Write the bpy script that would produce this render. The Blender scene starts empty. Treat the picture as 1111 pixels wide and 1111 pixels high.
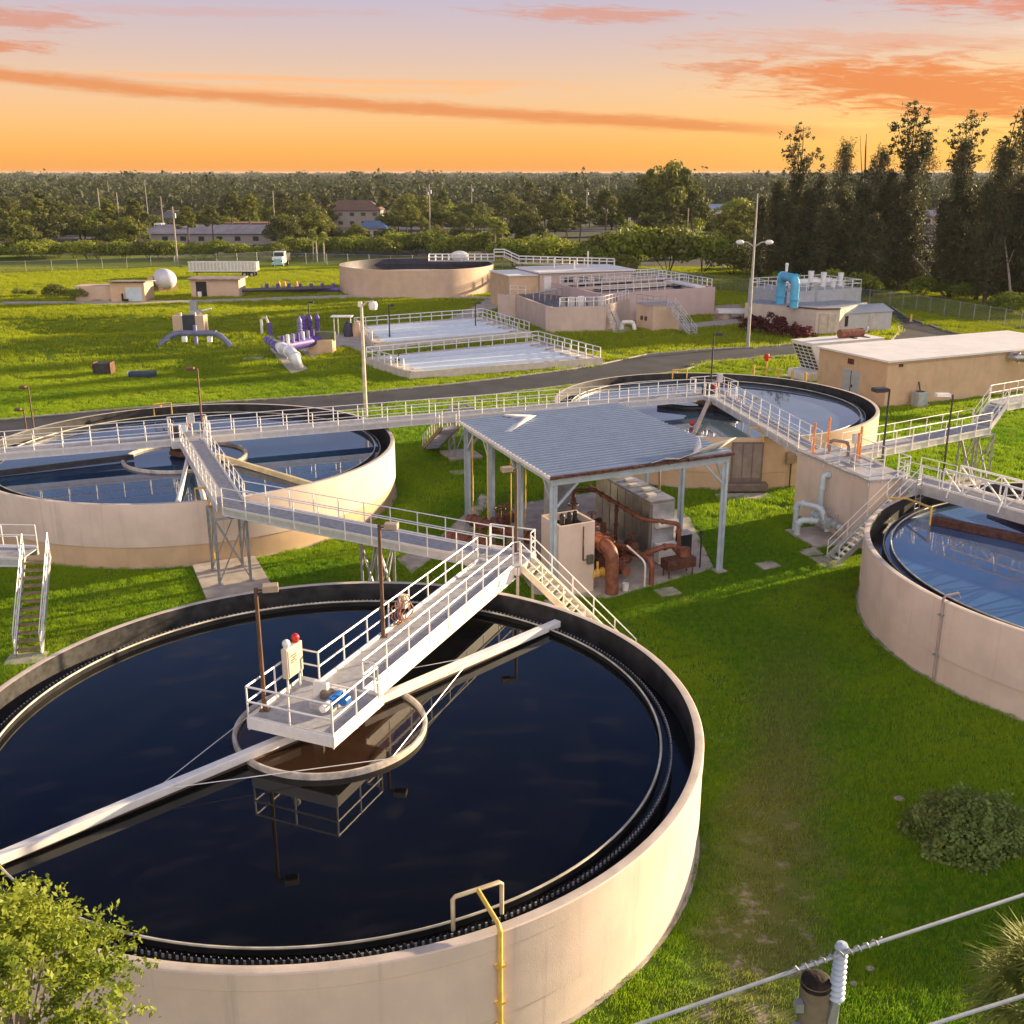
import bpy, bmesh, math, random
import numpy as np
from mathutils import Vector, Matrix
R_=math.radians; PI=math.pi
random.seed(7); rng=np.random.default_rng(7)
SC=bpy.context.scene; COL=SC.collection
# ---------------------------------------------------------------- camera
FP=1165.0; PC=555.5; HY=187.0; CZ=19.44; RIM=3.44; DECK=3.95
TH=math.atan((PC-HY)/FP); CT,ST=math.cos(TH),math.sin(TH)
cam=bpy.data.cameras.new('camera'); camo=bpy.data.objects.new('camera',cam); COL.objects.link(camo)
camo.location=(0,0,CZ); camo.rotation_euler=(PI/2-TH,0,0)
cam.sensor_width=36; cam.lens=36*FP/1111.0; cam.clip_start=0.1; cam.clip_end=30000
SC.camera=camo
SC.view_settings.view_transform='Standard'; SC.view_settings.look='None'
SC.view_settings.exposure=1.6; SC.view_settings.gamma=1.0
def G(px,py,z=0.0):
    """where the sight line of a photo position meets the level z"""
    x=(px-PC)/FP; u=-(py-PC)/FP
    y=CT+u*ST; w=-ST+u*CT; t=(z-CZ)/w
    return Vector((x*t,y*t,z))
def G2(px,py,z=0.0):
    v=G(px,py,z); return (v.x,v.y)
# ---------------------------------------------------------------- node expressions
class NX:
    def __init__(s,nt,sock): s.nt=nt; s.s=sock
    def _m(s,op,o=None,o2=None):
        n=s.nt.nodes.new('ShaderNodeMath'); n.operation=op
        s.nt.links.new(s.s,n.inputs[0])
        for i,v in ((1,o),(2,o2)):
            if v is None: continue
            if isinstance(v,NX): s.nt.links.new(v.s,n.inputs[i])
            else: n.inputs[i].default_value=v
        return NX(s.nt,n.outputs[0])
    def __add__(s,o): return s._m('ADD',o)
    def __sub__(s,o): return s._m('SUBTRACT',o)
    def __mul__(s,o): return s._m('MULTIPLY',o)
    def __truediv__(s,o): return s._m('DIVIDE',o)
    def abs(s): return s._m('ABSOLUTE')
    def max(s,o): return s._m('MAXIMUM',o)
    def min(s,o): return s._m('MINIMUM',o)
    def asin(s): return s._m('ARCSINE')
    def sqrt(s): return s._m('SQRT')
    def atan2(s,o): return s._m('ARCTAN2',o)
    def pow(s,o): return s._m('POWER',o)
    def ss(s,a,b):
        n=s.nt.nodes.new('ShaderNodeMapRange'); n.interpolation_type='SMOOTHSTEP'
        s.nt.links.new(s.s,n.inputs[0]); n.inputs[1].default_value=a; n.inputs[2].default_value=b
        return NX(s.nt,n.outputs[0])
def nd(nt,t,**kw):
    n=nt.nodes.new(t)
    for k,v in kw.items(): setattr(n,k,v)
    return n
def mixc(nt,fac,a,b,mode='MIX'):
    n=nd(nt,'ShaderNodeMix',data_type='RGBA',blend_type=mode)
    for i,v in ((0,fac),(6,a),(7,b)):
        if isinstance(v,NX): nt.links.new(v.s,n.inputs[i])
        elif hasattr(v,'links'): nt.links.new(v,n.inputs[i])
        elif i==0: n.inputs[0].default_value=v
        else: n.inputs[i].default_value=(*v,1) if len(v)==3 else v
    return n.outputs[2]
def noise(nt,vec,scale,detail=4,rough=.55,dist=0):
    n=nd(nt,'ShaderNodeTexNoise'); n.inputs['Scale'].default_value=scale
    n.inputs['Detail'].default_value=detail; n.inputs['Roughness'].default_value=rough
    n.inputs['Distortion'].default_value=dist
    nt.links.new(vec,n.inputs['Vector']); return n
def ramp(nt,sock,stops):
    r=nd(nt,'ShaderNodeValToRGB'); e=r.color_ramp.elements
    while len(e)<len(stops): e.new(.5)
    for i,(p,c) in enumerate(stops): e[i].position=p; e[i].color=(*c,1)
    nt.links.new(sock,r.inputs[0]); return r.outputs[0]
# ---------------------------------------------------------------- light and sky
SUN_AZ=math.atan2(.87,.493)          # clockwise from +Y
SUN_EL=R_(9.6)
sv=Vector((math.sin(SUN_AZ)*math.cos(SUN_EL),math.cos(SUN_AZ)*math.cos(SUN_EL),math.sin(SUN_EL)))
sl=bpy.data.lights.new('sun','SUN'); sl.energy=5.0; sl.angle=R_(.6); sl.color=(1,.75,.44)
so=bpy.data.objects.new('sun',sl); COL.objects.link(so); so.rotation_euler=sv.to_track_quat('Z','Y').to_euler()
W=bpy.data.worlds.new('World'); SC.world=W; W.use_nodes=True
nt=W.node_tree; nt.nodes.clear()
out=nd(nt,'ShaderNodeOutputWorld'); bg=nd(nt,'ShaderNodeBackground'); nt.links.new(bg.outputs[0],out.inputs[0])
sky=nd(nt,'ShaderNodeTexSky',sky_type='NISHITA'); sky.sun_disc=False; sky.sun_elevation=SUN_EL; sky.sun_rotation=SUN_AZ
tc=nd(nt,'ShaderNodeTexCoord'); sep=nd(nt,'ShaderNodeSeparateXYZ'); nt.links.new(tc.outputs['Generated'],sep.inputs[0])
dx,dy,dz=[NX(nt,sep.outputs[i]) for i in range(3)]
el=dz.asin()*57.2958; az=dx.atan2(dy)*57.2958
# clear sky colour by elevation: amber at the horizon, peach, lavender, then blue
base=ramp(nt,(el/90.0).max(0.0).s,[(0,(.80,.33,.085)),(.012,(.86,.41,.10)),(.024,(.86,.47,.17)),(.042,(.78,.50,.29)),(.061,(.65,.47,.39)),
   (.088,(.50,.43,.51)),(.12,(.41,.41,.56)),(.165,(.25,.34,.59)),(.24,(.12,.22,.50)),(.34,(.04,.09,.27)),(.46,(.018,.04,.12)),(1,(.03,.06,.20))])
sund=(dx*sv.x+dy*sv.y).ss(.50,1.05)*el.ss(10,0)
base=mixc(nt,sund*.9,base,(1.12,.68,.13))
# sky behind the camera brightened, out of view, to lift the shaded walls
rear=(dy*-1.0+dx*.15).ss(-.15,.75)*el.ss(-2,6)
base=mixc(nt,rear,base,(1.22,1.10,1.12))
cv=nd(nt,'ShaderNodeCombineXYZ'); nt.links.new((az*.045).s,cv.inputs[0]); nt.links.new((el*.42).s,cv.inputs[1])
n1=noise(nt,cv.outputs[0],2.2,8,.62,.4); cn=NX(nt,n1.outputs[0])
cv2=nd(nt,'ShaderNodeCombineXYZ'); nt.links.new((az*.10).s,cv2.inputs[0]); nt.links.new((el*.6+7.0).s,cv2.inputs[1])
n2=noise(nt,cv2.outputs[0],2.6,8,.6,.6); cn2=NX(nt,n2.outputs[0])
cv3=nd(nt,'ShaderNodeCombineXYZ'); nt.links.new((az*.22).s,cv3.inputs[0]); nt.links.new((el*1.9+az*.12).s,cv3.inputs[1])
n3=noise(nt,cv3.outputs[0],2.4,9,.66,.8); cn3=NX(nt,n3.outputs[0])
wob=(cn-.5)*1.5+(cn3-.5)*.9
def streak(a,b,az0,az1,th,soft=1.0):
    """a long thin cloud along el = a + b*az between two bearings"""
    d=(el-(az*b+a)+wob*th).abs()/th
    m=d.ss(1.0*soft,.15)
    return m*az.ss(az0-5,az0+3)*az.ss(az1+4,az1-5)
def blob(el0,az0,eh,ah,sl=0.0):
    d=(((el-el0-(az-az0)*sl)/eh).pow(2.0)+((az-az0)/ah).pow(2.0)).sqrt()
    return (d+(cn2-.5)*1.5+(cn3-.5)*2.2).ss(1.05,.30)
orange=(.72,.205,.05); rose=(.62,.28,.20)
c1=streak(2.75,-.060,-40,14,.50)
col=mixc(nt,c1*.85,base,(.70,.24,.075))
c1b=streak(4.2,-.01,-18,2,.2); col=mixc(nt,c1b*.6,col,(.92,.42,.16))
c2=blob(3.7,20.0,1.7,11.5,-.12); col=mixc(nt,c2*.9,col,orange)
c3=blob(7.6,24,1.5,10,-.10); col=mixc(nt,c3*.9,col,(.66,.24,.15))
c4=blob(6.6,-24,.55,6.0,0); col=mixc(nt,c4*.85,col,rose)
c5=blob(5.4,-25,.42,4.5,0); col=mixc(nt,c5*.9,col,(.66,.25,.13))
c6=blob(7.3,4,.42,6,-.03); col=mixc(nt,c6*.8,col,rose)
c7=blob(4.9,10.5,.32,2.2,-.04); col=mixc(nt,c7*.7,col,(.66,.27,.15))
c8=blob(5.9,17,.5,9,-.05); col=mixc(nt,c8*.55,col,(.70,.33,.22))
c9=blob(6.2,26,.35,6,.02); col=mixc(nt,c9*.5,col,(.85,.62,.50))
c10=blob(3.9,-8,.25,13,.0); col=mixc(nt,c10*.55,col,(.88,.44,.17))
c11=blob(5.6,12.5,.30,8,-.06); col=mixc(nt,c11*.6,col,(.68,.36,.25))
c12=blob(7.2,-14,.30,9,.02); col=mixc(nt,c12*.5,col,(.60,.36,.33))
c13=blob(2.2,22,.22,9,0); col=mixc(nt,c13*.6,col,(.95,.62,.20))
hi=cn2.ss(.50,.72)*el.ss(9,16)*.28; col=mixc(nt,hi,col,(.55,.42,.44))
ns=nd(nt,'ShaderNodeVectorMath',operation='SCALE'); nt.links.new(sky.outputs[0],ns.inputs[0]); ns.inputs['Scale'].default_value=.005
fin=mixc(nt,1.0,col,ns.outputs[0],'ADD')
nt.links.new(fin,bg.inputs[0]); bg.inputs[1].default_value=.385
# ---------------------------------------------------------------- materials
MATS={}
def M(name,c,rough=.65,metal=0.0,var=.14,scale=1.5,bump=0.0,bscale=20,c2=None,streak=0.0,spec=.4):
    """plain surface with blotchy wear; streak adds vertical weather stains"""
    if name in MATS: return MATS[name]
    m=bpy.data.materials.new(name); m.use_nodes=True; t=m.node_tree; b=t.nodes['Principled BSDF']
    g=nd(t,'ShaderNodeNewGeometry')
    b.inputs['Roughness'].default_value=rough; b.inputs['Metallic'].default_value=metal
    b.inputs['Specular IOR Level'].default_value=spec
    n=noise(t,g.outputs['Position'],scale,6,.6); f=NX(t,n.outputs[0]).ss(.3,.72)
    dk=c2 if c2 else tuple(v*(1-2*var) for v in c)
    lt=c if c2 else tuple(min(1,v*(1+var*.6)) for v in c)
    col=mixc(t,f,dk,lt)
    if streak:
        mp=nd(t,'ShaderNodeMapping'); mp.inputs['Scale'].default_value=(2.6,2.6,.10); t.links.new(g.outputs['Position'],mp.inputs[0])
        n3=noise(t,mp.outputs[0],1.3,7,.65); f3=NX(t,n3.outputs[0]).ss(.52,.78)*streak
        col=mixc(t,f3,col,tuple(v*.5 for v in c))
    t.links.new(col,b.inputs['Base Color'])
    n4=noise(t,g.outputs['Position'],scale*4,4); rr=NX(t,n4.outputs[0])*.25+(rough-.125)
    t.links.new(rr.s,b.inputs['Roughness'])
    if bump:
        n2=noise(t,g.outputs['Position'],bscale,4); bp=nd(t,'ShaderNodeBump'); bp.inputs['Strength'].default_value=bump; bp.inputs['Distance'].default_value=.02
        t.links.new(n2.outputs[0],bp.inputs['Height']); t.links.new(bp.outputs[0],b.inputs['Normal'])
    MATS[name]=m; return m
def water(name,c,ior,rough=.015,wave=.05,wscale=1.2):
    m=bpy.data.materials.new(name); m.use_nodes=True; t=m.node_tree; b=t.nodes['Principled BSDF']
    b.inputs['Roughness'].default_value=rough; b.inputs['IOR'].default_value=ior
    g=nd(t,'ShaderNodeNewGeometry'); n=noise(t,g.outputs['Position'],.35,4); f=NX(t,n.outputs[0]).ss(.35,.7)
    col=mixc(t,f,tuple(v*.75 for v in c),c); t.links.new(col,b.inputs['Base Color'])
    n2=noise(t,g.outputs['Position'],wscale,3); bp=nd(t,'ShaderNodeBump'); bp.inputs['Strength'].default_value=wave; bp.inputs['Distance'].default_value=.03
    t.links.new(n2.outputs[0],bp.inputs['Height']); t.links.new(bp.outputs[0],b.inputs['Normal'])
    return m
cream=M('cream_stucco',(.70,.565,.475),.8,var=.06,scale=.7,bump=.2,bscale=30,streak=.42)
tan=M('tan_stucco',(.62,.43,.27),.8,var=.07,scale=.8,bump=.15,bscale=30,streak=.25)
sand=M('sand_stucco',(.60,.44,.32),.8,var=.06,scale=.6,bump=.12,bscale=30,streak=.15)
rimm=M('rim_concrete',(.60,.52,.45),.75,var=.10,scale=1.2,bump=.15)
tar=M('black_tank_lining',(.042,.041,.044),.5,var=.35,scale=1.5,bump=.2,bscale=8,streak=.3)
conc=M('concrete',(.46,.41,.36),.85,var=.14,scale=1.2,bump=.2)
alu=M('brushed_aluminium',(.66,.66,.67),.42,.55,var=.06,scale=3)
rail_m=M('rail_aluminium',(.80,.79,.78),.45,.25,var=.04,scale=3)
deckm=M('grating_deck',(.42,.42,.44),.7,.2,var=.12,scale=4,bump=.4,bscale=60)
white=M('white_paint',(.80,.78,.75),.45,var=.06,scale=2,streak=.15)
steel=M('galvanised_steel',(.40,.41,.43),.5,.5,var=.12,scale=3)
brown_pole=M('bronze_pole',(.16,.085,.05),.5,.1,var=.15,scale=3)
darkm=M('dark_metal',(.05,.05,.055),.5,.2,var=.2,scale=3)
yellow=M('yellow_paint',(.74,.47,.10),.5,var=.12,scale=3)
rust=M('rust_paint',(.26,.095,.055),.6,.05,var=.22,scale=3,bump=.1)
rust2=M('dark_rust',(.13,.05,.035),.65,.05,var=.3,scale=4,bump=.15)
stain=M('stainless_panel',(.42,.39,.36),.35,.75,var=.12,scale=1.5)
blue=M('blue_enamel',(.02,.16,.50),.35,var=.1,scale=4)
skyb=M('sky_blue_pipe',(.10,.45,.72),.4,var=.06,scale=3)
purple=M('purple_pipe',(.13,.08,.36),.45,var=.15,scale=3)
lilac=M('lilac_pipe',(.22,.22,.42),.5,var=.1,scale=2)
red=M('red_paint',(.62,.03,.025),.4,var=.1,scale=4)
orangem=M('orange_paint',(.78,.25,.06),.5,var=.1,scale=4)
beam_m=M('pale_blue_steel',(.42,.50,.57),.5,.15,var=.07,scale=2)
galv=M('zinc_valley_shade',(.045,.075,.14),.5,.35,var=.05,scale=.5)  # roof valleys, colour darkened to stand for shade between the ribs
whitemetal=M('white_roof_sheet',(.80,.78,.76),.55,var=.05,scale=.6)
greyd=M('grey_door_paint',(.42,.45,.46),.5,var=.06,scale=2)
wood=M('weathered_wood',(.22,.18,.12),.85,var=.25,scale=2,bump=.4,bscale=25,streak=.5)
black=M('black_rubber',(.015,.015,.017),.7,var=.2,scale=4)
glass=M('window_glass',(.03,.04,.05),.08,var=.1,scale=1,spec=.8)
w_near=water('dark_water',(.004,.0042,.005),1.36,wave=.03)
w_blue=water('clear_water',(.012,.042,.105),1.5,wave=.05)
w_mid=water('bright_water',(.10,.15,.21),2.0,wave=.04)
w_brown=water('brown_scum_water',(.045,.022,.012),1.45,.06,wave=.06,wscale=4)
w_laund=water('launder_water',(.004,.004,.005),1.33,.08,wave=.3,wscale=6)
# ---------------------------------------------------------------- mesh builder
OFF={}
class MB:
    def __init__(s): s.v=[]; s.f=[]
    def add(s,vs,fs):
        o=len(s.v); s.v.extend(tuple(p) for p in vs); s.f.extend(tuple(i+o for i in f) for f in fs); return s
    def box(s,c,d,rz=0.0,m=None):
        x,y,z=d[0]/2,d[1]/2,d[2]/2
        vs=[Vector(p) for p in ((-x,-y,-z),(x,-y,-z),(x,y,-z),(-x,y,-z),(-x,-y,z),(x,-y,z),(x,y,z),(-x,y,z))]
        if m is not None: vs=[m@p for p in vs]
        elif rz:
            r=Matrix.Rotation(rz,3,'Z'); vs=[r@p for p in vs]
        c=Vector(c)
        return s.add([p+c for p in vs],[(0,3,2,1),(4,5,6,7),(0,1,5,4),(1,2,6,5),(2,3,7,6),(3,0,4,7)])
    def beam(s,p,q,w,h,up=(0,0,1)):
        p,q=Vector(p),Vector(q); d=(q-p); L=d.length; d.normalize(); up=Vector(up)
        x=d.cross(up)
        if x.length<1e-4: x=d.cross(Vector((1,0,0)))
        x.normalize(); z=x.cross(d)
        vs=[]
        for e in (p,q):
            for a,b in ((-1,-1),(1,-1),(1,1),(-1,1)): vs.append(e+x*(a*w/2)+z*(b*h/2))
        return s.add(vs,[(0,1,2,3),(7,6,5,4),(0,4,5,1),(1,5,6,2),(2,6,7,3),(3,7,4,0)])
    def path(s,pts,r,n=8,closed=False,caps=True):
        pts=[Vector(p) for p in pts]; N=len(pts)
        if isinstance(r,(int,float)): r=[r]*N
        rings=[]; ref=None
        for i in range(N):
            if closed: a,b=pts[i-1],pts[(i+1)%N]
            else: a,b=pts[max(0,i-1)],pts[min(N-1,i+1)]
            t=(b-a).normalized()
            if ref is None:
                ref=t.cross(Vector((0,0,1)))
                if ref.length<1e-3: ref=Vector((1,0,0))
            x=(ref-t*ref.dot(t))
            if x.length<1e-4: x=t.orthogonal()
            x.normalize(); ref=x; y=t.cross(x)
            k=1.0
            if 0<i<N-1 and not closed:
                cs=(pts[i]-a).normalized().dot((b-pts[i]).normalized()); k=1/max(.6,math.sqrt((1+cs)/2))
            rings.append([pts[i]+(x*math.cos(2*PI*j/n)+y*math.sin(2*PI*j/n))*r[i]*(k if k<1.3 else 1.3) for j in range(n)])
        o=len(s.v)
        for ring in rings: s.v.extend(tuple(p) for p in ring)
        m=N if closed else N-1
        for i in range(m):
            for j in range(n):
                a=o+i*n+j; b=o+i*n+(j+1)%n; c=o+((i+1)%N)*n+(j+1)%n; d=o+((i+1)%N)*n+j
                s.f.append((a,b,c,d))
        if caps and not closed:
            s.f.append(tuple(o+j for j in range(n))[::-1]); s.f.append(tuple(o+(N-1)*n+j for j in range(n)))
        return s
    def tube(s,p,q,r,n=8,r2=None): return s.path([p,q],[r,r if r2 is None else r2],n)
    def lathe(s,prof,c=(0,0,0),n=48,closed_prof=False):
        c=Vector(c); o=len(s.v); k=len(prof)
        for i in range(n):
            a=2*PI*i/n; ca,sa=math.cos(a),math.sin(a)
            for (r,z) in prof: s.v.append((c.x+r*ca,c.y+r*sa,c.z+z))
        for i in range(n):
            j=(i+1)%n
            for q in range(k if closed_prof else k-1):
                q2=(q+1)%k
                s.f.append((o+i*k+q,o+j*k+q,o+j*k+q2,o+i*k+q2))
        return s
    def prism(s,poly,z0,z1):
        n=len(poly); 
        ar=sum(poly[i][0]*poly[(i+1)%n][1]-poly[(i+1)%n][0]*poly[i][1] for i in range(n))
        if ar<0: poly=poly[::-1]
        vs=[(p[0],p[1],z0) for p in poly]+[(p[0],p[1],z1) for p in poly]
        return s.add(vs,[tuple(range(n))[::-1],tuple(range(n,2*n))]+[(i,(i+1)%n,n+(i+1)%n,n+i) for i in range(n)])
    def sphere(s,c,r,n=12,k=8,sc=(1,1,1)):
        prof=[(max(1e-4,r*math.sin(PI*i/k)),-r*math.cos(PI*i/k)) for i in range(k+1)]
        o=len(s.v); s.lathe(prof,(0,0,0),n)
        for i in range(o,len(s.v)):
            p=s.v[i]; s.v[i]=(p[0]*sc[0]+c[0],p[1]*sc[1]+c[1],p[2]*sc[2]+c[2])
        return s
    def disc(s,c,r,n=96): 
        return s.add([(c[0]+r*math.cos(2*PI*i/n),c[1]+r*math.sin(2*PI*i/n),c[2]) for i in range(n)],[tuple(range(n))])
    def sheet(s,poly,z):
        n=len(poly); ar=sum(poly[i][0]*poly[(i+1)%n][1]-poly[(i+1)%n][0]*poly[i][1] for i in range(n))
        if ar<0: poly=poly[::-1]
        return s.add([(p[0],p[1],z) for p in poly],[tuple(range(n))])
    def build(s,name,mat,parent=None,smooth=True,bevel=0):
        off=Vector(OFF.get(parent.name,(0,0,0))) if parent is not None else Vector((0,0,0))
        me=bpy.data.meshes.new(name); me.from_pydata([tuple(Vector(p)-off) for p in s.v],[],s.f)
        for mm in (mat if isinstance(mat,(list,tuple)) else [mat]): me.materials.append(mm)
        me.validate(); me.update()
        if smooth and len(me.polygons):
            me.polygons.foreach_set('use_smooth',[True]*len(me.polygons)); me.set_sharp_from_angle(angle=R_(38))
        o=bpy.data.objects.new(name,me); COL.objects.link(o)
        if parent is not None: o.parent=parent; OFF[o.name]=tuple(off)
        if bevel:
            b=o.modifiers.new('bevel','BEVEL'); b.width=bevel; b.segments=2; b.limit_method='ANGLE'
        return o
def tag(o,label=None,cat=None,group=None,kind=None):
    if label: o['label']=label
    if cat: o['category']=cat
    if group: o['group']=group
    if kind: o['kind']=kind
    return o
def thing(name,loc,label,cat,group=None):
    o=bpy.data.objects.new(name,None); COL.objects.link(o); o.location=loc; o.empty_display_size=.3
    OFF[o.name]=tuple(loc); return tag(o,label,cat,group)
def copy_tree(o,loc=None,rz=None,sc=None,label=None,parent=None):
    c=o.copy(); COL.objects.link(c)
    if parent is not None: c.parent=parent
    if loc is not None: c.location=loc
    if rz is not None: c.rotation_euler=(0,0,rz)
    if sc is not None: c.scale=sc if hasattr(sc,'__len__') else (sc,sc,sc)
    if label: c['label']=label
    for ch in list(o.children): copy_tree(ch,parent=c)
    return c
def struct(name,mb,mat,z=None,smooth=False):
    o=mb.build(name,mat,None,smooth); o['kind']='structure'; return o
def arc(c,r,a0,a1,z,n): return [(c[0]+r*math.cos(a0+(a1-a0)*i/(n-1)),c[1]+r*math.sin(a0+(a1-a0)*i/(n-1)),z) for i in range(n)]
def subdiv(pts,step):
    res=[]
    for a,b in zip(pts[:-1],pts[1:]):
        a,b=Vector(a),Vector(b); n=max(1,round((b-a).length/step))
        for i in range(n): res.append(a.lerp(b,i/n))
    res.append(Vector(pts[-1])); return res
POSTMESH={}
def railing(root,pts,h=1.07,step=1.6,r=.024,low=.25,mat=None,name='railing',mids=(.55,),toe=True):
    """hand rail along pts (deck level); the rails are one part, every post a sub-part"""
    mat=mat or rail_m; pts=[Vector(p) for p in pts]; mb=MB()
    for k in (1.0,)+tuple(mids): mb.path([p+Vector((0,0,h*k)) for p in pts],r,6)
    if toe:
        for a,b in zip(pts[:-1],pts[1:]): mb.beam(a+Vector((0,0,.07)),b+Vector((0,0,.07)),.012,.12)
    ro=mb.build(name,mat,root)
    off=Vector(OFF[root.name]); key=(h,low,r,mat.name)
    for p in subdiv(pts,step):
        if key not in POSTMESH:
            q=MB().tube((0,0,-low),(0,0,h),r*1.15,6).build('post',mat); q.parent=ro; POSTMESH[key]=q.data
        else:
            q=bpy.data.objects.new('post',POSTMESH[key]); COL.objects.link(q); q.parent=ro
        q.location=p-off
    return ro
# ---------------------------------------------------------------- ground
def lawn_fields(t,P):
    sp=nd(t,'ShaderNodeSeparateXYZ'); t.links.new(P,sp.inputs[0]); X,Y=NX(t,sp.outputs[0]),NX(t,sp.outputs[1])
    n=NX(t,noise(t,P,.42,6,.7).outputs[0]); tr=((X-Y*.30+.6+(n-.5)*4.5).abs()).ss(2.6,.3)*Y.ss(48,30)*Y.ss(4,14)
    stripe=NX(t,noise(t,P,.16,3,.5).outputs[0]).ss(.45,.62)
    dry=NX(t,noise(t,P,.30,5,.7,.6).outputs[0]).ss(.58,.78)
    return tr,dry,Y
def grass_material():
    m=bpy.data.materials.new('lawn'); m.use_nodes=True; t=m.node_tree; b=t.nodes['Principled BSDF']
    g=nd(t,'ShaderNodeNewGeometry'); P=g.outputs['Position']
    a=NX(t,noise(t,P,.09,6,.6).outputs[0]).ss(.38,.66); c=NX(t,noise(t,P,.9,6,.65).outputs[0]).ss(.3,.7); d=NX(t,noise(t,P,14,4,.7).outputs[0]).ss(.25,.75)
    col=mixc(t,a,(.070,.165,.008),(.155,.235,.010)); col=mixc(t,c*.6,col,(.045,.115,.006)); col=mixc(t,d*.55,col,(.12,.20,.014))
    tr,dry,Y=lawn_fields(t,P)
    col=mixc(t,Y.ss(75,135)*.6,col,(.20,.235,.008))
    col=mixc(t,dry*.5,col,(.20,.18,.055)); col=mixc(t,tr*.55,col,(.15,.125,.055))
    n5=NX(t,noise(t,P,1.3,6,.75).outputs[0]).ss(.50,.66)*tr*Y.ss(33,23); col=mixc(t,n5,col,(.38,.33,.27))
    t.links.new(col,b.inputs['Base Color']); b.inputs['Roughness'].default_value=.9; b.inputs['Specular IOR Level'].default_value=.15
    nb=noise(t,P,22,4,.7); nb2=noise(t,P,2.5,4,.7)
    bp=nd(t,'ShaderNodeBump'); bp.inputs['Strength'].default_value=.9; bp.inputs['Distance'].default_value=.06; t.links.new(nb.outputs[0],bp.inputs['Height'])
    bp2=nd(t,'ShaderNodeBump'); bp2.inputs['Strength'].default_value=.5; bp2.inputs['Distance'].default_value=.15; t.links.new(nb2.outputs[0],bp2.inputs['Height']); t.links.new(bp.outputs[0],bp2.inputs['Normal'])
    t.links.new(bp2.outputs[0],b.inputs['Normal']); return m
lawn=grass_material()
def sstep(a,b,x):
    t=np.clip((x-a)/(b-a),0,1); return t*t*(3-2*t)
def ridge(x,y,pts,w,h):
    """height of a rounded earth bank along a polyline"""
    best=np.full(x.shape,1e9)
    for (x0,y0),(x1,y1) in zip(pts[:-1],pts[1:]):
        dx,dy=x1-x0,y1-y0; t=np.clip(((x-x0)*dx+(y-y0)*dy)/(dx*dx+dy*dy),0,1)
        best=np.minimum(best,np.hypot(x-x0-t*dx,y-y0-t*dy))
    return h*(1-sstep(0,w,best))
BANK1=[(-130,104),(-60,107),(-22,112),(-8,122),(2,150)]
BANK2=[(-130,138),(-70,140),(-45,140)]
def hgt(x,y):
    x=np.asarray(x,float); y=np.asarray(y,float)
    z=ridge(x,y,[G2(-60,392),G2(0,383),G2(150,376),G2(262,372)],8.0,1.35)
    z=z+ridge(x,y,[G2(330,420),G2(290,436),G2(250,442)],5,.0)
    z=z-2.3*np.exp(-(((x+44)/28)**6+((y-141)/11)**6))+.5*np.exp(-(((x+75)/22)**2+((y-118)/7)**2))
    return z
xs=np.concatenate([np.linspace(-6000,-260,14)[:-1],np.linspace(-260,260,261),np.linspace(260,6000,14)[1:]])
ys=np.concatenate([np.linspace(-200,-21,6)[:-1],np.linspace(-20,300,161),np.linspace(300,9000,26)[1:]])
Xg,Yg=np.meshgrid(xs,ys); Zg=hgt(Xg,Yg); nxs,nys=len(xs),len(ys)
fs=[(j*nxs+i,j*nxs+i+1,(j+1)*nxs+i+1,(j+1)*nxs+i) for j in range(nys-1) for i in range(nxs-1)]
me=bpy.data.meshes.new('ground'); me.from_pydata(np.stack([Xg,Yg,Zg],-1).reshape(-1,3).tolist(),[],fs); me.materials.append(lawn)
me.polygons.foreach_set('use_smooth',[True]*len(me.polygons))
o=bpy.data.objects.new('ground',me); COL.objects.link(o); o['kind']='structure'
# ---------------------------------------------------------------- roads
asph=M('asphalt',(.052,.054,.062),.8,var=.22,scale=.35,bump=.3,bscale=25,streak=0)
kerbm=M('kerb_concrete',(.42,.38,.33),.85,var=.12,scale=1.5)
def pxs(l,z=0): return [G2(*p,z) for p in l]
FAR=[(-80,466),(0,456),(142,443.5),(250,436),(350,430),(483,418),(540,411.5),(620,401),(652,395.7),(701,385),(756,380),(828,376.5),(863,373.5),(915,368)]
NEAR=[(-80,492),(0,480),(200,462),(379,447),(430,437.5),(520,431),(607,420),(680,412),(738.7,403),(770,393),(860,386),(930,380)]
far=pxs(FAR); near=pxs(NEAR)
loop=[(976,356),(975,351),(968,344),(950,338)]
outer=[(1072,368),(1057,366.6),(1024,358),(987.6,346),(967,336),(930,331)]
struct('road',MB().sheet(far+near[::-1],.03),asph)
struct('road',MB().sheet(pxs([(915,368.2),(966,372),(976,359),(975,351),(966,343),(930,335),(860,328),(770,322),(770,318),(860,321),(967,333),(987.6,346),(1024,358),(1057,366.6),(1120,372),(1120,395),(930,380.5)]),.034),asph)
struct('road',MB().sheet(pxs([(540,318),(700,322),(770,322.5),(770,318),(700,316),(540,307),(470,303)]),.026),asph)
struct('road',MB().sheet(pxs([(300,290),(340,294),(372,303),(420,312),(372,318),(318,307),(250,309),(0,322),(-80,326),(-80,316),(0,313),(90,311),(260,306),(300,299),(285,293)]),.026),M('old_asphalt',(.15,.135,.12),.85,var=.2,scale=.3,bump=.3))
def kerb(px,name='kerb',pts=None):
    mb=MB(); p=pts or [G(*q) for q in px]
    for a,b in zip(p[:-1],p[1:]): mb.beam(Vector(a)+Vector((0,0,.06)),Vector(b)+Vector((0,0,.06)),.22,.14)
    struct(name,mb,kerbm)
kerb(FAR); kerb(NEAR[4:]); kerb([(1072,368),(1057,366.6),(1024,358),(987.6,346),(967,333)]); kerb([(966,371),(975.5,359.5),(974.5,351.5),(966,344)])
EXCL=[]
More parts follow.
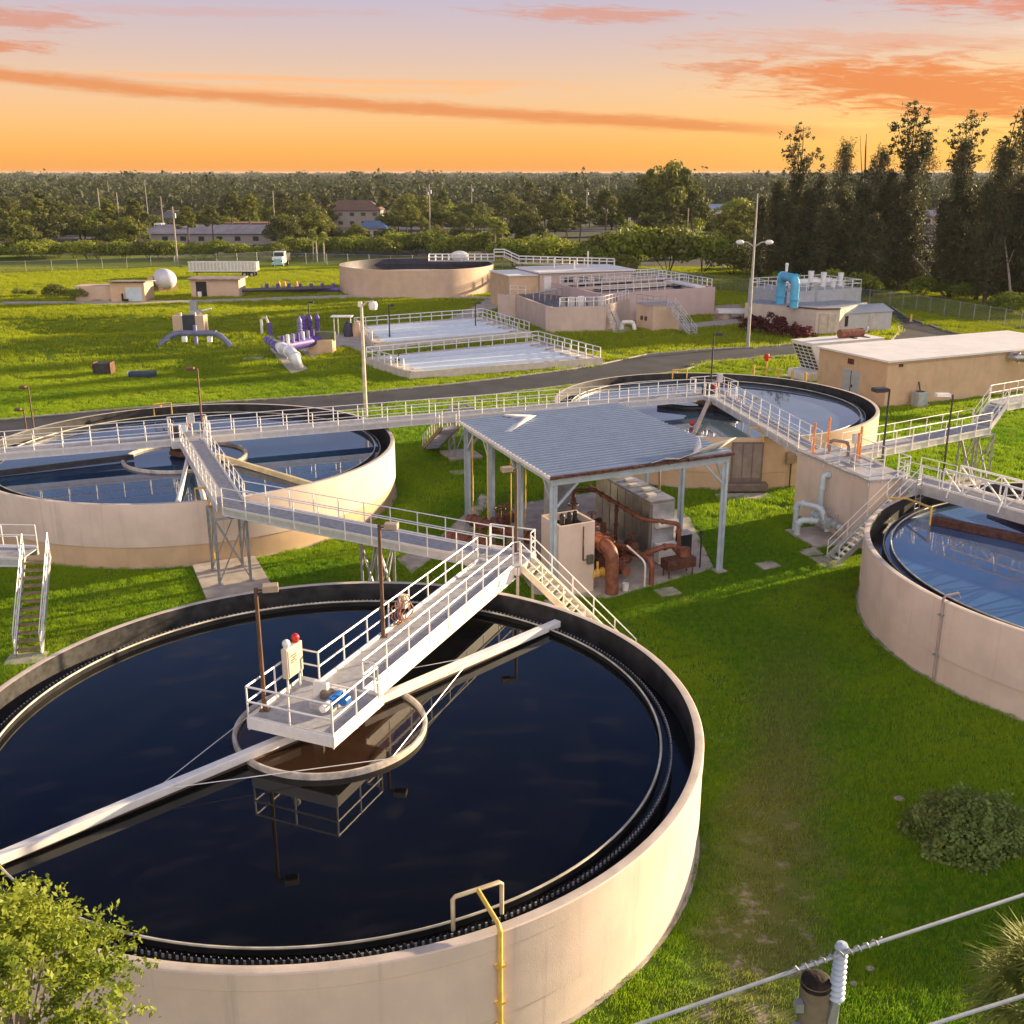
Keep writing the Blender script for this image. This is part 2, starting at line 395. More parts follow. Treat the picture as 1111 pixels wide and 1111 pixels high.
def slab(name,px,z=.08,mat=None,pts=None):
    EXCL.append(pts or pxs(px))
    return struct(name,MB().prism(pts or pxs(px),-.05,z),mat or conc)
slab('path',[(430,607),(470,590),(515,548),(522,536),(536,541),(527,552),(490,590),(447,623)],.05)
slab('path',[(560,325),(545,316),(470,355),(390,372),(397,376),(478,361)],.05)
slab('path',[(0,327.5),(200,326),(380,320),(540,322),(540,325),(380,323.5),(200,329),(0,331)],.045)
slab('path',[(775,536),(833,535),(838,541),(780,543)],.05)
slab('pavement',[(580,645),(548,600),(556,548),(690,528),(748,562),(774,617),(715,634),(660,650)],.06)

struct('woodland_floor',MB().sheet([(-4000,8500),(-400,276),(-60,270),(8,262),(44,224),(60,196),(90,170),(400,180),(4000,8500)],.04),M('leaf_litter',(.045,.046,.020),.95,var=.35,scale=.08))
# ---------------------------------------------------------------- the round tanks
NC=Vector((-5.55,29.85,0)); LC=Vector((-19.8,64.26,0)); MC=Vector((14.76,77.68,0)); RC=Vector((28.07,43.84,0))
NR,LR,MR,RR=11.33,12.5,11.65,12.2
def clarifier(name,c,R,label,wmat,lowmat,lip=True,weir=.95,wz=2.86,teeth=True,upper=None,base=True):
    t=thing(name,c,label,'tank'); n=200
    up=upper or cream
    zl=1.15
    pr=[(R-.05,zl-.02),(R,zl)]+([(R,2.98),(R+.018,3.0)] if lip else [])+[(R+(.018 if lip else 0),RIM-.03),(R-.01,RIM)]
    MB().lathe(pr,c,n).build('wall',up,t)
    MB().lathe([(R-.05,-.1),(R-.05,zl-.02)],c,n).build('lower_wall',lowmat,t)
    MB().lathe([(R-.01,RIM),(R-.13,RIM+.012),(R-.25,RIM)],c,n).build('rim',rimm,t)
    MB().lathe([(R-.25,RIM),(R-.25,2.2),(R-weir+.05,2.2)],c,n).build('tank_lining',tar,t)
    MB().lathe([(R-.25,2.42),(R-weir+.02,2.42)],c,n).build('launder_water',w_laund,t)
    rw=R-weir
    MB().lathe([(rw+.06,2.2),(rw+.06,2.84),(rw-.06,2.84),(rw-.06,2.2)],c,n).build('launder_wall',M('launder_black',(.018,.018,.022),.4,var=.3),t)
    mb=MB(); N=int(2*PI*rw/.17); vs=[];fs=[]
    for i in range(N):
        for a,z in ((0,wz+.17),(.5,wz+.03)):
            th=2*PI*(i+a)/N
            vs+= [(c.x+rw*math.cos(th),c.y+rw*math.sin(th),2.6),(c.x+rw*math.cos(th),c.y+rw*math.sin(th),z)]
    L=len(vs)
    for k in range(0,L,2): fs.append((k,(k+2)%L,(k+3)%L,k+1))
    mb.add(vs,fs); w=mb.build('weir_plate',darkm,t,smooth=False)
    sm=w.modifiers.new('solid','SOLIDIFY'); sm.thickness=.02
    mb=MB()
    for i in range(N):
        th=2*PI*(i+.5)/N; p=Vector((math.cos(th),math.sin(th),0))
        mb.beam(c+p*(rw+.035)+Vector((0,0,2.90)),c+p*(rw+.035)+Vector((0,0,2.995)),.05,.035,up=p)
    o=mb.build('notch_glint',M('notch_glint_pale',(.75,.75,.76),.3,.6),t,smooth=False); o['kind']='stuff'  # pale blocks stand for the bright sky-lit water at each notch
    bz=wz+.20; rb=rw-.28
    MB().path(arc(c,rb,0,2*PI*(1-1/160),bz,160),.035,6,closed=True).build('scum_baffle_rail',M('baffle_rail',(.62,.58,.46),.5,var=.2,scale=1.5),t)
    MB().lathe([(rb,wz-.25),(rb,bz)],c,n).build('scum_baffle',M('launder_black',(.018,.018,.022)),t)
    MB().disc((c.x,c.y,wz),rw-.03,160).build('water',wmat,t,smooth=False)
    if base: MB().lathe([(R-.06,.03),(R+.06,.03),(R+.07,-.05)],c,120).build('footing',conc,t)
    return t
T_near=clarifier('clarifier_tank',NC,NR,'big cream round tank of dark still water in the foreground',w_near,cream)
T_left=clarifier('clarifier_tank',LC,LR,'round cream tank with tan lower band under the long cross walkway at far left',w_blue,tan,lip=False)
T_mid=clarifier('clarifier_tank',MC,MR,'round tan tank with pale blue water right behind the steel canopy',w_mid,tan,lip=False,upper=tan)
T_right=clarifier('clarifier_tank',RC,RR,'round pinkish cream tank with truss bridge beside the right edge',M and water('sky_blue_water',(.06,.13,.26),1.9,wave=.03),cream,lip=False)
# pipe down the outside of the right tank
t=thing('overflow_pipe',G(1013,739.5),'thin grey pipe hooked over the wall of the right tank','pipe')
d=(G(1013,739.5)-RC).normalized(); d.z=0
p0=RC+d*(RR+.07)
MB().path([p0+Vector((0,0,.05)),p0+Vector((0,0,RIM+.12)),p0-d*.1+Vector((0,0,RIM+.25)),p0-d*.75+Vector((0,0,RIM+.25)),p0-d*.85+Vector((0,0,RIM+.05))],.05,8).build('pipe_run',M('pipe_grey_pink',(.40,.33,.31),.5),t)
for z in (1.2,2.9): MB().box(p0+Vector((0,0,z)),(.2,.2,.06),math.atan2(d.y,d.x)).build('bracket',steel,t)
# ---------------------------------------------------------------- walkways
def walkway(name,label,pts,w=1.3,z=DECK,depth=.38,rails=(1,-1),step=1.6,gap=None,cat='walkway'):
    """straight or bent deck on two girders; pts = centre line"""
    pts=[Vector((p[0],p[1],z)) for p in pts]
    t=thing(name,pts[0],label,cat)
    def offs(s):
        res=[]
        for i,p in enumerate(pts):
            a=pts[max(0,i-1)];b=pts[min(len(pts)-1,i+1)]
            d1=(p-a).normalized() if i else (b-p).normalized(); d2=(b-p).normalized() if i<len(pts)-1 else d1
            m=(d1+d2).normalized(); nn=Vector((m.y,-m.x,0)); k=1/max(.5,m.dot(d1)); res.append(p+nn*(s*k))
        return res
    l,r=offs(-w/2+.02),offs(w/2-.02); mb=MB()
    for i in range(len(pts)-1):
        mb.add([(*q[:2],q[2]+o) for o in (-.05,0) for q in (l[i],r[i],r[i+1],l[i+1])],[(0,1,2,3)[::-1],(4,5,6,7),(0,4,7,3)[::-1],(0,1,5,4)[::-1] if 0 else (0,4,5,1)[::-1],(1,5,6,2)[::-1],(2,6,7,3)[::-1]])
    mb.build('deck',deckm,t,smooth=False)
    for s in (-1,1):
        q=offs(s*w/2); mb=MB()
        for a,b in zip(q[:-1],q[1:]): mb.beam(a-Vector((0,0,depth/2-.06)),b-Vector((0,0,depth/2-.06)),.07,depth)
        for a,b in zip(q[:-1],q[1:]):
            mb.beam(a-Vector((0,0,depth-.075)),b-Vector((0,0,depth-.075)),.2,.02); mb.beam(a+Vector((0,0,.065)),b+Vector((0,0,.065)),.12,.02)
        mb.build('girder',alu,t,smooth=False)
        if s in rails:
            q=offs(s*(w/2+.045)); railing(t,q,step=step,low=.28)
    return t
AX=(MC-LC).normalized(); AX.z=0; AXN=Vector((-AX.y,AX.x,0))
ls=LC-AX*12.5; le=LC+AX*1.0
walkway('cross_walkway','long straight walkway over left round tank reaching its centre platform',[ls-AX*4,LC-AX*1.0])
mid_a=LC+AX*(18.8)
walkway('cross_walkway','long walkway from left tank centre to the post tower left of the canopy',[LC+AX*1.0,mid_a])
walkway('cross_walkway','walkway passing behind the canopy roof to the middle tank centre',[mid_a+AX*.02,MC-AX*1.1])
INC=Vector((-13.75,50.2,0))
dd=(INC-LC).normalized()
walkway('branch_walkway','sloping looking branch walkway from left tank centre toward the viewer',[LC+dd*1.25,INC])
LAND=Vector((-.35,42.6,0))
walkway('link_walkway','link walkway from braced tower to the near tank stair landing',[INC+dd*.12+Vector((.1,-.05,0)),LAND-Vector((.35,-.1,0))],w=1.35,step=1.5)
STB=Vector((17.45,61.2,0)); dm=(STB-MC).normalized()
walkway('branch_walkway','walkway from middle tank centre down to the pipe-clad stair block',[MC+dm*1.1,STB])
# centre platforms of the left and middle tanks
def platform(name,label,c,ax,w,l,rails):
    t=thing(name,(c[0],c[1],DECK),label,'platform'); a=math.atan2(ax.y,ax.x); n=Vector((-ax.y,ax.x,0))
    MB().box((c[0],c[1],DECK-.012),(l,w,.05),a).build('deck',deckm,t,smooth=False)
    mb=MB(); cc=Vector((c[0],c[1],DECK-.2))
    for s in (-1,1):
        mb.beam(cc+n*(s*w/2)-ax*l/2,cc+n*(s*w/2)+ax*l/2,.06,.36); mb.beam(cc+ax*(s*(l/2-.03))-n*(w/2-.03),cc+ax*(s*(l/2-.03))+n*(w/2-.03),.06,.36)
    mb.build('edge_frame',alu,t,smooth=False)
    for pts in rails: railing(t,[(c[0]+ax.x*u*l/2+n.x*v*w/2,c[1]+ax.y*u*l/2+n.y*v*w/2,DECK) for u,v in pts],step=1.25,low=.3)
    return t
platform('centre_platform','square platform at the centre of left tank where two walkways meet',LC,AX,2.4,2.3,[[(-1,.5),(-1,1),(1,1),(1,.5)],[(-1,-.5),(-1,-1),(-.5,-1)],[(.5,-1),(1,-1),(1,-.5)]])
platform('centre_platform','square platform at the centre of middle tank beside a dark lamp',MC,AX,2.6,2.4,[[(-1,.5),(-1,1),(1,1),(1,.4)],[(-1,-.5),(-1,-1),(-.5,-1)],[(1,.4),(1,-1),(.5,-1)]])
# ---------------------------------------------------------------- braced towers under the walkways
def tower(name,label,c,ax,w,l,top,pad=(3.4,3.2),brace=True):
    c=Vector((c[0],c[1],0)); t=thing(name,c,label,'tower'); a=math.atan2(ax.y,ax.x); n=Vector((-ax.y,ax.x,0))
    cs=[c+ax*(u*l/2)+n*(v*w/2) for u,v in ((-1,-1),(1,-1),(1,1),(-1,1))]
    MB().box((c.x,c.y,.09),(pad[0],pad[1],.18),a).build('concrete_pad',conc,t,smooth=False)
    for p in cs:
        mb=MB(); mb.box((p.x,p.y,.2),(.34,.34,.04),a); mb.beam(p+Vector((0,0,.2)),p+Vector((0,0,top)),.14,.03,up=ax); mb.beam(p+Vector((0,0,.2)),p+Vector((0,0,top)),.03,.14,up=ax)
        mb.build('leg',steel,t,smooth=False)
    if brace:
        for i in range(4):
            p,q=cs[i],cs[(i+1)%4]; mb=MB(); e=(q-p).normalized().cross(Vector((0,0,1)))*.05
            mb.beam(p+e+Vector((0,0,.35)),q+e+Vector((0,0,top-.1)),.06,.06); mb.beam(q-e+Vector((0,0,.35)),p-e+Vector((0,0,top-.1)),.06,.06)
            mb.build('cross_brace',steel,t,smooth=False)
    mb=MB()
    for i in range(4): mb.beam(cs[i]+Vector((0,0,top-.06)),cs[(i+1)%4]+Vector((0,0,top-.06)),.1,.1)
    mb.build('cap_frame',steel,t,smooth=False); return t
tower('support_tower','braced steel tower on concrete pad in front of left round tank',(-14.05,50.35),dd,1.5,2.3,DECK-.34,pad=(5.0,3.2))
tower('support_tower','braced steel tower at the end of cross walkway left of canopy',G(500,497)+Vector((0,.6,0)),AX,1.2,1.4,DECK-.34,pad=(2.4,2.6))
tower('support_trestle','slim two legged trestle under the middle of the link walkway',(-6.1,45.9),(LAND-INC).normalized(),1.1,1.0,DECK-.34,pad=(1.6,1.8))
# ---------------------------------------------------------------- generic pieces
def stairs(name,label,top,bot,w=.95,n=None,rails=(1,-1),mat=None,tmat=None,rail_h=1.0,step=1.3):
    """open flight from a deck edge to the ground"""
    mat=mat or alu; tmat=tmat or deckm
    top,bot=Vector(top),Vector(bot); t=thing(name,(bot.x,bot.y,bot.z),label,'stairs')
    d=bot-top; h=Vector((d.x,d.y,0)); run=h.length; h.normalize(); nn=Vector((-h.y,h.x,0)); a=math.atan2(h.y,h.x)
    n=n or max(3,round(-d.z/.23))
    for i in range(1,n):
        p=top.lerp(bot,i/n); mb=MB(); mb.box((p.x,p.y,p.z),(run/n*.95,w-.1,.04),a); mb.box((p.x+h.x*run/n*.46,p.y+h.y*run/n*.46,p.z-.02),(.03,w-.1,.07),a)
        mb.build('tread',tmat,t,smooth=False)
    for s in (-1,1):
        e=nn*(s*w/2); MB().beam(top+e-Vector((0,0,.05)),bot+e+Vector((0,0,.08)),.06,.28).build('stringer',mat,t,smooth=False)
        if s in rails: railing(t,[top+e,bot+e+Vector((0,0,.05))],h=rail_h,step=step,low=.05,toe=False)
    q=bot+h*.35
    MB().box((q.x,q.y,bot.z+.04),(1.1,w+.5,.10),a).build('landing_slab',conc,t,smooth=False)
    return t
def lamp(loc,h,label,head=(1,0),mat=None,hm=None,r=.055,arm=.42,box=(.46,.34,.2),base=True,group=None):
    """slim pole with one box lantern on a short arm"""
    t=thing('lamp_post',loc,label,'lamp post',group); c=Vector(loc); mat=mat or darkm; hm=hm or mat
    hd=Vector((head[0],head[1],0)).normalized()
    MB().path([c,c+Vector((0,0,h*.5)),c+Vector((0,0,h))],[r*1.25,r*1.1,r],8).build('pole',mat,t)
    MB().box((c.x,c.y,c.z+.02),(.3,.3,.04)).build('base_plate',mat,t,smooth=False)
    a=math.atan2(hd.y,hd.x); mb=MB(); mb.beam(c+Vector((0,0,h-.08)),c+hd*(arm*.6)+Vector((0,0,h-.08)),.06,.06); mb.build('arm',mat,t,smooth=False)
    p=c+hd*(arm*.45+box[0]/2)+Vector((0,0,h-.02))
    MB().box(p,box,a).build('lamp_head',hm,t,smooth=False,bevel=.02)
    MB().box(p-Vector((0,0,box[2]/2+.012)),(box[0]*.8,box[1]*.8,.02),a).build('lens',glass,t,smooth=False)
    return t
# ---------------------------------------------------------------- near tank: platform, bridge, mechanism
PC0=Vector((-5.93,29.3,DECK)); PB=Vector((LAND.x-PC0.x,LAND.y-PC0.y,0)).normalized(); PN=Vector((PB.y,-PB.x,0))
def L(u,v,z=0.0,c=None): 
    c=c or PC0; return c+PN*u+PB*v+Vector((0,0,z))
BL=(Vector((LAND.x,LAND.y,0))-Vector((PC0.x,PC0.y,0))).length
PA=math.atan2(PN.y,PN.x)
t=thing('tank_bridge',L(0,0),'white railed bridge with square end platform over the dark foreground tank','bridge')
MB().box(L(0,0,-.02),(2.9,2.8,.05),PA).build('platform_deck',deckm,t,smooth=False)
MB().box(L(0,1.4+(BL-2.3)/2,-.02),(1.5,BL-2.3,.05),PA).build('bridge_deck',deckm,t,smooth=False)
mb=MB()
for s in (-1,1):
    mb.beam(L(s*1.48,-1.44,-.12),L(s*1.48,1.44,-.12),.06,.34); mb.beam(L(-1.45,s*1.43,-.12),L(1.45,s*1.43,-.12),.06,.34)
mb.build('platform_edge',white,t,smooth=False)
for s in (-1,1):
    mb=MB(); mb.beam(L(s*.78,1.46,-.22),L(s*.78,BL-.8,-.22),.05,.60); mb.beam(L(s*.83,1.46,.06),L(s*.83,BL-.8,.06),.12,.03); mb.beam(L(s*.83,1.46,-.51),L(s*.83,BL-.8,-.51),.14,.03)
    mb.build('girder',white,t,smooth=False)
railing(t,[L(-.8,BL-.9),L(-.8,1.42),L(-1.46,1.42),L(-1.46,-1.42),L(1.46,-1.42),L(1.46,1.2)],step=1.45,low=.34,r=.027)
railing(t,[L(1.46,1.2),L(1.2,1.42),L(.8,1.42),L(.8,BL-.9)],step=1.45,low=.34,r=.027)
MB().beam(L(0,0,-3.5),L(0,0,-.1),.3,.3).build('centre_column',steel,t,smooth=False)
# motor drive on the platform
t=thing('drive_motor',L(.35,.05,.005),'blue drive motor with pale gear cover on the near tank platform','motor')
MB().box(L(.25,.15,.12),(.8,.7,.24),PA).build('gear_base',M('gear_grey',(.45,.45,.46),.5,.3),t,smooth=False,bevel=.03)
MB().lathe([(.01,.42),(.2,.42),(.26,.36),(.26,.2)],L(.2,.35,0),20).build('gear_housing',M('gear_dark',(.16,.13,.11),.5,.3),t)
MB().tube(L(.55,-.1,.3),L(.55,.45,.3),.17,16).build('motor_body',blue,t)
mb=MB(); mb.tube(L(.55,-.45,.3),L(.55,-.12,.3),.13,14); mb.sphere(L(.55,-.47,.3),.13,12,6); mb.build('motor_cap',white,t)
MB().tube(L(.85,.1,.32),L(.85,.35,.32),.16,14).build('fan_cover',blue,t)
MB().box(L(-.1,.45,.32),(.5,.16,.65),PA).build('guard_plate',white,t,smooth=False,bevel=.02)
MB().box(L(.2,.75,.3),(.7,.14,.1),PA).build('cover_bar',white,t,smooth=False,bevel=.02)
# control box
t=thing('control_box',L(-1.3,.75,0),'cream control box with a red lamp on the near platform rail','control box')
MB().box(L(-1.28,.72,1.05),(.22,.85,1.0),PA).build('cabinet',M('box_cream',(.66,.58,.46),.5,var=.08),t,smooth=False,bevel=.03)
MB().box(L(-1.16,.72,1.05),(.02,.74,.88),PA).build('cabinet_door',M('box_door',(.60,.53,.42),.45),t,smooth=False)
mb=MB()
for i,(u,w,z) in enumerate(((0,.3,1.28),(.05,.2,1.2),(-.04,.26,1.13),(.1,.1,1.06),(-.1,.12,1.06))): mb.beam(L(-1.146,.62+u-w/2,z),L(-1.146,.62+u+w/2,z),.008,.03)
mb.build('faded_marking',darkm,t,smooth=False)
for v,mm,nm in ((.95,red,'red_lamp'),(.45,white,'white_lamp')):
    mb=MB(); mb.tube(L(-1.28,v,1.55),L(-1.28,v,1.68),.1,12); mb.sphere(L(-1.28,v,1.70),.13,12,8); mb.build(nm,mm,t)
for v in (.4,1.05): MB().tube(L(-1.28,v,0),L(-1.28,v,.56),.035,8).build('leg',rail_m,t)
# hose on the rail
t=thing('hose_reel',L(-.7,6.4,.2),'tangled reddish brown hose coil hung on the bridge rail','hose')
for k in range(4):
    mb=MB(); pts=[]; 
    for i in range(49):
        a=2*PI*i/48*2+k; rr=.34+.07*math.sin(3*a+k)+.03*k
        pts.append(L(-.68+.05*math.sin(5*a+k)+.05*k,6.3+rr*math.cos(a)+.15*k,.52+rr*1.1*math.sin(a)))
    mb.path(pts,.022,6); mb.build('hose_coil',M('hose_red',(.34,.15,.10),.5),t)
MB().box(L(-.72,6.9,.75),(.3,.28,.5),PA).build('reel_box',M('box_cream',(.6,.5,.4)),t,smooth=False,bevel=.03)
# rotating mechanism
t=thing('skimmer_mechanism',(NC.x,NC.y,2.86),'round white rimmed centre well with two long white skimmer arms in the dark tank','skimmer')
fc=Vector((-5.65,29.95,0)); fr=2.86
MB().lathe([(fr,2.5),(fr,3.0),(fr+.05,3.06),(fr+.12,3.06),(fr+.14,3.0),(fr+.10,2.5)],fc,96).build('centre_well',M('well_paint',(.62,.55,.46),.5,var=.22,scale=2.5),t)
MB().disc((fc.x,fc.y,2.885),fr,96).build('scum_water',w_brown,t,smooth=False)
e1=Vector((1.75,37.75,0)); e2=Vector((-12.93,22.95,0))
for e in (e1,e2):
    d=(e-fc).normalized(); a=fc+d*1.2+Vector((0,0,3.16)); b=e+Vector((0,0,3.06))
    mb=MB(); mb.beam(a,b,.30,.26); 
    mb.build('skimmer_arm',white,t,smooth=False,bevel=.03)
    MB().beam(a-Vector((0,0,.30)),b-Vector((0,0,.28)),.07,.36).build('skimmer_blade',M('blade_brown',(.12,.085,.06),.6),t,smooth=False)
    q=a.lerp(b,.52); n=Vector((-d.y,d.x,0))
    for s in (-1,1): MB().tube(fc+n*(s*(fr+.08))-d*.2*0+Vector((0,0,3.05)),q+Vector((0,0,.1)),.013,6).build('guy_wire',rail_m,t)
# landing beside the tank with its stairs
t=thing('stair_landing',(LAND.x,LAND.y,0),'raised steel landing where link walkway and tank bridge meet','landing')
MB().box(L(0,BL+.05,-.02,PC0),(2.1,1.9,.05),PA).build('deck',deckm,t,smooth=False)
mb=MB()
for s in (-1,1):
    mb.beam(L(s*1.05,BL-.9,-.17),L(s*1.05,BL+1.0,-.17),.07,.34); mb.beam(L(-1.0,BL+.05+s*.95,-.17),L(1.0,BL+.05+s*.95,-.17),.07,.34)
mb.build('edge_frame',alu,t,smooth=False)
for u in (-.95,.95):
    for v in (-.75,.95):
        p=L(u,BL+v,-.1); MB().beam((p.x,p.y,0),p,.12,.12).build('leg',steel,t,smooth=False)
railing(t,[L(-1.02,BL-.85),L(-.82,BL-.9)],step=2,low=.3)
railing(t,[L(-1.02,BL+.85),L(-1.02,BL+.98),L(1.02,BL+.98),L(1.02,BL+.5)],step=1.0,low=.3)
railing(t,[L(.82,BL-.9),L(1.02,BL-.7)],step=1.0,low=.3)
sd=Vector((.92,-.39,0)).normalized()
s0=L(1.08,BL-.15,0); s1=s0+sd*4.7; s1.z=0.0
stairs('access_stairs','cream steps with double white rails from landing down to the canopy slab',s0,s1,w=1.1,mat=M('stair_cream',(.72,.66,.55),.5),tmat=M('tread_cream',(.60,.55,.42),.7,var=.15,scale=4),n=16)
# yellow spray pipe on the near wall
t=thing('spray_pipe',NC+Vector((0,0,0)),'yellow pipe climbing the near tank wall to a T shaped spray bar','pipe')
pw=G(541,1012,RIM); dd2=(pw-NC); dd2.z=0; dd2.normalize(); tn=Vector((-dd2.y,dd2.x,0)); p0=NC+dd2*(NR+.09)
zz=lambda p,z: Vector((p.x,p.y,z))
j=NC+dd2*(NR-1.05)
MB().path([zz(p0,.55),zz(p0,RIM+.12),zz(p0,RIM+.22)-dd2*.1,zz(j,RIM+.42)],.055,10).build('riser',yellow,t)
MB().path([zz(j+tn*.62,2.98),zz(j+tn*.62,RIM+.36),zz(j+tn*.56,RIM+.42),zz(j-tn*.56,RIM+.42),zz(j-tn*.62,RIM+.36),zz(j-tn*.62,2.98)],.05,10).build('spray_bar',M('pale_yellow',(.72,.60,.36),.5),t)
MB().tube(zz(p0,.1),zz(p0,.55),.07,10).build('valve',darkm,t)
for z in (.95,1.6,2.6): MB().box(zz(p0,z)-dd2*.03,(.16,.22,.06),math.atan2(dd2.y,dd2.x)).build('clamp',yellow,t,smooth=False)
# ladder inside near tank under the bridge end
# lamps on the near bridge
lamp(L(-1.35,-.75,0),3.95,'bronze lamp post at the outer corner of the near platform',head=(.9,.2),mat=brown_pole,hm=M('lamp_tan',(.42,.33,.24),.5),r=.06)
lamp(L(-.72,5.4,0),4.1,'bronze lamp post halfway along the near tank bridge',head=(.95,-.1),mat=brown_pole,hm=M('lamp_tan',(.42,.33,.24)),r=.06)
lamp(L(.25,BL+.75,0),3.75,'bronze lamp post on the stair landing in front of the canopy',head=(-.9,-.3),mat=brown_pole,hm=M('lamp_tan',(.42,.33,.24)),r=.06)
# ---------------------------------------------------------------- canopy
ZC=6.22
A,B,Cc,D=Vector((1.9,47.05,0)),Vector((10.55,51.25,0)),Vector((-2.55,58.1,0)),Vector((6.15,62.5,0))
t=thing('canopy',A,'open steel canopy with corrugated grey roof and torn white edge strips','canopy')
U=(B-A).normalized(); V=(Cc-A).normalized()
for P,Q in ((A,Cc),(B,D)):
    for f in (0,.34,.67,.985):
        p=P.lerp(Q,f); mb=MB(); mb.beam(p+Vector((0,0,.05)),p+Vector((0,0,ZC-.3)),.21,.04,up=U); mb.beam(p+U*.10+Vector((0,0,.05)),p+U*.10+Vector((0,0,ZC-.3)),.03,.19,up=U); mb.beam(p-U*.10+Vector((0,0,.05)),p-U*.10+Vector((0,0,ZC-.3)),.03,.19,up=U)
        po=mb.build('post',beam_m,t,smooth=False)
        MB().box((p.x,p.y,.10),(.6,.6,.08),math.atan2(U.y,U.x)).build('base_plate',conc,po,smooth=False)
    e=.22
    MB().beam(P+V*.1+Vector((0,0,ZC-.2)),Q-V*.1+Vector((0,0,ZC-.2)),.16,.30).build('side_beam',beam_m,t,smooth=False)
for P,Q in ((A,B),(Cc,D)): MB().beam(P-U*.15+Vector((0,0,ZC-.18)),Q+U*.15+Vector((0,0,ZC-.18)),.18,.42).build('end_beam',beam_m,t,smooth=False)
for P,Q in ((A,B),(Cc,D)):
    for f,s in ((0,1),(1,-1)):
        p=P.lerp(Q,f); MB().beam(p+Vector((0,0,ZC-1.6)),p+U*(s*1.25)+Vector((0,0,ZC-.4)),.1,.1).build('knee_brace',beam_m,t,smooth=False)
for P,Q in ((A,Cc),(B,D)):
    for f,s in ((0,1),(.34,1),(.67,1),(.985,-1)):
        p=P.lerp(Q,f); MB().beam(p+Vector((0,0,ZC-1.5)),p+V*(s*1.1)+Vector((0,0,ZC-.35)),.1,.1).build('knee_brace',beam_m,t,smooth=False)
mb=MB()
for f in (.2,.4,.6,.8):
    mb=MB(); mb.beam(A.lerp(Cc,f)+Vector((0,0,ZC-.06)),B.lerp(D,f)+Vector((0,0,ZC-.06)),.1,.14); mb.build('purlin',rust2,t,smooth=False)
# corrugated sheet
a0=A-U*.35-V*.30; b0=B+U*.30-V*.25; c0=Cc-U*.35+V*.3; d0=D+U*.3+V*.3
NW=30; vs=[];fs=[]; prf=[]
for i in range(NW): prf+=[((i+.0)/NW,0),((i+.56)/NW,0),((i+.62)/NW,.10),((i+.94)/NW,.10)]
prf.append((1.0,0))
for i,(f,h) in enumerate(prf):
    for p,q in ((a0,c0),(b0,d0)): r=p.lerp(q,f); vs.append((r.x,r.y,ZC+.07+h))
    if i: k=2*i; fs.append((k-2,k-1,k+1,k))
rf=MB().add(vs,fs).build('roof_sheet',[galv,M('zinc_rib_lit',(.27,.34,.45),.45,.3,var=.05)],t,smooth=False)
for k_,po_ in enumerate(rf.data.polygons): po_.material_index=1 if k_%4 in (1,2) else 0  # paler ribs over darker valleys: rib shading put into the colour
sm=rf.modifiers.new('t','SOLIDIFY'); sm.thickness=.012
# torn flashing and rusty fascia blocks
mb=MB()
for i in range(26):
    f=(i+.5)/26; p=a0.lerp(b0,f)
    if rng.random()<.97: mb.box((p.x-V.x*.02,p.y-V.y*.02,ZC+.05),(.37,.13,.10+.05*rng.random()),math.atan2(U.y,U.x)+.1*rng.standard_normal())
mb.build('rusty_edge',rust2,t,smooth=False)
mb=MB(); mb.beam(a0+Vector((0,0,ZC+.08)),c0+Vector((0,0,ZC+.08)),.10,.14); mb.build('edge_flashing',white,t,smooth=False)
def ribbon(name,pts,w):
    vs=[];fs=[]
    for i,(p,a,ww) in enumerate(pts):
        d=(Vector(pts[min(i+1,len(pts)-1)][0])-Vector(pts[max(0,i-1)][0])).normalized(); s=d.cross(Vector((0,0,1))).normalized(); n=s.cross(d)
        e=(s*math.cos(a)+n*math.sin(a))*(ww*w/2); vs+=[Vector(p)-e,Vector(p)+e]
        if i: k=2*i; fs.append((k-2,k-1,k+1,k))
    o=MB().add(vs,fs).build(name,white,t); s=o.modifiers.new('t','SOLIDIFY'); s.thickness=.015; return o
E=lambda f,v,z: a0.lerp(b0,f)+V*v+Vector((0,0,ZC+z))
ribbon('torn_strip',[(E(.53,-.05,.16),.3,.15),(E(.60,.08,.22),.5,.5),(E(.68,.0,.15),.5,.4),(E(.78,.10,.28),.7,.8),(E(.86,.2,.42),.8,1.0),(E(.93,.25,.5),.7,1.2),(E(.985,.3,.58),.6,1.5)],.85)
ribbon('torn_strip',[(E(.80,.45,.18),.9,1.0),(E(.82,.75,.30),1.1,1.4),(E(.845,.95,.85),1.2,.25)],.95)
F=lambda f,u,z: a0.lerp(c0,f)+U*u+Vector((0,0,ZC+z))
ribbon('torn_strip',[(F(.70,1.5,.16),.1,.6),(F(.80,2.6,.2),.15,1),(F(.885,3.9,.3),.2,1)],.62)
ribbon('torn_strip',[(F(.885,3.9,.3),.1,.8),(F(.95,3.0,.25),.1,.9),(F(1.0,2.75,.18),.1,.9)],.4)
# ---------------------------------------------------------------- equipment under the canopy
UA=math.atan2(U.y,U.x)
def K(u,v,z=0.0): return A+U*u+V*v+Vector((0,0,z))
t=thing('pump_vault',K(1.5,1.45),'tall cream box vault with open top in front of the rusty pipes','vault')
mb=MB(); c=K(1.5,1.5)
for (du,dv,sx,sy) in ((0,-.95,1.95,.14),(0,.95,1.95,.14),(-.91,0,.14,1.76),(.91,0,.14,1.76)): p=c+U*du+V*dv; mb.box((p.x,p.y,1.8),(sx,sy,3.6),UA)
mb.build('wall',cream,t,smooth=False); MB().box((c.x,c.y,3.2),(1.7,1.76,.1),UA).build('pit_floor',black,t,smooth=False)
p=c-V*1.06; MB().path([p+U*.35+Vector((0,0,3.45)),p+U*.35+Vector((0,0,1.75)),p+U*.65+Vector((0,0,1.75))],.03,6).build('conduit',rust2,t)
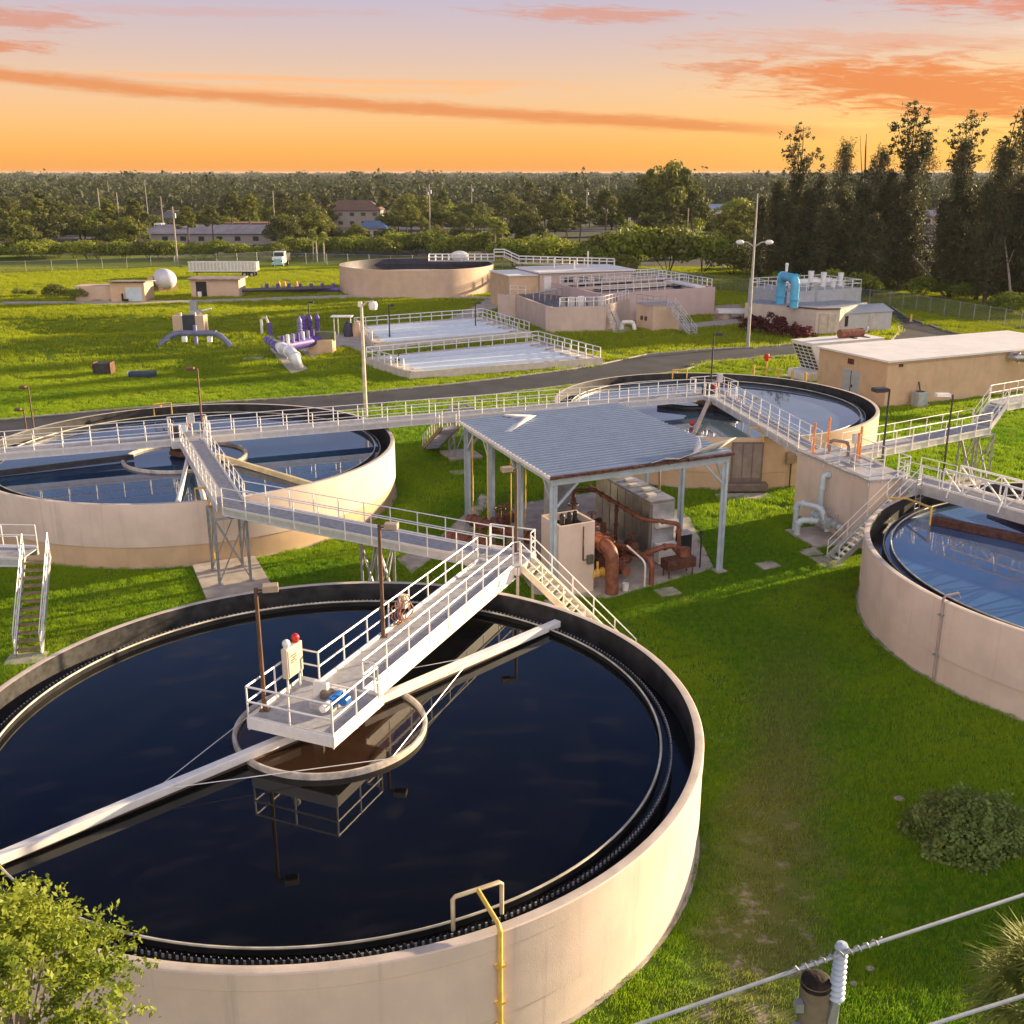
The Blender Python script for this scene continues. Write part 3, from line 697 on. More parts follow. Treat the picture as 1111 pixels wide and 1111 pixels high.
p=c-V*1.08+U*.72; MB().box((p.x,p.y,1.75),(.32,.2,.45),UA).build('switch_box',M('box_green_grey',(.12,.13,.10),.5),t,smooth=False,bevel=.02)
for u in (-.35,.1,.45):
    p=c+U*u+V*(.2*u); mb=MB(); mb.tube((p.x,p.y,3.2),(p.x,p.y,3.72),.13,12); mb.sphere((p.x,p.y,3.75),.15,10,6); mb.build('pump_head',darkm,t)
def flanged(root,pts,r,mat,fl=(),n=14,name='pipe_run'):
    mb=MB(); mb.path(pts,r,n); pts=[Vector(p) for p in pts]
    tot=[0]
    for a,b in zip(pts[:-1],pts[1:]): tot.append(tot[-1]+(b-a).length)
    for f in fl:
        s=f*tot[-1]
        for i in range(len(pts)-1):
            if tot[i]<=s<=tot[i+1]+1e-6:
                d=(pts[i+1]-pts[i]).normalized(); q=pts[i]+d*(s-tot[i]); mb.tube(q-d*.06,q+d*.06,r*1.35,n); break
    return mb.build(name,mat,root)
def bend(p,q,r0,k=5):
    """corner points p->q->r0 rounded"""
    p,q,s=Vector(p),Vector(q),Vector(r0); return [p]+[ (q+(p-q)*0).lerp(q,0) for _ in ()]+[((p.lerp(q,i/k)).lerp(q.lerp(s,i/k),i/k)) for i in range(1,k)]+[s]
def elbowed(pts,rad):
    pts=[Vector(p) for p in pts]; res=[pts[0]]
    for i in range(1,len(pts)-1):
        a=(pts[i-1]-pts[i]); b=(pts[i+1]-pts[i]); k=min(rad,a.length*.45,b.length*.45)
        p=pts[i]+a.normalized()*k; q=pts[i]+b.normalized()*k
        for j in range(6): f=j/5; res.append(p.lerp(pts[i],f).lerp(pts[i].lerp(q,f),f))
    res.append(pts[-1]); return res
def valve(name,label,c,ax,r,mat,wheel=True,up=(0,0,1)):
    t=thing(name,c,label,'valve'); c=Vector(c); ax=Vector(ax).normalized(); up=Vector(up)
    mb=MB(); mb.sphere(c,r*1.3,12,8); mb.tube(c-ax*r*1.7,c+ax*r*1.7,r,12); mb.tube(c-ax*r*1.9,c-ax*r*1.5,r*1.5,12); mb.tube(c+ax*r*1.5,c+ax*r*1.9,r*1.5,12)
    mb.build('valve_body',mat,t)
    MB().tube(c,c+up*r*3.4,r*.35,8).build('stem',mat,t)
    if wheel: MB().path([c+up*r*3.3+Vector((math.cos(a)*r*1.3,math.sin(a)*r*1.3,0)) for a in np.linspace(0,2*PI,17)[:-1]],r*.16,6,closed=True).build('handwheel',mat,t)
    return t
def pipe(label,pts,r,mat,fl=(),name='pipe',cat='pipe',rad=.5,legs=()):
    t=thing(name,pts[0],label,cat); flanged(t,elbowed(pts,rad),r,mat,fl)
    for p in legs:
        p=Vector(p); MB().beam((p.x,p.y,.05),p,.1,.1).build('support_leg',steel,t,smooth=False)
    return t
pipe('rusty red header pipe leading in from behind the canopy, upper of two',[K(-.9,9.2,1.6),K(1.0,4.8,1.6)],.26,rust,(.08,.25,.42,.6,.8,.95))
pipe('rusty red header pipe beside the path, lower of the two under the canopy',[K(-2.3,8.8,.2),K(-2.3,8.8,1.0),K(-1.5,7.3,1.0),K(.3,4.0,1.0)],.28,rust,(.2,.38,.52,.7,.9),rad=.4)
pipe('fat rusty elbow pipe turning down into the grass before the canopy',[K(2.6,4.8,2.3),K(3.05,1.2,2.3),K(3.15,-.1,2.3),K(3.17,-.2,0)],.32,rust,(.05,.28,.5,.60),rad=.75)
pipe('rusty overhead pipe run with couplings sloping across the equipment',[K(5.5,7.2,3.15),K(6.5,2.8,2.45),K(8.2,1.9,2.25),K(8.3,1.85,.2)],.11,rust,(.06,.14,.22,.3,.38,.46,.55,.66,.8,.92),rad=.25)
pipe('thin rusty pipe arched over the stainless cabinet',[K(3.4,7.4,4.2),K(5.2,6.4,4.15),K(7.6,5.6,4.2),K(9.0,5.4,4.2),K(9.05,5.4,.2)],.07,M('pipe_brown_grey',(.28,.2,.16),.5),(.3,.6),rad=.3)
pipe('rusty low pipe at the base of the stainless cabinet',[K(5.0,3.8,.9),K(5.9,1.8,.9),K(6.8,1.3,1.35),K(7.6,1.3,1.35),K(7.9,1.2,.8)],.14,rust,(.15,.35,.55,.75,.9),rad=.3)
pipe('thin grey conduit bent up from the slab edge beside the elbow pipe',[K(5.05,-.15,0),K(5.05,-.15,1.35),K(4.6,1.0,1.9)],.05,rail_m,rad=.3)
pipe('short rusty standpipe at the front slab edge',[K(5.5,-.05,0),K(5.5,-.05,1.3),K(5.0,1.6,1.45),K(4.6,2.9,1.45)],.13,rust,(.25,.5,.75),rad=.3)
pipe('rusty riser pipe between vault and cabinet',[K(4.2,6.4,.1),K(4.2,6.4,3.3),K(5.4,6.0,3.3)],.10,rust2,(.2,.4,.6,.8),rad=.2)
pipe('second rusty riser pipe nearer the cabinet face',[K(5.9,4.6,.1),K(5.9,4.6,2.75)],.09,rust2,(.3,.6,.9))
pipe('long rusty suction pipe low along the middle of the slab',[K(3.6,6.2,.55),K(4.4,2.2,.55),K(4.6,.9,.55)],.2,rust2,(.1,.3,.5,.7,.9))
pipe('rusty cross pipe tying the fat elbow pipe to the pumps',[K(2.9,2.6,1.7),K(4.4,3.0,1.7),K(5.2,3.3,1.2)],.15,rust,(.2,.5,.8))
pipe('rear rusty cross pipe behind the pump skid',[K(2.4,5.6,1.2),K(4.0,6.2,1.2),K(6.2,7.0,1.2)],.15,rust2,(.2,.45,.7))
k=0
for (u,v,z,r,nm) in ((2.8,3.6,2.85,.20,'upper rusty valve behind the cream vault'),(3.5,2.6,2.0,.18,'rusty valve beside the fat elbow pipe'),(4.4,2.6,1.3,.20,'low rusty valve on the equipment slab centre'),(4.9,1.7,1.0,.17,'rusty valve near the thin grey conduit'),(3.4,4.6,1.5,.22,'rear rusty valve between pipe runs'),(4.3,.7,.8,.16,'small rusty valve at the slab front'),(.1,7.0,1.95,.22,'rusty valve on the upper header pipe'),(-1.1,6.8,1.3,.2,'rusty valve on the lower header pipe'),(3.9,1.5,1.5,.17,'rusty valve half hidden by the fat elbow'),(5.6,2.3,1.35,.18,'rusty valve before the cabinet end'),(.9,8.2,1.7,.22,'rearmost rusty valve by the yellow drop pipes'),(4.1,4.0,2.2,.17,'rusty valve high between the riser pipes')):
    valve('gate_valve',nm,K(u,v,z),V if k%2 else U,r,rust if k%3 else rust2); k+=1
valve('gate_valve','yellow valve at the foot of the cream vault',K(2.75,.6,.9),U,.17,yellow,wheel=False)
for i,(u,v) in enumerate(((4.3,3.4),(5.0,5.2))):
    t=thing('pump_skid',K(u,v),['dark rusty pump skid with motor behind the fat elbow pipe','rear rusty pump skid in front of the stainless cabinet'][i],'pump')
    MB().box(K(u,v-.4,.22),(1.5,2.0,.3),UA).build('skid_base',rust2,t,smooth=False,bevel=.03)
    MB().tube(K(u-.35,v-1.2,.8),K(u-.35,v-.1,.8),.36,18).build('motor',[rust2,rust][i],t)
    MB().lathe([(.05,-.22),(.46,-.22),(.5,0),(.46,.22),(.05,.22)],K(u+.4,v-.1,.8),18).build('pump_casing',rust,t)
    MB().tube(K(u+.4,v-.1,.9),K(u+.4,v-.1,1.7),.17,12).build('discharge',rust,t)
    MB().box(K(u+.3,v-1.1,.75),(.45,.4,.6),UA).build('junction_box',M('box_black_grey',(.07,.07,.075),.5),t,smooth=False,bevel=.02)
# stainless cabinet
cu,cv,cl=7.65,5.8,6.2
t=thing('stainless_cabinet',K(cu,cv),'row of tall stainless steel panels under the canopy roof','cabinet')
p=K(cu,cv,1.85); M0=Matrix((( U.x,V.x,0),(U.y,V.y,0),(0,0,1)))
MB().box(p,(1.5,cl,2.9),m=M0).build('body',M('cab_side',(.34,.32,.31),.5,.5,var=.1),t,smooth=False)
NPn=7
for i in range(NPn):
    y_=cv-cl/2+cl*(i+.5)/NPn
    q=K(cu-.78,y_,1.85); MB().box(q,(.05,cl/NPn*.93,2.8),m=M0).build('panel',stain,t,smooth=False,bevel=.02)
    q=K(cu,y_,3.33); MB().box(q,(1.5,cl/NPn*.9,.06),m=M0).build('top_panel',M('cab_top',(.55,.54,.53),.35,.6),t,smooth=False,bevel=.02)
for i in range(5):
    q=K(cu-.2+.3*(i%2),cv-2.2+i*1.0,3.42); MB().box(q,(.5,.35,.12),m=M0).build('roof_vent',white,t,smooth=False)
q=K(cu,cv-cl/2-.06,1.85); MB().box(q,(1.3,.06,2.7),m=M0).build('end_panel',M('cab_end',(.5,.51,.53),.4,.4),t,smooth=False)
MB().box(K(cu,cv,.25),(1.7,cl+.2,.28),m=M0).build('plinth',conc,t,smooth=False)
q=K(cu+.1,cv-cl/2-.4,.62); MB().box(q,(1.2,.55,1.0),m=M0).build('lower_box',white,t,smooth=False,bevel=.04)
MB().path([K(cu-.45,cv-cl/2-.25,2.15),K(cu+.75,cv-cl/2-.25,2.15)],.22,14).build('drum',white,t)
t=thing('grey_cabinet',K(4.3,9.4),'pale grey cabinet behind the pump gear at the back of the canopy','cabinet')
MB().box(K(4.6,9.0,1.75),(1.3,1.6,3.4),m=M0).build('body',M('cab_pale',(.48,.50,.53),.4,.2),t,smooth=False,bevel=.03)
MB().box(K(4.6,8.17,1.75),(1.1,.04,3.0),m=M0).build('door',M('cab_pale2',(.42,.44,.47),.4,.2),t,smooth=False)
t=thing('rusty_trough',K(7.4,.5),'rusty steel trough on legs at the front right of the slab','trough')
MB().box(K(7.4,.5,.75),(1.7,.75,.5),m=M0).build('tank',rust2,t,smooth=False,bevel=.02)
for u in (6.7,8.1):
    for v in (.22,.78): MB().beam(K(u,v,.05),K(u,v,.52),.07,.07).build('leg',rust2,t,smooth=False)
MB().tube(K(7.8,.6,.98),K(7.8,.6,1.4),.3,14).build('pump',rust,t)
t=thing('black_bin',K(9.0,2.9),'black box with grey lid beside the stainless cabinet end','bin')
MB().box(K(9.0,2.6,.75),(.7,.6,1.3),m=M0).build('body',black,t,smooth=False,bevel=.04); MB().box(K(9.0,2.6,1.43),(.76,.66,.06),m=M0).build('lid',greyd,t,smooth=False)
t=thing('bucket',K(4.7,-.2),'small white bucket on the slab edge by the fat elbow pipe','bucket')
MB().lathe([(.01,.06),(.14,.06),(.18,.42),(.16,.42),(.13,.1)],K(3.95,-.15),16).build('body',white,t)
MB().path([K(3.77,-.15,.4),K(3.8,-.15,.55),K(3.95,-.15,.62),K(4.1,-.15,.55),K(4.13,-.15,.4)],.01,6).build('handle',steel,t)
t=thing('utility_post',K(9.0,.9),'thin dark post with a small box at the slab corner','post')
MB().tube(K(9.0,.9,0),K(9.0,.9,1.9),.04,8).build('post',darkm,t); MB().box(K(9.0,.9,1.95),(.16,.12,.2),m=M0).build('box',darkm,t,smooth=False)
for i,(u,v) in enumerate(((-.7,9),(-.2,8.0),(.9,7.4),(1.5,6.8),(.4,9.6))):
    t=thing('drop_pipe',K(u,v),['thin yellow drop pipe behind left canopy post','second thin yellow drop pipe from the canopy back','thin yellow drop pipe above header pipes','thin yellow drop pipe near the vault','rearmost thin yellow drop pipe'][i],'pipe')
    MB().tube(K(u,v,.05),K(u,v,ZC-.1),.035,6).build('riser',yellow,t); MB().box(K(u,v,2.2),(.12,.12,.12)).build('coupling',yellow,t,smooth=False)
# ---------------------------------------------------------------- stair block with pipes
AZ=Matrix.Rotation(math.atan2(.43,.9),3,'Z'); ax=AZ@Vector((1,0,0)); ay=AZ@Vector((0,1,0)); AA=math.atan2(.43,.9)
bA,bB=Vector((16.75,61.0,0)),Vector((18.9,54.5,0)); bv=(bA-bB).normalized(); bu=Vector((bv.y,-bv.x,0)); bu=bu if bu.x>0 else -bu
BWd=2.45
def Q(u,v,z=0.0): return bB+bu*(u*BWd/3.1 if u>0 else u)+bv*v+Vector((0,0,z))
def Qp(u,v,z=0.0): return bB+bu*u+bv*(v-1.0)+Vector((0,0,z))
BLn=(bA-bB).length; MBk=Matrix(((bu.x,bv.x,0),(bu.y,bv.y,0),(0,0,1))); BA=math.atan2(bu.y,bu.x)
t=thing('stair_block',Q(0,0),'pinkish cream block with railed flat top between middle and right tanks','block')
MB().prism([(*Q(0,0)[:2],),(*Q(3.1,0)[:2],),(*Q(3.1,BLn)[:2],),(*Q(0,BLn)[:2],)],0,3.86).build('wall',cream,t,smooth=False)
MB().box(Q(1.55,BLn/2,3.91),(BWd+.2,BLn+.2,.10),m=MBk).build('roof_deck',deckm,t,smooth=False)
railing(t,[Q(-.05,BLn,3.96),Q(-.05,.05,3.96),Q(.9,-.05,3.96)],step=1.4,low=.35)
railing(t,[Q(2.1,-.05,3.96),Q(3.1,.05,3.96),Q(3.1,1.0,3.96)],step=1.2,low=.35)
railing(t,[Q(3.15,2.2,3.96),Q(3.15,BLn-2.4,3.96)],step=1.4,low=.35)
for u,v in ((1.0,1.2),(1.9,3.2),(.9,4.6)): MB().box(Q(u,v,3.99),(1.3,1.2,.06),m=MBk).build('hatch',alu,t,smooth=False,bevel=.02)
for i,(px,py) in enumerate(((902,452),(911,441),(948,476),(976,468))):
    v=[Q(.5,BLn-.9),Q(2.6,BLn+.1),Q(1.6,3.0),Q(3.0,4.3)][i]
    t=thing('marker_post',(v.x,v.y,3.96),['orange marker post at the back corner of the stair block','orange marker post where middle tank walkway meets the block','orange marker post near the grey box on the block','orange marker post beside right hand walkway rail'][i],'post')
    MB().tube((v.x,v.y,3.96),(v.x,v.y,5.75),.07,10).build('post',orangem,t); MB().box((v.x,v.y,3.99),(.25,.25,.05)).build('base_plate',orangem,t,smooth=False)
t=thing('gauge_box',Q(1.9,3.6,3.96),'pale grey instrument box on a post by the orange marker','instrument box')
MB().tube(Q(2.0,3.7,3.96),Q(2.0,3.7,5.3),.04,8).build('post',steel,t); MB().box(Q(2.0,3.65,5.25),(.45,.25,.55),m=MBk).build('box',M('pale_grey',(.55,.57,.58),.5),t,smooth=False,bevel=.03)
pipe('small dark grey pipe hoop on the stair block top',[Q(1.6,5.6,3.95),Q(1.6,5.6,4.75),Q(2.4,4.7,4.75),Q(2.4,4.7,3.95)],.09,M('pipe_brown_grey',(.28,.2,.16)),(.3,.7),rad=.25)
valve('gate_valve','small grey valve standing on the stair block deck',Q(.8,2.3,4.3),bv,.12,steel,wheel=True)
pb=M('pale_blue_pipe',(.52,.60,.66),.4,var=.06)
slab('concrete_pad',None,.12,pts=[tuple(Qp(*p)[:2]) for p in ((-.1,2.2),(-2.2,2.2),(-2.2,5.2),(-.1,5.2))])
pipe('pale blue pipe falling from the block wall to the valve group',[Qp(.05,4.6,3.3),Qp(-.4,4.6,3.3),Qp(-.45,4.6,.9)],.15,pb,(.05,.4,.8),rad=.35)
pipe('tall pale blue pipe hoop beside the stair block',[Qp(-1.7,5.0,.1),Qp(-1.7,5.0,1.75),Qp(-1.0,3.6,1.75),Qp(-.8,3.2,.5)],.15,pb,(.3,.45,.7),rad=.4)
pipe('low pale blue elbow pipe at the pad edge by the block',[Qp(-2.0,4.3,.1),Qp(-2.0,4.3,.95),Qp(-1.0,3.7,.95),Qp(-.6,3.4,.95)],.17,pb,(.3,.6,.85),rad=.4)
pipe('pale blue cross pipe along the foot of the block wall',[Qp(-.5,5.2,.9),Qp(-.5,2.4,.9)],.17,pb,(.1,.35,.6,.9))
for i,(u,v) in enumerate(((-.95,3.3),(-.5,4.0),(-.6,2.9))): valve('gate_valve',['grey valve on the low blue elbow','grey valve with wheel below block wall pipe','grey valve at the near end of the blue cross pipe'][i],Qp(u,v,.95),bv,.16,M('valve_grey',(.35,.38,.40),.5),wheel=i!=0)
stairs('access_stairs','long aluminium stairs climbing from the lawn to the stair block beside right tank',Vector((20.95,54.0,3.9)),Vector((16.75,52.75,0)),w=1.05,n=17)
slab('path',[(868,598),(884,594),(892,600),(874,604)],.05)
# right hand walkways
w0=Q(3.1,BLn-1.6); w1=Vector((29.9,66.9,0))
walkway('side_walkway','walkway running right from the stair block behind two lamp posts',[Vector((w0.x,w0.y,0)),w1],w=1.3,rails=(1,-1))
wd=(w1-w0); wd.z=0; wd.normalize()
t=thing('upper_stairs',(w1.x,w1.y,DECK),'short pale steep stair joining lower and upper walkways at right','stairs')
wn=Vector((wd.y,-wd.x,0)); p=w1+Vector((0,0,DECK)); q=w1+wd*1.5+Vector((0,0,DECK+1.35))
for k in range(1,7): e=p.lerp(q,k/7); MB().box(e,(.24,1.1,.04),math.atan2(wd.y,wd.x)).build('tread',deckm,t,smooth=False)
for s in (-1,1): MB().beam(p+wn*(s*.62),q+wn*(s*.62),.05,.3).build('stringer',white,t,smooth=False); railing(t,[p+wn*(s*.62),q+wn*(s*.62)],step=1.0,low=.1,toe=False)
MB().beam(p-wn*.02-Vector((0,0,.12)),q-Vector((0,0,.12)),1.2,.03,up=(0,0,1)).build('closing_plate',M('plate_pale',(.66,.70,.75),.4,.3),t,smooth=False)
walkway('upper_walkway','upper walkway leaving the frame at right past the silver duct',[q+Vector((0,0,0)),q+wd*9],w=1.3,z=DECK+1.35)
tower('support_tower','braced steel tower on pad under the right hand walkway stair',w1-wd*.3,wd,1.3,1.6,DECK-.34,pad=(4.2,3.0))
t=thing('truss_bridge',(20.8,54.2,DECK),'white lattice truss bridge out over the sky blue right tank','bridge')
r0=Vector((21.2,54.9,DECK)); r1=Vector((RC.x,RC.y,DECK)); rd=(r1-r0).normalized(); rn=Vector((rd.y,-rd.x,0)); RLn=(r1-r0).length
MB().box(r0.lerp(r1,.5)-Vector((0,0,.02)),(RLn,1.25,.05),math.atan2(rd.y,rd.x)).build('deck',deckm,t,smooth=False)
for s in (-1,1):
    a=r0+rn*(s*.66); MB().beam(a-Vector((0,0,.22)),a+rd*RLn-Vector((0,0,.22)),.06,.55).build('girder',alu,t,smooth=False)
    railing(t,[a,a+rd*2.2],step=1.1,low=.3)
    mb=MB(); n0,n1=2.4,RLn; k=9
    for zz_ in (.12,1.15): mb.beam(a+rd*n0+Vector((0,0,zz_)),a+rd*n1+Vector((0,0,zz_)),.09,.09)
    for i in range(k+1):
        f=n0+(n1-n0)*i/k; mb.beam(a+rd*f+Vector((0,0,.12)),a+rd*f+Vector((0,0,1.15)),.06,.06)
        if i<k: f2=n0+(n1-n0)*(i+1)/k; z1,z2=((.12,1.15) if i%2 else (1.15,.12)); mb.beam(a+rd*f+Vector((0,0,z1)),a+rd*f2+Vector((0,0,z2)),.07,.07)
    for f in (n0+.6,n0+3.5): mb.beam(a+rd*f+Vector((0,0,1.1)),a+rd*(f+.1)+rn*(s*.55)+Vector((0,0,-.1)),.06,.06)
    mb.build('lattice_side',white,t,smooth=False)
t=thing('skimmer_mechanism',RC+Vector((0,0,2.86)),'brown rusty scraper beams floating in the right blue tank','skimmer')
for e,w in ((G(1012,566,2.95),.5),(RC+(RC-Vector((20.5,50.5,0)))*1.2,.5)):
    d=(e-RC); d.z=0; d.normalize(); a=RC+Vector((0,0,3.05)); b=Vector((e.x,e.y,3.05)) if (e-RC).length<11.3 else RC+d*10.6+Vector((0,0,3.05))
    MB().beam(a,b,.55,.35).build('scraper_beam',rust2,t,smooth=False,bevel=.02)
MB().beam(RC+Vector((-1,.5,3.0)),RC+(Vector((22.5,52.9,0))-RC).normalized()*9.5+Vector((1.3,.4,3.0)),.25,.3).build('skimmer_trough',rust2,t,smooth=False)
MB().lathe([(2.4,2.6),(2.4,3.1),(2.5,3.1),(2.5,2.6)],RC,64).build('centre_well',rust2,t)
t=thing('tank_ladder',RC+Vector((-8,8,0)),'steel ladder down the inner wall of the right tank','ladder')
ld=(Vector((21.5,52.6,0))-RC).normalized(); lp=RC+ld*(RR-.45); lt=Vector((-ld.y,ld.x,0)); mb=MB()
for s in (-1,1): mb.tube(lp+lt*(s*.22)+Vector((0,0,2.4)),lp+lt*(s*.22)+Vector((0,0,4.6)),.03,6)
mb.build('rails',steel,t); mb=MB()
for k in range(8): mb.tube(lp+lt*.22+Vector((0,0,2.55+.26*k)),lp-lt*.22+Vector((0,0,2.55+.26*k)),.02,6)
mb.build('rungs',steel,t)
t=thing('spray_pipe',G(983,545,RIM),'pale yellow spray pipe bent over the right tank rim','pipe')
o1=G(984,541,RIM+.1); i1=G(1011,551,RIM+.3)
MB().path([o1+Vector((-.8,.5,-.1)),o1,i1,i1-Vector((0,0,1.0))],.05,8).build('pipe_run',yellow,t)
# spray pipes on other tank rims
def rimspray(c,R,px,label,z=RIM):
    q=G(*px,z); d=q-c; d.z=0; d.normalize(); tn=Vector((-d.y,d.x,0)); p=c+d*(R+.08); j=c+d*(R-1.0)
    t=thing('spray_pipe',(p.x,p.y,0),label,'pipe')
    MB().path([zz(p,.1),zz(p,RIM+.15),zz(j,RIM+.4)],.055,8).build('riser',yellow,t)
    MB().path([zz(j+tn*.6,2.95),zz(j+tn*.6,RIM+.42),zz(j-tn*.6,RIM+.42),zz(j-tn*.6,2.95)],.05,8).build('spray_bar',yellow,t)
rimspray(MC,MR,(829,476),'yellow riser pipe on the near side of middle tank'); rimspray(MC,MR,(734,404),'yellow spray bar on the far rim of middle tank'); rimspray(LC,LR,(228,546),'yellow riser pipe by the braced tower on left tank'); rimspray(LC,LR,(174,441),'yellow spray bar on the far rim of left tank')
# panel and box on the middle tank wall
t=thing('wall_panel',MC+Vector((0,-MR,0)),'grey louvred panel frame fixed to the middle tank wall','panel')
d=(G(806,530)-MC); d.z=0; d.normalize(); p=MC+d*(MR+.12); a=math.atan2(d.y,d.x)
MB().box((p.x,p.y,1.9),(.14,2.0,2.6),a).build('frame',M('panel_brown_grey',(.22,.17,.15),.5,.2),t,smooth=False)
for k in (-.62,0,.62):
    q=p+Vector((-d.y,d.x,0))*k+d*.08; MB().box((q.x,q.y,2.0),(.05,.55,2.2),a).build('panel_door',M('panel_grey2',(.30,.24,.22),.5,.2),t,smooth=False)
q=p+d*.35; MB().box((q.x,q.y,.4),(.7,2.6,.5),a).build('manifold',M('panel_brown_grey',(.22,.17,.15)),t,smooth=False,bevel=.05)
t=thing('junction_box',MC+Vector((3,-MR,0)),'tan junction box on conduit beside the yellow riser of middle tank','box')
d=(G(836,520)-MC); d.z=0; d.normalize(); p=MC+d*(MR+.15); a=math.atan2(d.y,d.x)
MB().box((p.x,p.y,2.1),(.22,.7,.75),a).build('box',M('box_tan',(.35,.24,.16),.5),t,smooth=False,bevel=.02); MB().tube((p.x,p.y,.05),(p.x,p.y,1.7),.05,8).build('conduit',rust2,t)
# mechanisms of the left and middle tanks
t=thing('skimmer_mechanism',LC+Vector((0,0,2.86)),'pale ring shaped centre well with white struts in left tank','skimmer')
lc=Vector((-19.8,62.6,0))*0+Vector((-19.9,63.4,0)); MB().lathe([(3.5,2.5),(3.5,3.0),(3.6,3.04),(3.7,3.0),(3.7,2.5)],lc,96).build('centre_well',M('well_paint',(.62,.55,.46)),t)
MB().lathe([(.2,3.3),(1.2,3.3),(1.3,3.0),(1.0,2.9),(.2,2.9)],LC,32).build('drive_turntable',rust2,t)
for e in (G(193,545,3.0),G(222,545,3.0)): MB().tube(LC+Vector((.2,-.6,3.5)),e,.14,10).build('skimmer_arm',white,t)
for e in (G(345,528,3.0),): MB().beam(LC+Vector((1,-.5,3.1)),e,.2,.3).build('skimmer_arm',M('pale_yellow',(.7,.6,.4)),t,smooth=False)
MB().beam(LC+Vector((-3,-1.6,3.1)),LC-AX*10.5+Vector((0,-1.5,3.05)),.25,.3).build('skimmer_arm',darkm,t,smooth=False)
t=thing('skimmer_mechanism',MC+Vector((0,0,2.86)),'rusty cone hub with dark curved arms in middle tank','skimmer')
MB().lathe([(.2,2.5),(.9,2.6),(1.1,3.2),(1.9,3.5),(1.9,3.7),(.2,3.8)],MC,32).build('drive_hub',rust2,t)
mb=MB()
for k in range(10): a=k*PI/5; q=MC+Vector((math.cos(a)*1.85,math.sin(a)*1.85,3.6)); mb.box(q,(.35,.25,.2),a)
mb.build('hub_brackets',M('bracket_tan',(.5,.36,.22),.5),t,smooth=False)
for e in (G(714,440,3.0),G(816,452,3.0)):
    MB().path([MC+Vector((0,-1.0,3.05)),MC.lerp(e,.5)+Vector((0,-.9,1.5))*1,e],.22,8).build('curved_arm',darkm,t)
MB().tube(MC+Vector((-.3,-.5,3.8)),G(753,470,3.0),.16,10).build('strut',M('strut_cream',(.6,.5,.4),.5),t)
MB().sphere(G(751,459,3.1),.2,10,6).build('float',red,t)
# drives on the platforms
def drive(c,label,m2):
    t=thing('drive_unit',(c.x,c.y,DECK),label,'drive'); a=math.atan2(AX.y,AX.x)
    MB().box((c.x,c.y,DECK+.3),(.8,.6,.6),a).build('gear_case',darkm,t,smooth=False,bevel=.04); MB().box((c.x+.45,c.y-.1,DECK+.55),(.35,.3,.45),a).build('motor_cover',m2,t,smooth=False,bevel=.04)
    p=c+AX*.9; MB().tube((p.x,p.y,DECK),(p.x,p.y,DECK+.9),.04,8).build('post',rail_m,t); MB().box((p.x,p.y,DECK+1.1),(.4,.25,.6),a).build('control_box',M('pale_grey',(.55,.57,.58)),t,smooth=False,bevel=.03)
drive(LC-AX*.7+AXN*.3,'dark gear drive with pale cover on left tank platform',pb); drive(MC-AX*.3+AXN*.2,'dark gear drive with red motor on middle tank platform',red)
t=thing('hose',LC+AX*.1,'orange hose hanging on the left tank platform rail','hose')
MB().path([LC+AX*(.15+.12*math.sin(k))+AXN*(.9)+Vector((0,0,DECK+1.0-.1*k)) for k in range(9)],.045,6).build('hose_run',orangem,t)
# ---------------------------------------------------------------- lamps
def lp(px,py,z,h,label,head=(1,0),**k): lamp(G(px,py,z),h,label,head,**k)
for a in ((LC+AX*.9+AXN*1.1,4.0,'dark slim lamp post on the left tank centre platform',(-1,0),brown_pole),(MC+AX*.5+AXN*1.2,4.2,'dark slim lamp post on the middle tank centre platform',(1,0),darkm)): lamp(a[0]+Vector((0,0,DECK)),a[1],a[2],a[3],mat=a[4])
lp(957,500,DECK,4.1,'dark lamp post on the stair block with lantern to the left',(-1,-.2),box=(.8,.5,.22))
lamp(Vector((25.9,62.2,0)),7.0,'dark lamp post by the side walkway with pale lantern facing left',(-1,0),hm=white,box=(.8,.5,.18))
lp(38,474,0,3.9,'bronze lamp post behind left tank near the road',(-1,0),mat=brown_pole); lp(30,476,0,2.3,'short bronze lamp post next to a taller one behind left tank',(-1,0),mat=brown_pole)
lp(423,371,0,4.4,'black lamp post at the left of the far filter basin',(1,0),r=.07,box=(.5,.5,.2)); lp(516,360,0,3.7,'black lamp post on the far filter basin wall',(1,0),r=.07,box=(.5,.5,.2)); lp(336,352,0,3.0,'small black lamp post behind the purple pipes',(1,0),r=.07,box=(.5,.5,.2))
t=thing('street_light',G(397,452),'tall cream light pole with curved arm and round lamp between left tank and basins','street light')
c=G(397,453); pm=M('pole_cream',(.62,.54,.44),.5)
MB().path([c,c+Vector((0,0,9.4))],[.18,.12],12).build('pole',pm,t); MB().path([c+Vector((0,0,9.1)),c+Vector((.5,0,9.5)),c+Vector((1.0,0,9.55))],.07,8).build('arm',pm,t)
MB().lathe([(.05,.35),(.3,.3),(.38,.05),(.3,-.3),(.1,-.4)],c+Vector((.95,0,9.2)),16).build('lamp_globe',white,t); MB().box(c+Vector((-.1,0,9.3)),(.3,.3,.4)).build('bracket',white,t,smooth=False)
t=thing('street_light',G(811,377),'very tall grey double headed light pole beside maroon hedge','street light')
c=G(811,377); MB().path([c,c+Vector((0,0,17.2))],[.22,.07],12).build('pole',M('pole_grey',(.42,.40,.38),.5),t)
for s in (-1,1):
    MB().path([c+Vector((0,0,11.4)),c+Vector((s*.8,0,11.9)),c+Vector((s*1.3,0,11.95))],.07,8).build('arm',M('pole_grey',(.42,.40,.38)),t); MB().sphere(c+Vector((s*1.65,0,11.9)),.4,14,8,(1.2,.9,.7)).build('lamp_head',white,t)
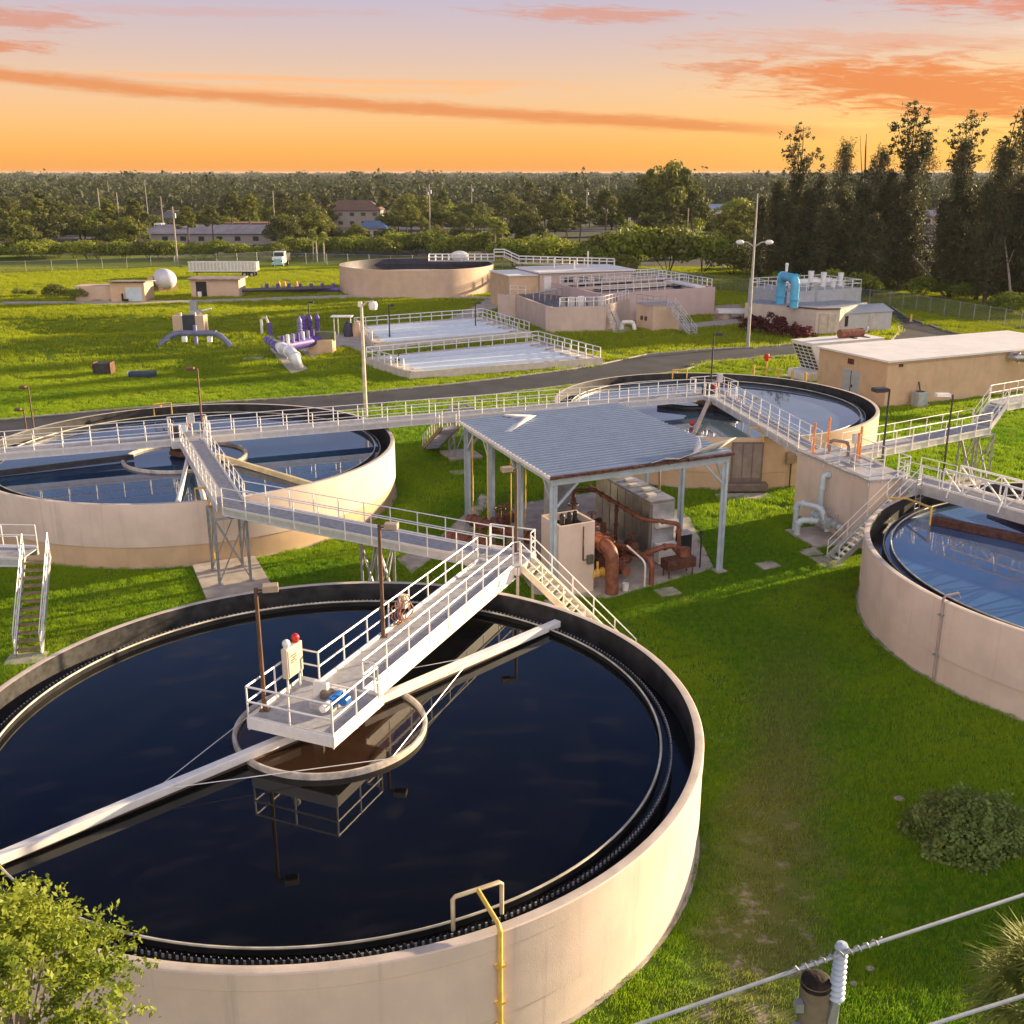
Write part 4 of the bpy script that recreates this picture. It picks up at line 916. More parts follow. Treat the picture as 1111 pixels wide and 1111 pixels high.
# ---------------------------------------------------------------- long building, generator
P0=Vector((32.2,91.4,0)); bl=Vector((.908,.42,0)).normalized(); bw=Vector((-bl.y,bl.x,0)); BLA=math.atan2(bl.y,bl.x); Mb=Matrix(((bl.x,bw.x,0),(bl.y,bw.y,0),(0,0,1)))
def H(u,v,z=0.0): return P0+bl*u+bw*v+Vector((0,0,z))
t=thing('service_building',P0,'long tan service building with white flat roof at right','building')
MB().box(H(12,4.4,2.0),(24,8.8,4.0),m=Mb).build('wall',tan,t,smooth=False)
MB().box(H(12,4.4,4.03),(24.5,9.3,.16),m=Mb).build('roof',whitemetal,t,smooth=False)
dr=MB().box(H(-.03,4.3,1.35),(.06,2.1,2.5),m=Mb).build('door',greyd,t,smooth=False)
MB().box(H(-.08,4.3,1.35),(.03,.05,2.4),m=Mb).build('door_seam',darkm,dr,smooth=False); MB().box(H(-.09,4.1,1.2),(.06,.12,.25),m=Mb).build('handle',darkm,dr,smooth=False)
MB().box(H(-.06,4.5,3.35),(.12,.7,.45),m=Mb).build('vent',rust2,t,smooth=False); MB().box(H(1.4,-.06,3.6),(.4,.12,.25),m=Mb).build('vent',rust2,t,smooth=False)
MB().box(H(12,-.03,3.72),(24,.05,.05),m=Mb).build('trim_line',M('trim_tan',(.5,.36,.24),.6),t,smooth=False)
t=thing('air_conditioner',H(3.2,-.8),'pale grey air conditioner at the foot of the service building wall','air conditioner')
MB().box(H(3.2,-.8,.75),(1.1,.9,1.1),m=Mb).build('case',M('ac_grey',(.45,.49,.52),.5,.2),t,smooth=False,bevel=.04); MB().lathe([(.05,.02),(.38,.02),(.38,0)],H(3.2,-.8,1.31),20).build('fan_grille',darkm,t); MB().box(H(3.2,-.8,.1),(1.3,1.1,.2),m=Mb).build('pad',conc,t,smooth=False)
MB().path([H(3.7,-.3,1.2),H(3.7,-.1,1.8),H(3.7,-.02,2.0)],.06,8).build('line_set',darkm,t)
t=thing('silver_duct',H(16,-1),'fat silver duct leaving the service building wall on a post at right','duct')
flanged(t,elbowed([H(14.3,-.02,3.5),H(14.4,-1.0,3.5)*1.0,H(18.0,-3.4,3.45),H(20.0,-4.4,3.4),H(20.2,-4.5,1.0)],.7),.38,M('duct_silver',(.55,.53,.52),.3,.7),(.1,.35,.7),18)
MB().tube(H(16.4,-2.3,0),H(16.4,-2.3,3.2),.09,8).build('post',steel,t)
gO=G(890,413.5); 
def g_(u,v,z=0.0): return gO+bl*u+bw*v+Vector((0,0,z))
t=thing('generator',gO,'white generator container with slanted radiator grille and rusty muffler','generator')
MB().prism([(0,.9),(7.6,.9),(7.6,3.75),(-1.2,3.75),(-1.2,3.5)],0,1)
pr=[(0,.9),(7.6,.9),(7.6,3.7),(-1.4,3.7),(-1.4,3.45)]; vs=[g_(u,v,z) for v in (0,3.0) for (u,z) in pr]; n=5
MB().add(vs,[(0,1,2,3,4),(9,8,7,6,5)]+[(i,i+5,(i+1)%5+5,(i+1)%5) for i in range(5)]).build('body',white,t,smooth=False)
MB().box(g_(3.1,1.5,3.73),(9.1,3.15,.08),m=Mb).build('roof',whitemetal,t,smooth=False)
e0,e1=Vector((0,0,.9)),Vector((-1.4,0,3.45))
for i in range(4):
    for j in range(7):
        f=(j+.5)/7; u=-1.4*f*.97-.03; z=.95+2.5*f; mb=MB(); mb.beam(g_(u+.0-.02,.22+.7*i,z),g_(u-.02,.22+.7*i+.48,z),.05,.24,up=(-1.4*bl.x,-1.4*bl.y,2.55)); mb.build('grille_opening',darkm,t,smooth=False)
for u in (2.0,5.4): MB().box(g_(u,-.02,2.9),(1.7,.05,.5),m=Mb).build('side_vent',M('vent_line',(.45,.43,.42),.5),t,smooth=False)
MB().tube(g_(3.3,1.6,4.2),g_(6.2,1.6,4.2),.42,18).build('muffler',rust,t); MB().path([g_(6.2,1.6,4.2),g_(6.7,1.6,4.3),g_(6.8,1.6,4.75)],.12,10).build('exhaust',steel,t)
for u in (4.6,6.2): MB().beam(g_(u,.6,3.8),g_(u,2.7,3.8),.28,.06).build('roof_slot',black,t,smooth=False)
MB().box(g_(2.6,1.5,.48),(8.2,3.3,.85),m=Mb).build('fuel_tank',white,t,smooth=False,bevel=.03)
MB().box(g_(-1.6,.8,.55),(1.3,1.9,.7),m=Mb).build('pump_box',white,t,smooth=False,bevel=.05)
# bollards and hydrant area
for i,(px,py) in enumerate(((817,410),(831,412.5),(844,414),(859,416),(873,419))):
    p=G(px,py); t=thing('bollard',p,['tallest yellow bollard on the lawn behind middle tank','yellow bollard second from the road','yellow bollard near the generator base','yellow bollard beside the pump box','yellow bollard closest to the service building'][i],'bollard',None)
    MB().path([p,p+Vector((0,0,1.25)),p+Vector((0,0,1.32))],[.13,.13,.07],12).build('post',yellow,t); MB().lathe([(.14,0),(.16,.02),(.16,.06),(.05,.06)],p,12).build('collar',M('pale_yellow',(.7,.6,.4)),t)
t=thing('fire_hydrant',G(831,404),'red hydrant marker on a yellow stem by the road','hydrant')
p=G(831,402); MB().tube(p,p+Vector((0,0,.9)),.11,10).build('stem',yellow,t); mb=MB(); mb.lathe([(.02,1.75),(.2,1.7),(.26,1.5),(.22,1.0),(.02,.95)],p,14); mb.build('head',red,t); MB().tube(p+Vector((-.35,0,1.4)),p+Vector((.35,0,1.4)),.1,10).build('outlets',red,t)
for i,(x,y) in enumerate(((815,404),(840,401),(851,408),(905,598)*1 if 0 else (786,407))):
    p=G(x,y); o=MB().box((p.x,p.y,.05),(1.8,1.3,.10)).build('ground_hatch',conc,None,smooth=False,bevel=.02); tag(o,['pale hatch in the lawn left of the bollards','pale hatch by the red hydrant marker','pale hatch behind the bollards by the generator','pale hatch beside the middle tank rim'][i],'hatch')
for i,(x,y,s) in enumerate(((880,601,.5),(833,614,.55),(724,643,.55),(498,513,.6),(832,613,0),(943,491,0),(154,405,0))):
    if s: 
        p=G(x,y); o=MB().box((p.x,p.y,.04),(s*2,s*1.6,.09),.4).build('ground_hatch',conc,None,smooth=False,bevel=.02); tag(o,['small grey hatch at the foot of the long aluminium stairs','square grey hatch on the shaded lawn left of the stairs','small hatch in the grass before the canopy','small hatch in grass left of the canopy'][i],'hatch')
# ---------------------------------------------------------------- left stair by the frame edge
t=walkway('entry_walkway','railed landing entering the frame at the left edge',[(-26.0,44.9,0),(-21.3,44.6,0)],z=3.4,w=1.5)
stairs('access_stairs','grey stairs with brown treads at the left frame edge',Vector((-20.9,44.5,3.4)),Vector((-20.35,41.3,0)),w=1.05,tmat=M('tread_brown',(.30,.22,.12),.8,var=.2,scale=4),n=13)

stairs('access_stairs','brown backed stairs dropping from the cross walkway left of the canopy',Vector((*G2(489,462,3.9),3.9)),Vector((*G2(467,487,0),0)),w=1.1,n=14,mat=M('stair_brown',(.24,.17,.11),.7,var=.15))
# ---------------------------------------------------------------- far round tank
def gz(x,y): return float(hgt(np.array([x]),np.array([y]))[0])
FC=Vector((-16.4,189.6,0)); FR=13.3
t=thing('storage_tank',FC,'round cream tank with dark interior in the distance behind the basins','tank')
MB().lathe([(FR,0),(FR,4.35),(FR-.05,4.4),(FR-.3,4.4)],FC,128).build('wall',sand,t); MB().lathe([(FR-.3,4.4),(FR-.3,3.0)],FC,128).build('tank_lining',M('navy_lining',(.05,.05,.08),.5,var=.2),t); MB().disc((FC.x,FC.y,3.4),FR-.3,96).build('water',w_near,t,smooth=False)
pf=thing('tank_platform',FC+Vector((9,-3,4.4)),'railed platform on the distant round tank with white dome','platform')
a0_=G(465,284,4.4); a1_=G(536,284,4.4); MB().box(((a0_.x+a1_.x)/2,a0_.y+1.0,4.5),(a1_.x-a0_.x,2.2,.14)).build('deck',deckm,pf,smooth=False)
railing(pf,[(a0_.x,a0_.y+2.1,4.55),(a0_.x,a0_.y,4.55),(a1_.x,a1_.y,4.55)],step=1.2,low=.1,r=.05,toe=False); railing(pf,[(a0_.x,a0_.y+2.1,4.55),(a1_.x,a1_.y+2.1,4.55)],step=1.2,low=.1,r=.05,toe=False)
p=G(497,281,5.2); MB().sphere((p.x,a0_.y+1.0,5.3),1.25,20,10,(1.3,.8,.75)).build('dome',white,pf)
br=thing('far_walkway',(a1_.x,a1_.y,4.4),'stepped walkway from distant tank to the process building roof','walkway')
w_=[(a1_.x,a1_.y+1,5.3),(a1_.x+1.8,a1_.y+1,5.3),(a1_.x+4.4,a1_.y,4.2),(17.5,188,4.2)]
for a,b in zip(w_[:-1],w_[1:]): MB().beam(a,b,1.3,.25).build('deck',M('beam_rail_tan',(.62,.5,.4),.6),br,smooth=False)
railing(br,[Vector(p)+Vector((0,-.65,.1)) for p in w_],step=1.3,low=.1,r=.06,toe=False,mat=rail_m); railing(br,[Vector(p)+Vector((0,.65,.1)) for p in w_],step=1.3,low=.1,r=.06,toe=False)
# ---------------------------------------------------------------- process plant
t=thing('process_basin',(4.9,137,0),'cream L shaped open basin wall in front of the process building','basin')
pts=[G2(542,344),G2(561,345.5),G2(597,361),G2(655,359)]
q0,q1,q2,q3=[Vector((*p,0)) for p in pts]; dpt=Vector((.42,.9,0)); sp2=M('sand_pink',(.60,.47,.40),.8,var=.06,scale=.6,bump=.12,streak=.2)
back0=q0+Vector((4,12,0)); back3=q3+Vector((4.0,9,0))
for a,b in ((q0,q1),(q1,q2),(q2,q3),(q3,back3)):
    d=(b-a).normalized(); MB().beam(a-d*.18+Vector((0,0,1.6)),b+d*.18+Vector((0,0,1.6)),.36,3.2).build('wall',sp2,t,smooth=False)
MB().beam(q2+Vector((-.5,.3,1.62)),q2+Vector((.2,-.02,1.62)),.5,3.3).build('pilaster',sp2,t,smooth=False); MB().beam(q1+Vector((-.9,.1,1.62)),q1+Vector((-.2,.05,1.62)),.5,3.25).build('pilaster',sp2,t,smooth=False)
MB().sheet([tuple(p[:2]) for p in (q0,q1,q2,q3,back3,back0)],2.3).build('basin_deck',M('deck_dark',(.16,.15,.16),.7,var=.2),t,smooth=False)
railing(t,[q2+Vector((1.2,1,3.2)),q3+Vector((-.3,.3,3.2)),back3+Vector((0,0,3.2))],step=1.2,low=.1,r=.045,toe=False); railing(t,[q0+Vector((1.5,1.0,3.2)),q1+Vector((1.2,1.5,3.2))],step=1.2,low=.1,r=.045,toe=False)
for k in range(5):
    p=q2+Vector((1.6+1.25*k,3.0+.8*(k%3),2.3)); MB().box(p+Vector((0,0,.9)),(.8,.7,1.8)).build('equipment_cabinet',[M('equip_grey',(.38,.40,.42),.5,.3),alu,white][k%3],t,smooth=False,bevel=.04)
for k in range(4):
    p=q1+Vector((2.2+.9*k,-1.5+1.8*k,2.4)); MB().path([p,p+Vector((.0,0,1.3)),p+Vector((1.6,.6,1.3)),p+Vector((1.6,.6,0))],.1,8).build('pipe_hoop',steel,t)
t=thing('process_tank',(12.6,149,0),'tall pinkish process tank block with railed blue water top','tank')
f1=Vector((12.0,146.0,0)); f2=Vector((28.7,155.6,0)); dv=Vector((-.35,.94,0)).normalized(); f3=f2+dv*18; f4=f1+dv*18
for a,b in ((f1,f2),(f2,f3),(f3,f4),(f4,f1)):
    d=(b-a).normalized(); MB().beam(a-d*.2+Vector((0,0,1.95)),b+d*.2+Vector((0,0,1.95)),.4,3.9).build('wall',M('pink_stucco',(.60,.45,.42),.8,var=.05,scale=.6,streak=.1),t,smooth=False)
MB().sheet([tuple(p[:2]) for p in (f1,f2,f3,f4)],3.5).build('water',w_blue,t,smooth=False)
for f in (.45,.8):
    a=f1.lerp(f4,f);b=f2.lerp(f3,f); MB().beam(a+Vector((0,0,3.85)),b+Vector((0,0,3.85)),1.3,.3).build('cross_deck',sp2,t,smooth=False); railing(t,[a+Vector((0,-.6,4.0)),b+Vector((0,-.6,4.0))],step=1.4,low=0,r=.05,toe=False)
railing(t,[f1+Vector((0,0,3.9)),f2.lerp(f1,.45)+Vector((0,0,3.9))],step=1.4,low=0,r=.045,toe=False); railing(t,[f2+Vector((-.2,.2,3.9)),f3+Vector((0,0,3.9)),f4+Vector((0,0,3.9))],step=1.4,low=0,r=.055,toe=False)
MB().beam(f2.lerp(f1,.12)+Vector((0,0,3.95)),f2.lerp(f3,.5)+Vector((-2,0,3.95)),1.6,.2).build('corner_deck',white,t,smooth=False)
for k in range(4):
    p=f1.lerp(f2,.15+.16*k)+Vector((0,-.9,0)); MB().path([p,p+Vector((0,0,1.6)),p+Vector((.8,.2,1.6)),p+Vector((.8,.2,0))],.11,8).build('wall_pipe',rust2,t)
p=f1.lerp(f2,.12)+Vector((0,-.6,0)); MB().tube(p,p+Vector((0,0,3.6)),.09,8).build('riser',rust2,t)
t=thing('chemical_house',(17,140,0),'small tan cube house with outside stair in front of the process tank','building')
c0,c1,c2=Vector((16.2,141.2,0)),Vector((18.0,138.4,0)),Vector((21.6,139.6,0)); c3=c0+(c2-c1)
MB().prism([tuple(p[:2]) for p in (c0,c1,c2,c3)],0,3.2).build('wall',sand,t,smooth=False); MB().prism([tuple((p+(p-c1.lerp(c3,.5))*.05)[:2]) for p in (c0,c1,c2,c3)],3.2,3.34).build('roof',deckm,t,smooth=False)
for f in (.35,.6): p=c0.lerp(c1,f); MB().box((p.x-.05,p.y-.05,1.5),(.3,.3,.5)).build('wall_box',rust2,t,smooth=False)
railing(t,[c0+Vector((0,0,3.34)),c1+Vector((0,0,3.34)),c1.lerp(c2,.5)+Vector((0,0,3.34))],step=1.2,low=0,r=.03,toe=False,mat=steel)
stairs('access_stairs','pale stairs running down right from the small tan cube house',c2.lerp(c1,.35)+Vector((0,-.5,3.2)),Vector((22.6,134.6,0)),w=1.2,n=12)
stairs('access_stairs','pinkish stair beside the cream basin corner at process plant',q3+Vector((.6,1.2,2.4)),q3+Vector((1.7,-1.0,0)),w=.9,n=9,mat=M('stair_cream',(.72,.66,.55)))
pipe('white double elbow pipe on the grass before the process plant',[Vector((14.2,139.5,.1)),Vector((14.2,139.5,1.0)),Vector((15.6,139.2,1.1)),Vector((15.8,138.8,.1))],.25,white,(.3,.7),rad=.4)
slab('pavement',None,.05,pts=[tuple(p[:2]) for p in (q3,f1+Vector((.3,-.3,0)),c0,c1+Vector((-3,-.5,0)))])
slab('pavement',[(700,355),(735,352),(806,346),(806,352),(738,359)],.05)
t=thing('control_house',(6,170,0),'long low tan control building with white roof behind the process tanks','building')
h0,h1=Vector((-.4,160.5,0)),Vector((15.5,166,0)); hd=(h1-h0).normalized(); hn=Vector((-hd.y,hd.x,0))
hp=lambda u,v,z=0: h0+hd*u+hn*v+Vector((0,0,z))
MB().prism([tuple(hp(u,v)[:2]) for u,v in ((0,0),(4.6,0),(4.6,9),(0,9))],0,4.9).build('low_wall',tan,t,smooth=False); MB().prism([tuple(hp(u,v)[:2]) for u,v in ((-.2,-.2),(4.6,-.2),(4.6,9.2),(-.2,9.2))],4.9,5.05).build('low_roof',whitemetal,t,smooth=False)
MB().prism([tuple(hp(u,v)[:2]) for u,v in ((4.65,-.5),(19.5,-.5),(19.5,9),(4.65,9))],0,5.25).build('wall',sp2,t,smooth=False); MB().prism([tuple(hp(u,v)[:2]) for u,v in ((4.3,-.9),(20,-.9),(20,9.5),(4.3,9.5))],5.25,5.45).build('roof',whitemetal,t,smooth=False)
for u in (5.3,): d_=MB().prism([tuple(hp(a,b)[:2]) for a,b in ((u,-.56),(u+1.1,-.56),(u+1.1,-.5),(u,-.5))],2.6,4.8).build('door',white,t,smooth=False)
for k in range(3): MB().prism([tuple(hp(a,b)[:2]) for a,b in ((8.5+2.4*k,-.55),(9.9+2.4*k,-.55),(9.9+2.4*k,-.5),(8.5+2.4*k,-.5))],3.4,4.5).build('window',glass,t,smooth=False)
for u,v,h in ((9,5,1.5),(11.5,3,1.2),(15,6,2.4)): MB().tube(hp(u,v,5.4),hp(u,v,5.4+h),.12,8).build('roof_vent',white,t)
# ---------------------------------------------------------------- filter basins
pool=water('pool_water',(.11,.34,.58),1.4,wave=.04)
def basin(name,label,corners,h,n,notch=None):
    c=[Vector((p[0],p[1],0)) for p in corners]; t=thing(name,c[0],label,'basin')   # fl, fr, br, bl
    nm=[]
    for a,b in ((c[0],c[1]),(c[1],c[2]),(c[2],c[3]),(c[3],c[0])):
        d=(b-a).normalized(); MB().beam(a-d*.2+Vector((0,0,h/2)),b+d*.2+Vector((0,0,h/2)),.4,h).build('wall',M('basin_wall',(.62,.55,.46),.8,var=.08,streak=.2),t,smooth=False)
    MB().prism([tuple(p[:2]) for p in c],0,h-.35).build('water',pool,t,smooth=False)
    for i in range(1,n*2):
        f=i/(n*2); a=c[0].lerp(c[3],f); b=c[1].lerp(c[2],f); e=(b-a).normalized()
        MB().beam(a+e*.9+Vector((0,0,h-.12)),b-e*.9+Vector((0,0,h-.12)),.52 if i%2 else .16,.42 if i%2 else .22).build('trough',M('basin_white',(.74,.78,.84),.4,var=.04),t,smooth=False)
    for s in (0,1):
        a=c[0].lerp(c[1],.03 if s==0 else .93); b=c[3].lerp(c[2],.03 if s==0 else .93)
        MB().beam(a+Vector((0,0,h-.05)),b+Vector((0,0,h-.05)),1.2,.14).build('end_deck',M('basin_wall',(.62,.55,.46)),t,smooth=False)
    railing(t,[c[0].lerp(c[3],.15)+Vector((0,0,h)),c[3]+Vector((0,0,h)),c[2]+Vector((0,0,h)),c[1]+Vector((0,0,h))],step=1.55,low=0,r=.05,toe=False)
    railing(t,[c[0].lerp(c[1],.92)+Vector((0,0,h)),c[3].lerp(c[2],.92)+Vector((0,0,h))],step=1.6,low=0,r=.04,toe=False)
    return t
basin('filter_basin','low blue white filter basin nearest the road with long troughs',[G2(446,412),G2(651,396),G2(584,377),G2(398,396)],.8,4)
basin('filter_basin','low pale filter basin behind the nearer one below the distant tank',[G2(408,380),G2(574,366),G2(524,350),G2(385,361)],.8,4)
t=thing('basin_gate',G(431,402),'small dark gate handle at the notch of the nearer filter basin','gate'); p=G(432,401)
MB().box(p+Vector((0,-.4,.6)),(.5,.12,1.2)).build('gate_plate',darkm,t,smooth=False); MB().path([p+Vector((0,-.4,1.2)),p+Vector((.15,-.4,1.7)),p+Vector((.5,-.4,1.8))],.06,6).build('handle',darkm,t)
# ---------------------------------------------------------------- purple pumps
slab('concrete_pad',[(283,368),(296,366),(334,401),(316,406)],.12); slab('concrete_pad',[(300,366),(330,362),(420,365),(440,378),(395,384),(372,375),(340,390)],.12)
t=thing('purple_manifold',G(318,378),'large purple pipe manifold with upright pumps left of the filter basins','manifold')
a,b,c=G(289,368,1.5),G(303,378,1.5),G(345,369,1.5)
MB().path([a,b+Vector((.3,0,0))],.36,14).build('side_header',purple,t); MB().path([b+Vector((-.3,.6,0)),c],.58,18).build('main_header',purple,t)
for k in range(7): q=b.lerp(c,.1+.13*k)+Vector((0,.3,0)); MB().path([q+Vector((0,-.4,.3)),q+Vector((0,-.5,1.3))],.18,8).build('valve_stem',[purple,white,lilac][k%3],t)
for k,(x,y) in enumerate(((331,367),(337,367),(345,366),(326,370))): 
    q=G(x,y); MB().lathe([(.05,0),(.24,0),(.24,1.2),(.36,1.3),(.36,1.4),(.26,1.45),(.34,1.9),(.24,2.0),(.32,2.1),(.32,2.5),(.16,2.85),(.05,3.0)],q,14).build('pump',[purple,M('purple_dark',(.10,.05,.22),.45),purple,lilac][k],t)
for k in range(4): q=a.lerp(b,.15+.22*k); MB().tube(q-(b-a).normalized()*.07,q+(b-a).normalized()*.07,.46,14).build('flange',lilac,t)
q=G(340,371); MB().lathe([(.02,0),(.3,0),(.3,.9),(.02,1.0)],q+Vector((.4,-1,.3)),10).build('red_coupling',red,t)
q=G(285,370); MB().path([q,q+Vector((0,0,2.6)),q+Vector((.6,0,2.9)),q+Vector((.8,0,2.2))],.16,8).build('vent_hoop',white,t); MB().path([q+Vector((1,0,0)),q+Vector((1,0,2.2))],.25,8).build('valve_stem',purple,t)
t=thing('white_bend_pipe',G(325,399),'fat white bent pipe diving into the grass from the purple manifold','pipe')
flanged(t,elbowed([G(303,376,1.6),G(318,383,1.7),G(321,390,1.2),G(325,401,-.2)],1.2),.5,M('pipe_white',(.78,.80,.84),.35,var=.05),(.15,.45,.7),16); MB().tube(G(306,385),G(306,385)+Vector((0,0,1.3)),.14,8).build('support_leg',steel,t); MB().tube(G(311,390),G(311,390)+Vector((0,0,1.2)),.14,8).build('support_leg',steel,t)
t=thing('containment_pit',G(348,384),'tan low containment box with green tank beside purple pipes','container')
x0,x1=G(335,385),G(362,384); MB().box(((x0.x+x1.x)/2,x0.y+1.2,.8),(x1.x-x0.x,2.4,1.6)).build('wall',tan,t,smooth=False); MB().box(((x0.x+x1.x)/2+.4,x0.y+1.4,1.9),(2.2,1.2,1.0)).build('green_tank',M('olive_tank',(.10,.12,.06),.5),t,smooth=False,bevel=.1); MB().box(((x0.x+x1.x)/2-1.2,x0.y+.9,1.75),(.9,.8,.7)).build('motor',darkm,t,smooth=False,bevel=.1)
t=thing('shade_frame',G(373,363),'thin white shade frame on two posts behind the purple manifold','shelter')
x0,x1=G(363,365),G(383,363); MB().box(((x0.x+x1.x)/2,x0.y,2.5),(2.6,1.5,.12)).build('roof',white,t,smooth=False)
for x in (x0.x,x0.x+.5,x1.x): MB().tube((x,x0.y,0),(x,x0.y,2.5),.06,8).build('post',rail_m,t)
t=thing('blower_pair',G(381,366),'dark blower with tan twin at the corner of the far filter basin','blower')
for x,mm in ((378,M('blower_navy',(.05,.05,.09),.4)),(388,tan)): q=G(x,366); MB().lathe([(.05,0),(.55,0),(.65,.9),(.5,1.7),(.05,2.0)],q,14).build('casing',mm,t)
# row of small purple valves in the distance
for k in range(7):
    p=G(290+12.0*k,318); t=thing('purple_valve',p,'small purple valve assembly in the distant row on the grass','valve','row of distant purple valves')
    MB().path([p+Vector((-1.1,0,.6)),p+Vector((1.1,0,.6))],.35,8).build('valve_body',purple,t); MB().tube(p+Vector((0,0,.5)),p+Vector((0,0,1.6)),.3,8).build('bonnet',purple,t); MB().tube(p+Vector((-.8,0,0)),p+Vector((-.8,0,1.2)),.14,6).build('stand',lilac,t)
pipe('long dark header pipe behind the distant purple valves',[G(262,315,.9),G(364,312,.9)],.3,M('pipe_slate',(.08,.08,.11),.5))
for k,px in enumerate((303,309,322)): 
    p=G(px,311); t=thing('cone_marker',p,'orange and white cone marker standing by the distant purple valves','cone','cones by the purple valves'); MB().lathe([(.35,.05),(.12,1.0),(.01,1.0)],p,10).build('cone',orangem,t); MB().box(p+Vector((0,0,.03)),(.8,.8,.06)).build('base',orangem,t,smooth=False)
# ---------------------------------------------------------------- sheds, trailer, truck on the far grass
t=thing('sluice_box',G(205,354),'tan sluice headwall with dark gate set in the grassy bank','sluice')
p=G(205,355); p.z=-.5
for x in (-1.5,1.5): MB().box(p+Vector((x,.8,.9)),(1.1,2.0,2.2)).build('wing_wall',sand,t,smooth=False)
MB().box(p+Vector((0,.6,.9)),(1.8,1.0,2.2)).build('gate',M('gate_navy',(.04,.045,.07),.5),t,smooth=False); 
for x in (-.95,.95): MB().tube(p+Vector((x,.1,0)),p+Vector((x,.1,2.4)),.1,8).build('gate_rail',rail_m,t)
MB().box(p+Vector((.3,2.8,2.0)),(1.3,1.3,.8)).build('platform_box',greyd,t,smooth=False); MB().box(p+Vector((-.2,3.6,2.8)),(1.0,.6,1.3)).build('control_cabinet',M('equip_grey',(.38,.40,.42)),t,smooth=False,bevel=.05); MB().tube(p+Vector((1.1,2.8,2.3)),p+Vector((2.4,2.8,2.6)),.12,8).build('arm',rail_m,t)
z_=gz(-38,128); pts=[Vector((q.x,q.y,q.z)) for q in (G(171,372,1.0),G(187,361.5,1.9),G(237,361.5,1.9),G(250,371,1.0))]
t=thing('bank_pipe',pts[0],'blue grey pipe arching over the grass bank on two blocks','pipe'); flanged(t,elbowed([pts[0]+Vector((0,0,-.5)),pts[1],pts[2],pts[3]+Vector((0,0,-.5))],1.2),.32,M('pipe_grey_blue',(.17,.19,.30),.5,var=.12),(.25,.5,.75),16)
for f in (.25,.8): q=pts[1].lerp(pts[2],f); MB().box((q.x,q.y,1.2),(.5,.5,.6)).build('support_block',white,t,smooth=False)
q=pts[1].lerp(pts[2],.5); MB().tube(q-Vector((0,0,1.4)),q+Vector((0,0,.9)),.22,8).build('standpipe',lilac,t)
def shedbox(t,x0,x1,y,d,h,mat,name='wall'): return MB().box(((x0+x1)/2,y+d/2,h/2),(x1-x0,d,h)).build(name,mat,t,smooth=False)
a,b=G(121,327.5),G(158,327.5); t=thing('block_shed',a,'small tan shed with pale shutter door and boarded roof','shed')
shedbox(t,a.x,b.x,a.y,4.5,2.9,tan); MB().box(((a.x+b.x)/2,a.y+2.2,3.0),(b.x-a.x+.8,5.4,.16),m=Matrix.Rotation(-.06,3,'X')).build('roof',M('old_board_roof',(.36,.28,.24),.8,var=.25,scale=.8,streak=.6),t,smooth=False)
MB().box((b.x-1.7,a.y-.04,1.2),(2.6,.08,2.1)).build('shutter_door',pb,t,smooth=False); MB().box((a.x-3.1,a.y+3.2,1.15),(6.2,3.5,2.3)).build('side_wall',sand,t,smooth=False)
t=thing('mower',G(138,327),'small black ride on mower outside the shed door','mower'); p=G(136,328); MB().box(p+Vector((0,0,.35)),(.9,.6,.3)).build('seat',black,t,smooth=False,bevel=.05); MB().box(p+Vector((-.4,.1,.9)),(.2,.5,.9)).build('backrest',black,t,smooth=False,bevel=.05)
t=thing('small_cart',G(105,322),'pale blue covered cart on the slab left of the shed','cart'); p=G(105,323); MB().box(p+Vector((0,0,.7)),(1.7,1.2,.5)).build('body',pb,t,smooth=False,bevel=.15); MB().box(p+Vector((-.2,0,1.05)),(1.0,1.0,.4)).build('cover',M('cart_blue',(.25,.40,.50),.5),t,smooth=False,bevel=.12)
for x in (-.6,.6): MB().tube(p+Vector((x,-.65,.3)),p+Vector((x,-.5,.3)),.3,14).build('wheel',black,t)
slab('pavement',[(88,325),(122,328),(160,328),(160,331),(95,331)],.05)
t=thing('storage_vessel',G(173,318),'pale lilac domed horizontal vessel on tan saddles','vessel')
p=G(176,317); ax_=Vector((.55,-.83,0)); cc=p+Vector((0,2,2.0)); M1=Matrix.Rotation(math.atan2(ax_.y,ax_.x),3,'Z')
mb=MB(); pf_=[(cc+ax_*(3.0*math.sin(u)))for u in np.linspace(-PI/2,PI/2,15)]; mb.path(pf_,[max(.02,1.75*math.cos(u)**.6) if abs(u)<1.57 else .02 for u in np.linspace(-PI/2,PI/2,15)],20); mb.build('vessel_body',M('vessel_lilac',(.66,.64,.70),.4,var=.05),t)
for s in (-1,1): q=cc+ax_*(s*1.3); MB().box((q.x,q.y,.5),(.7,3.0,1.0),math.atan2(ax_.y,ax_.x)).build('saddle',M('saddle_tan',(.60,.38,.22),.7),t,smooth=False)
MB().box((p.x-2.2,p.y+1.5,1.3),(.9,.9,2.4)).build('pump_box',tan,t,smooth=False)
a,b=G(208,322.5),G(260,322.5); t=thing('pump_hut',a,'tan pump hut with flat shingled roof and dark doorway','hut')
shedbox(t,a.x,b.x,a.y,4.5,2.8,sand); MB().box(((a.x+b.x)/2,a.y+2.2,2.9),(b.x-a.x+.9,5.4,.22)).build('roof',M('old_board_roof',(.36,.28,.24)),t,smooth=False); MB().box((a.x+1.7,a.y-.04,1.3),(1.7,.06,2.4)).build('doorway',black,t,smooth=False); MB().box((a.x+1.5,a.y-.5,.5),(.6,.5,.9)).build('white_can',white,t,smooth=False,bevel=.06)
def wheel(t,c,r,w,axis=(0,1,0)):
    c=Vector(c); a=Vector(axis); o=MB().tube(c-a*w/2,c+a*w/2,r,18).build('wheel',black,t); MB().tube(c-a*(w/2+.02),c+a*(w/2+.02),r*.5,12).build('rim',steel,o); return o
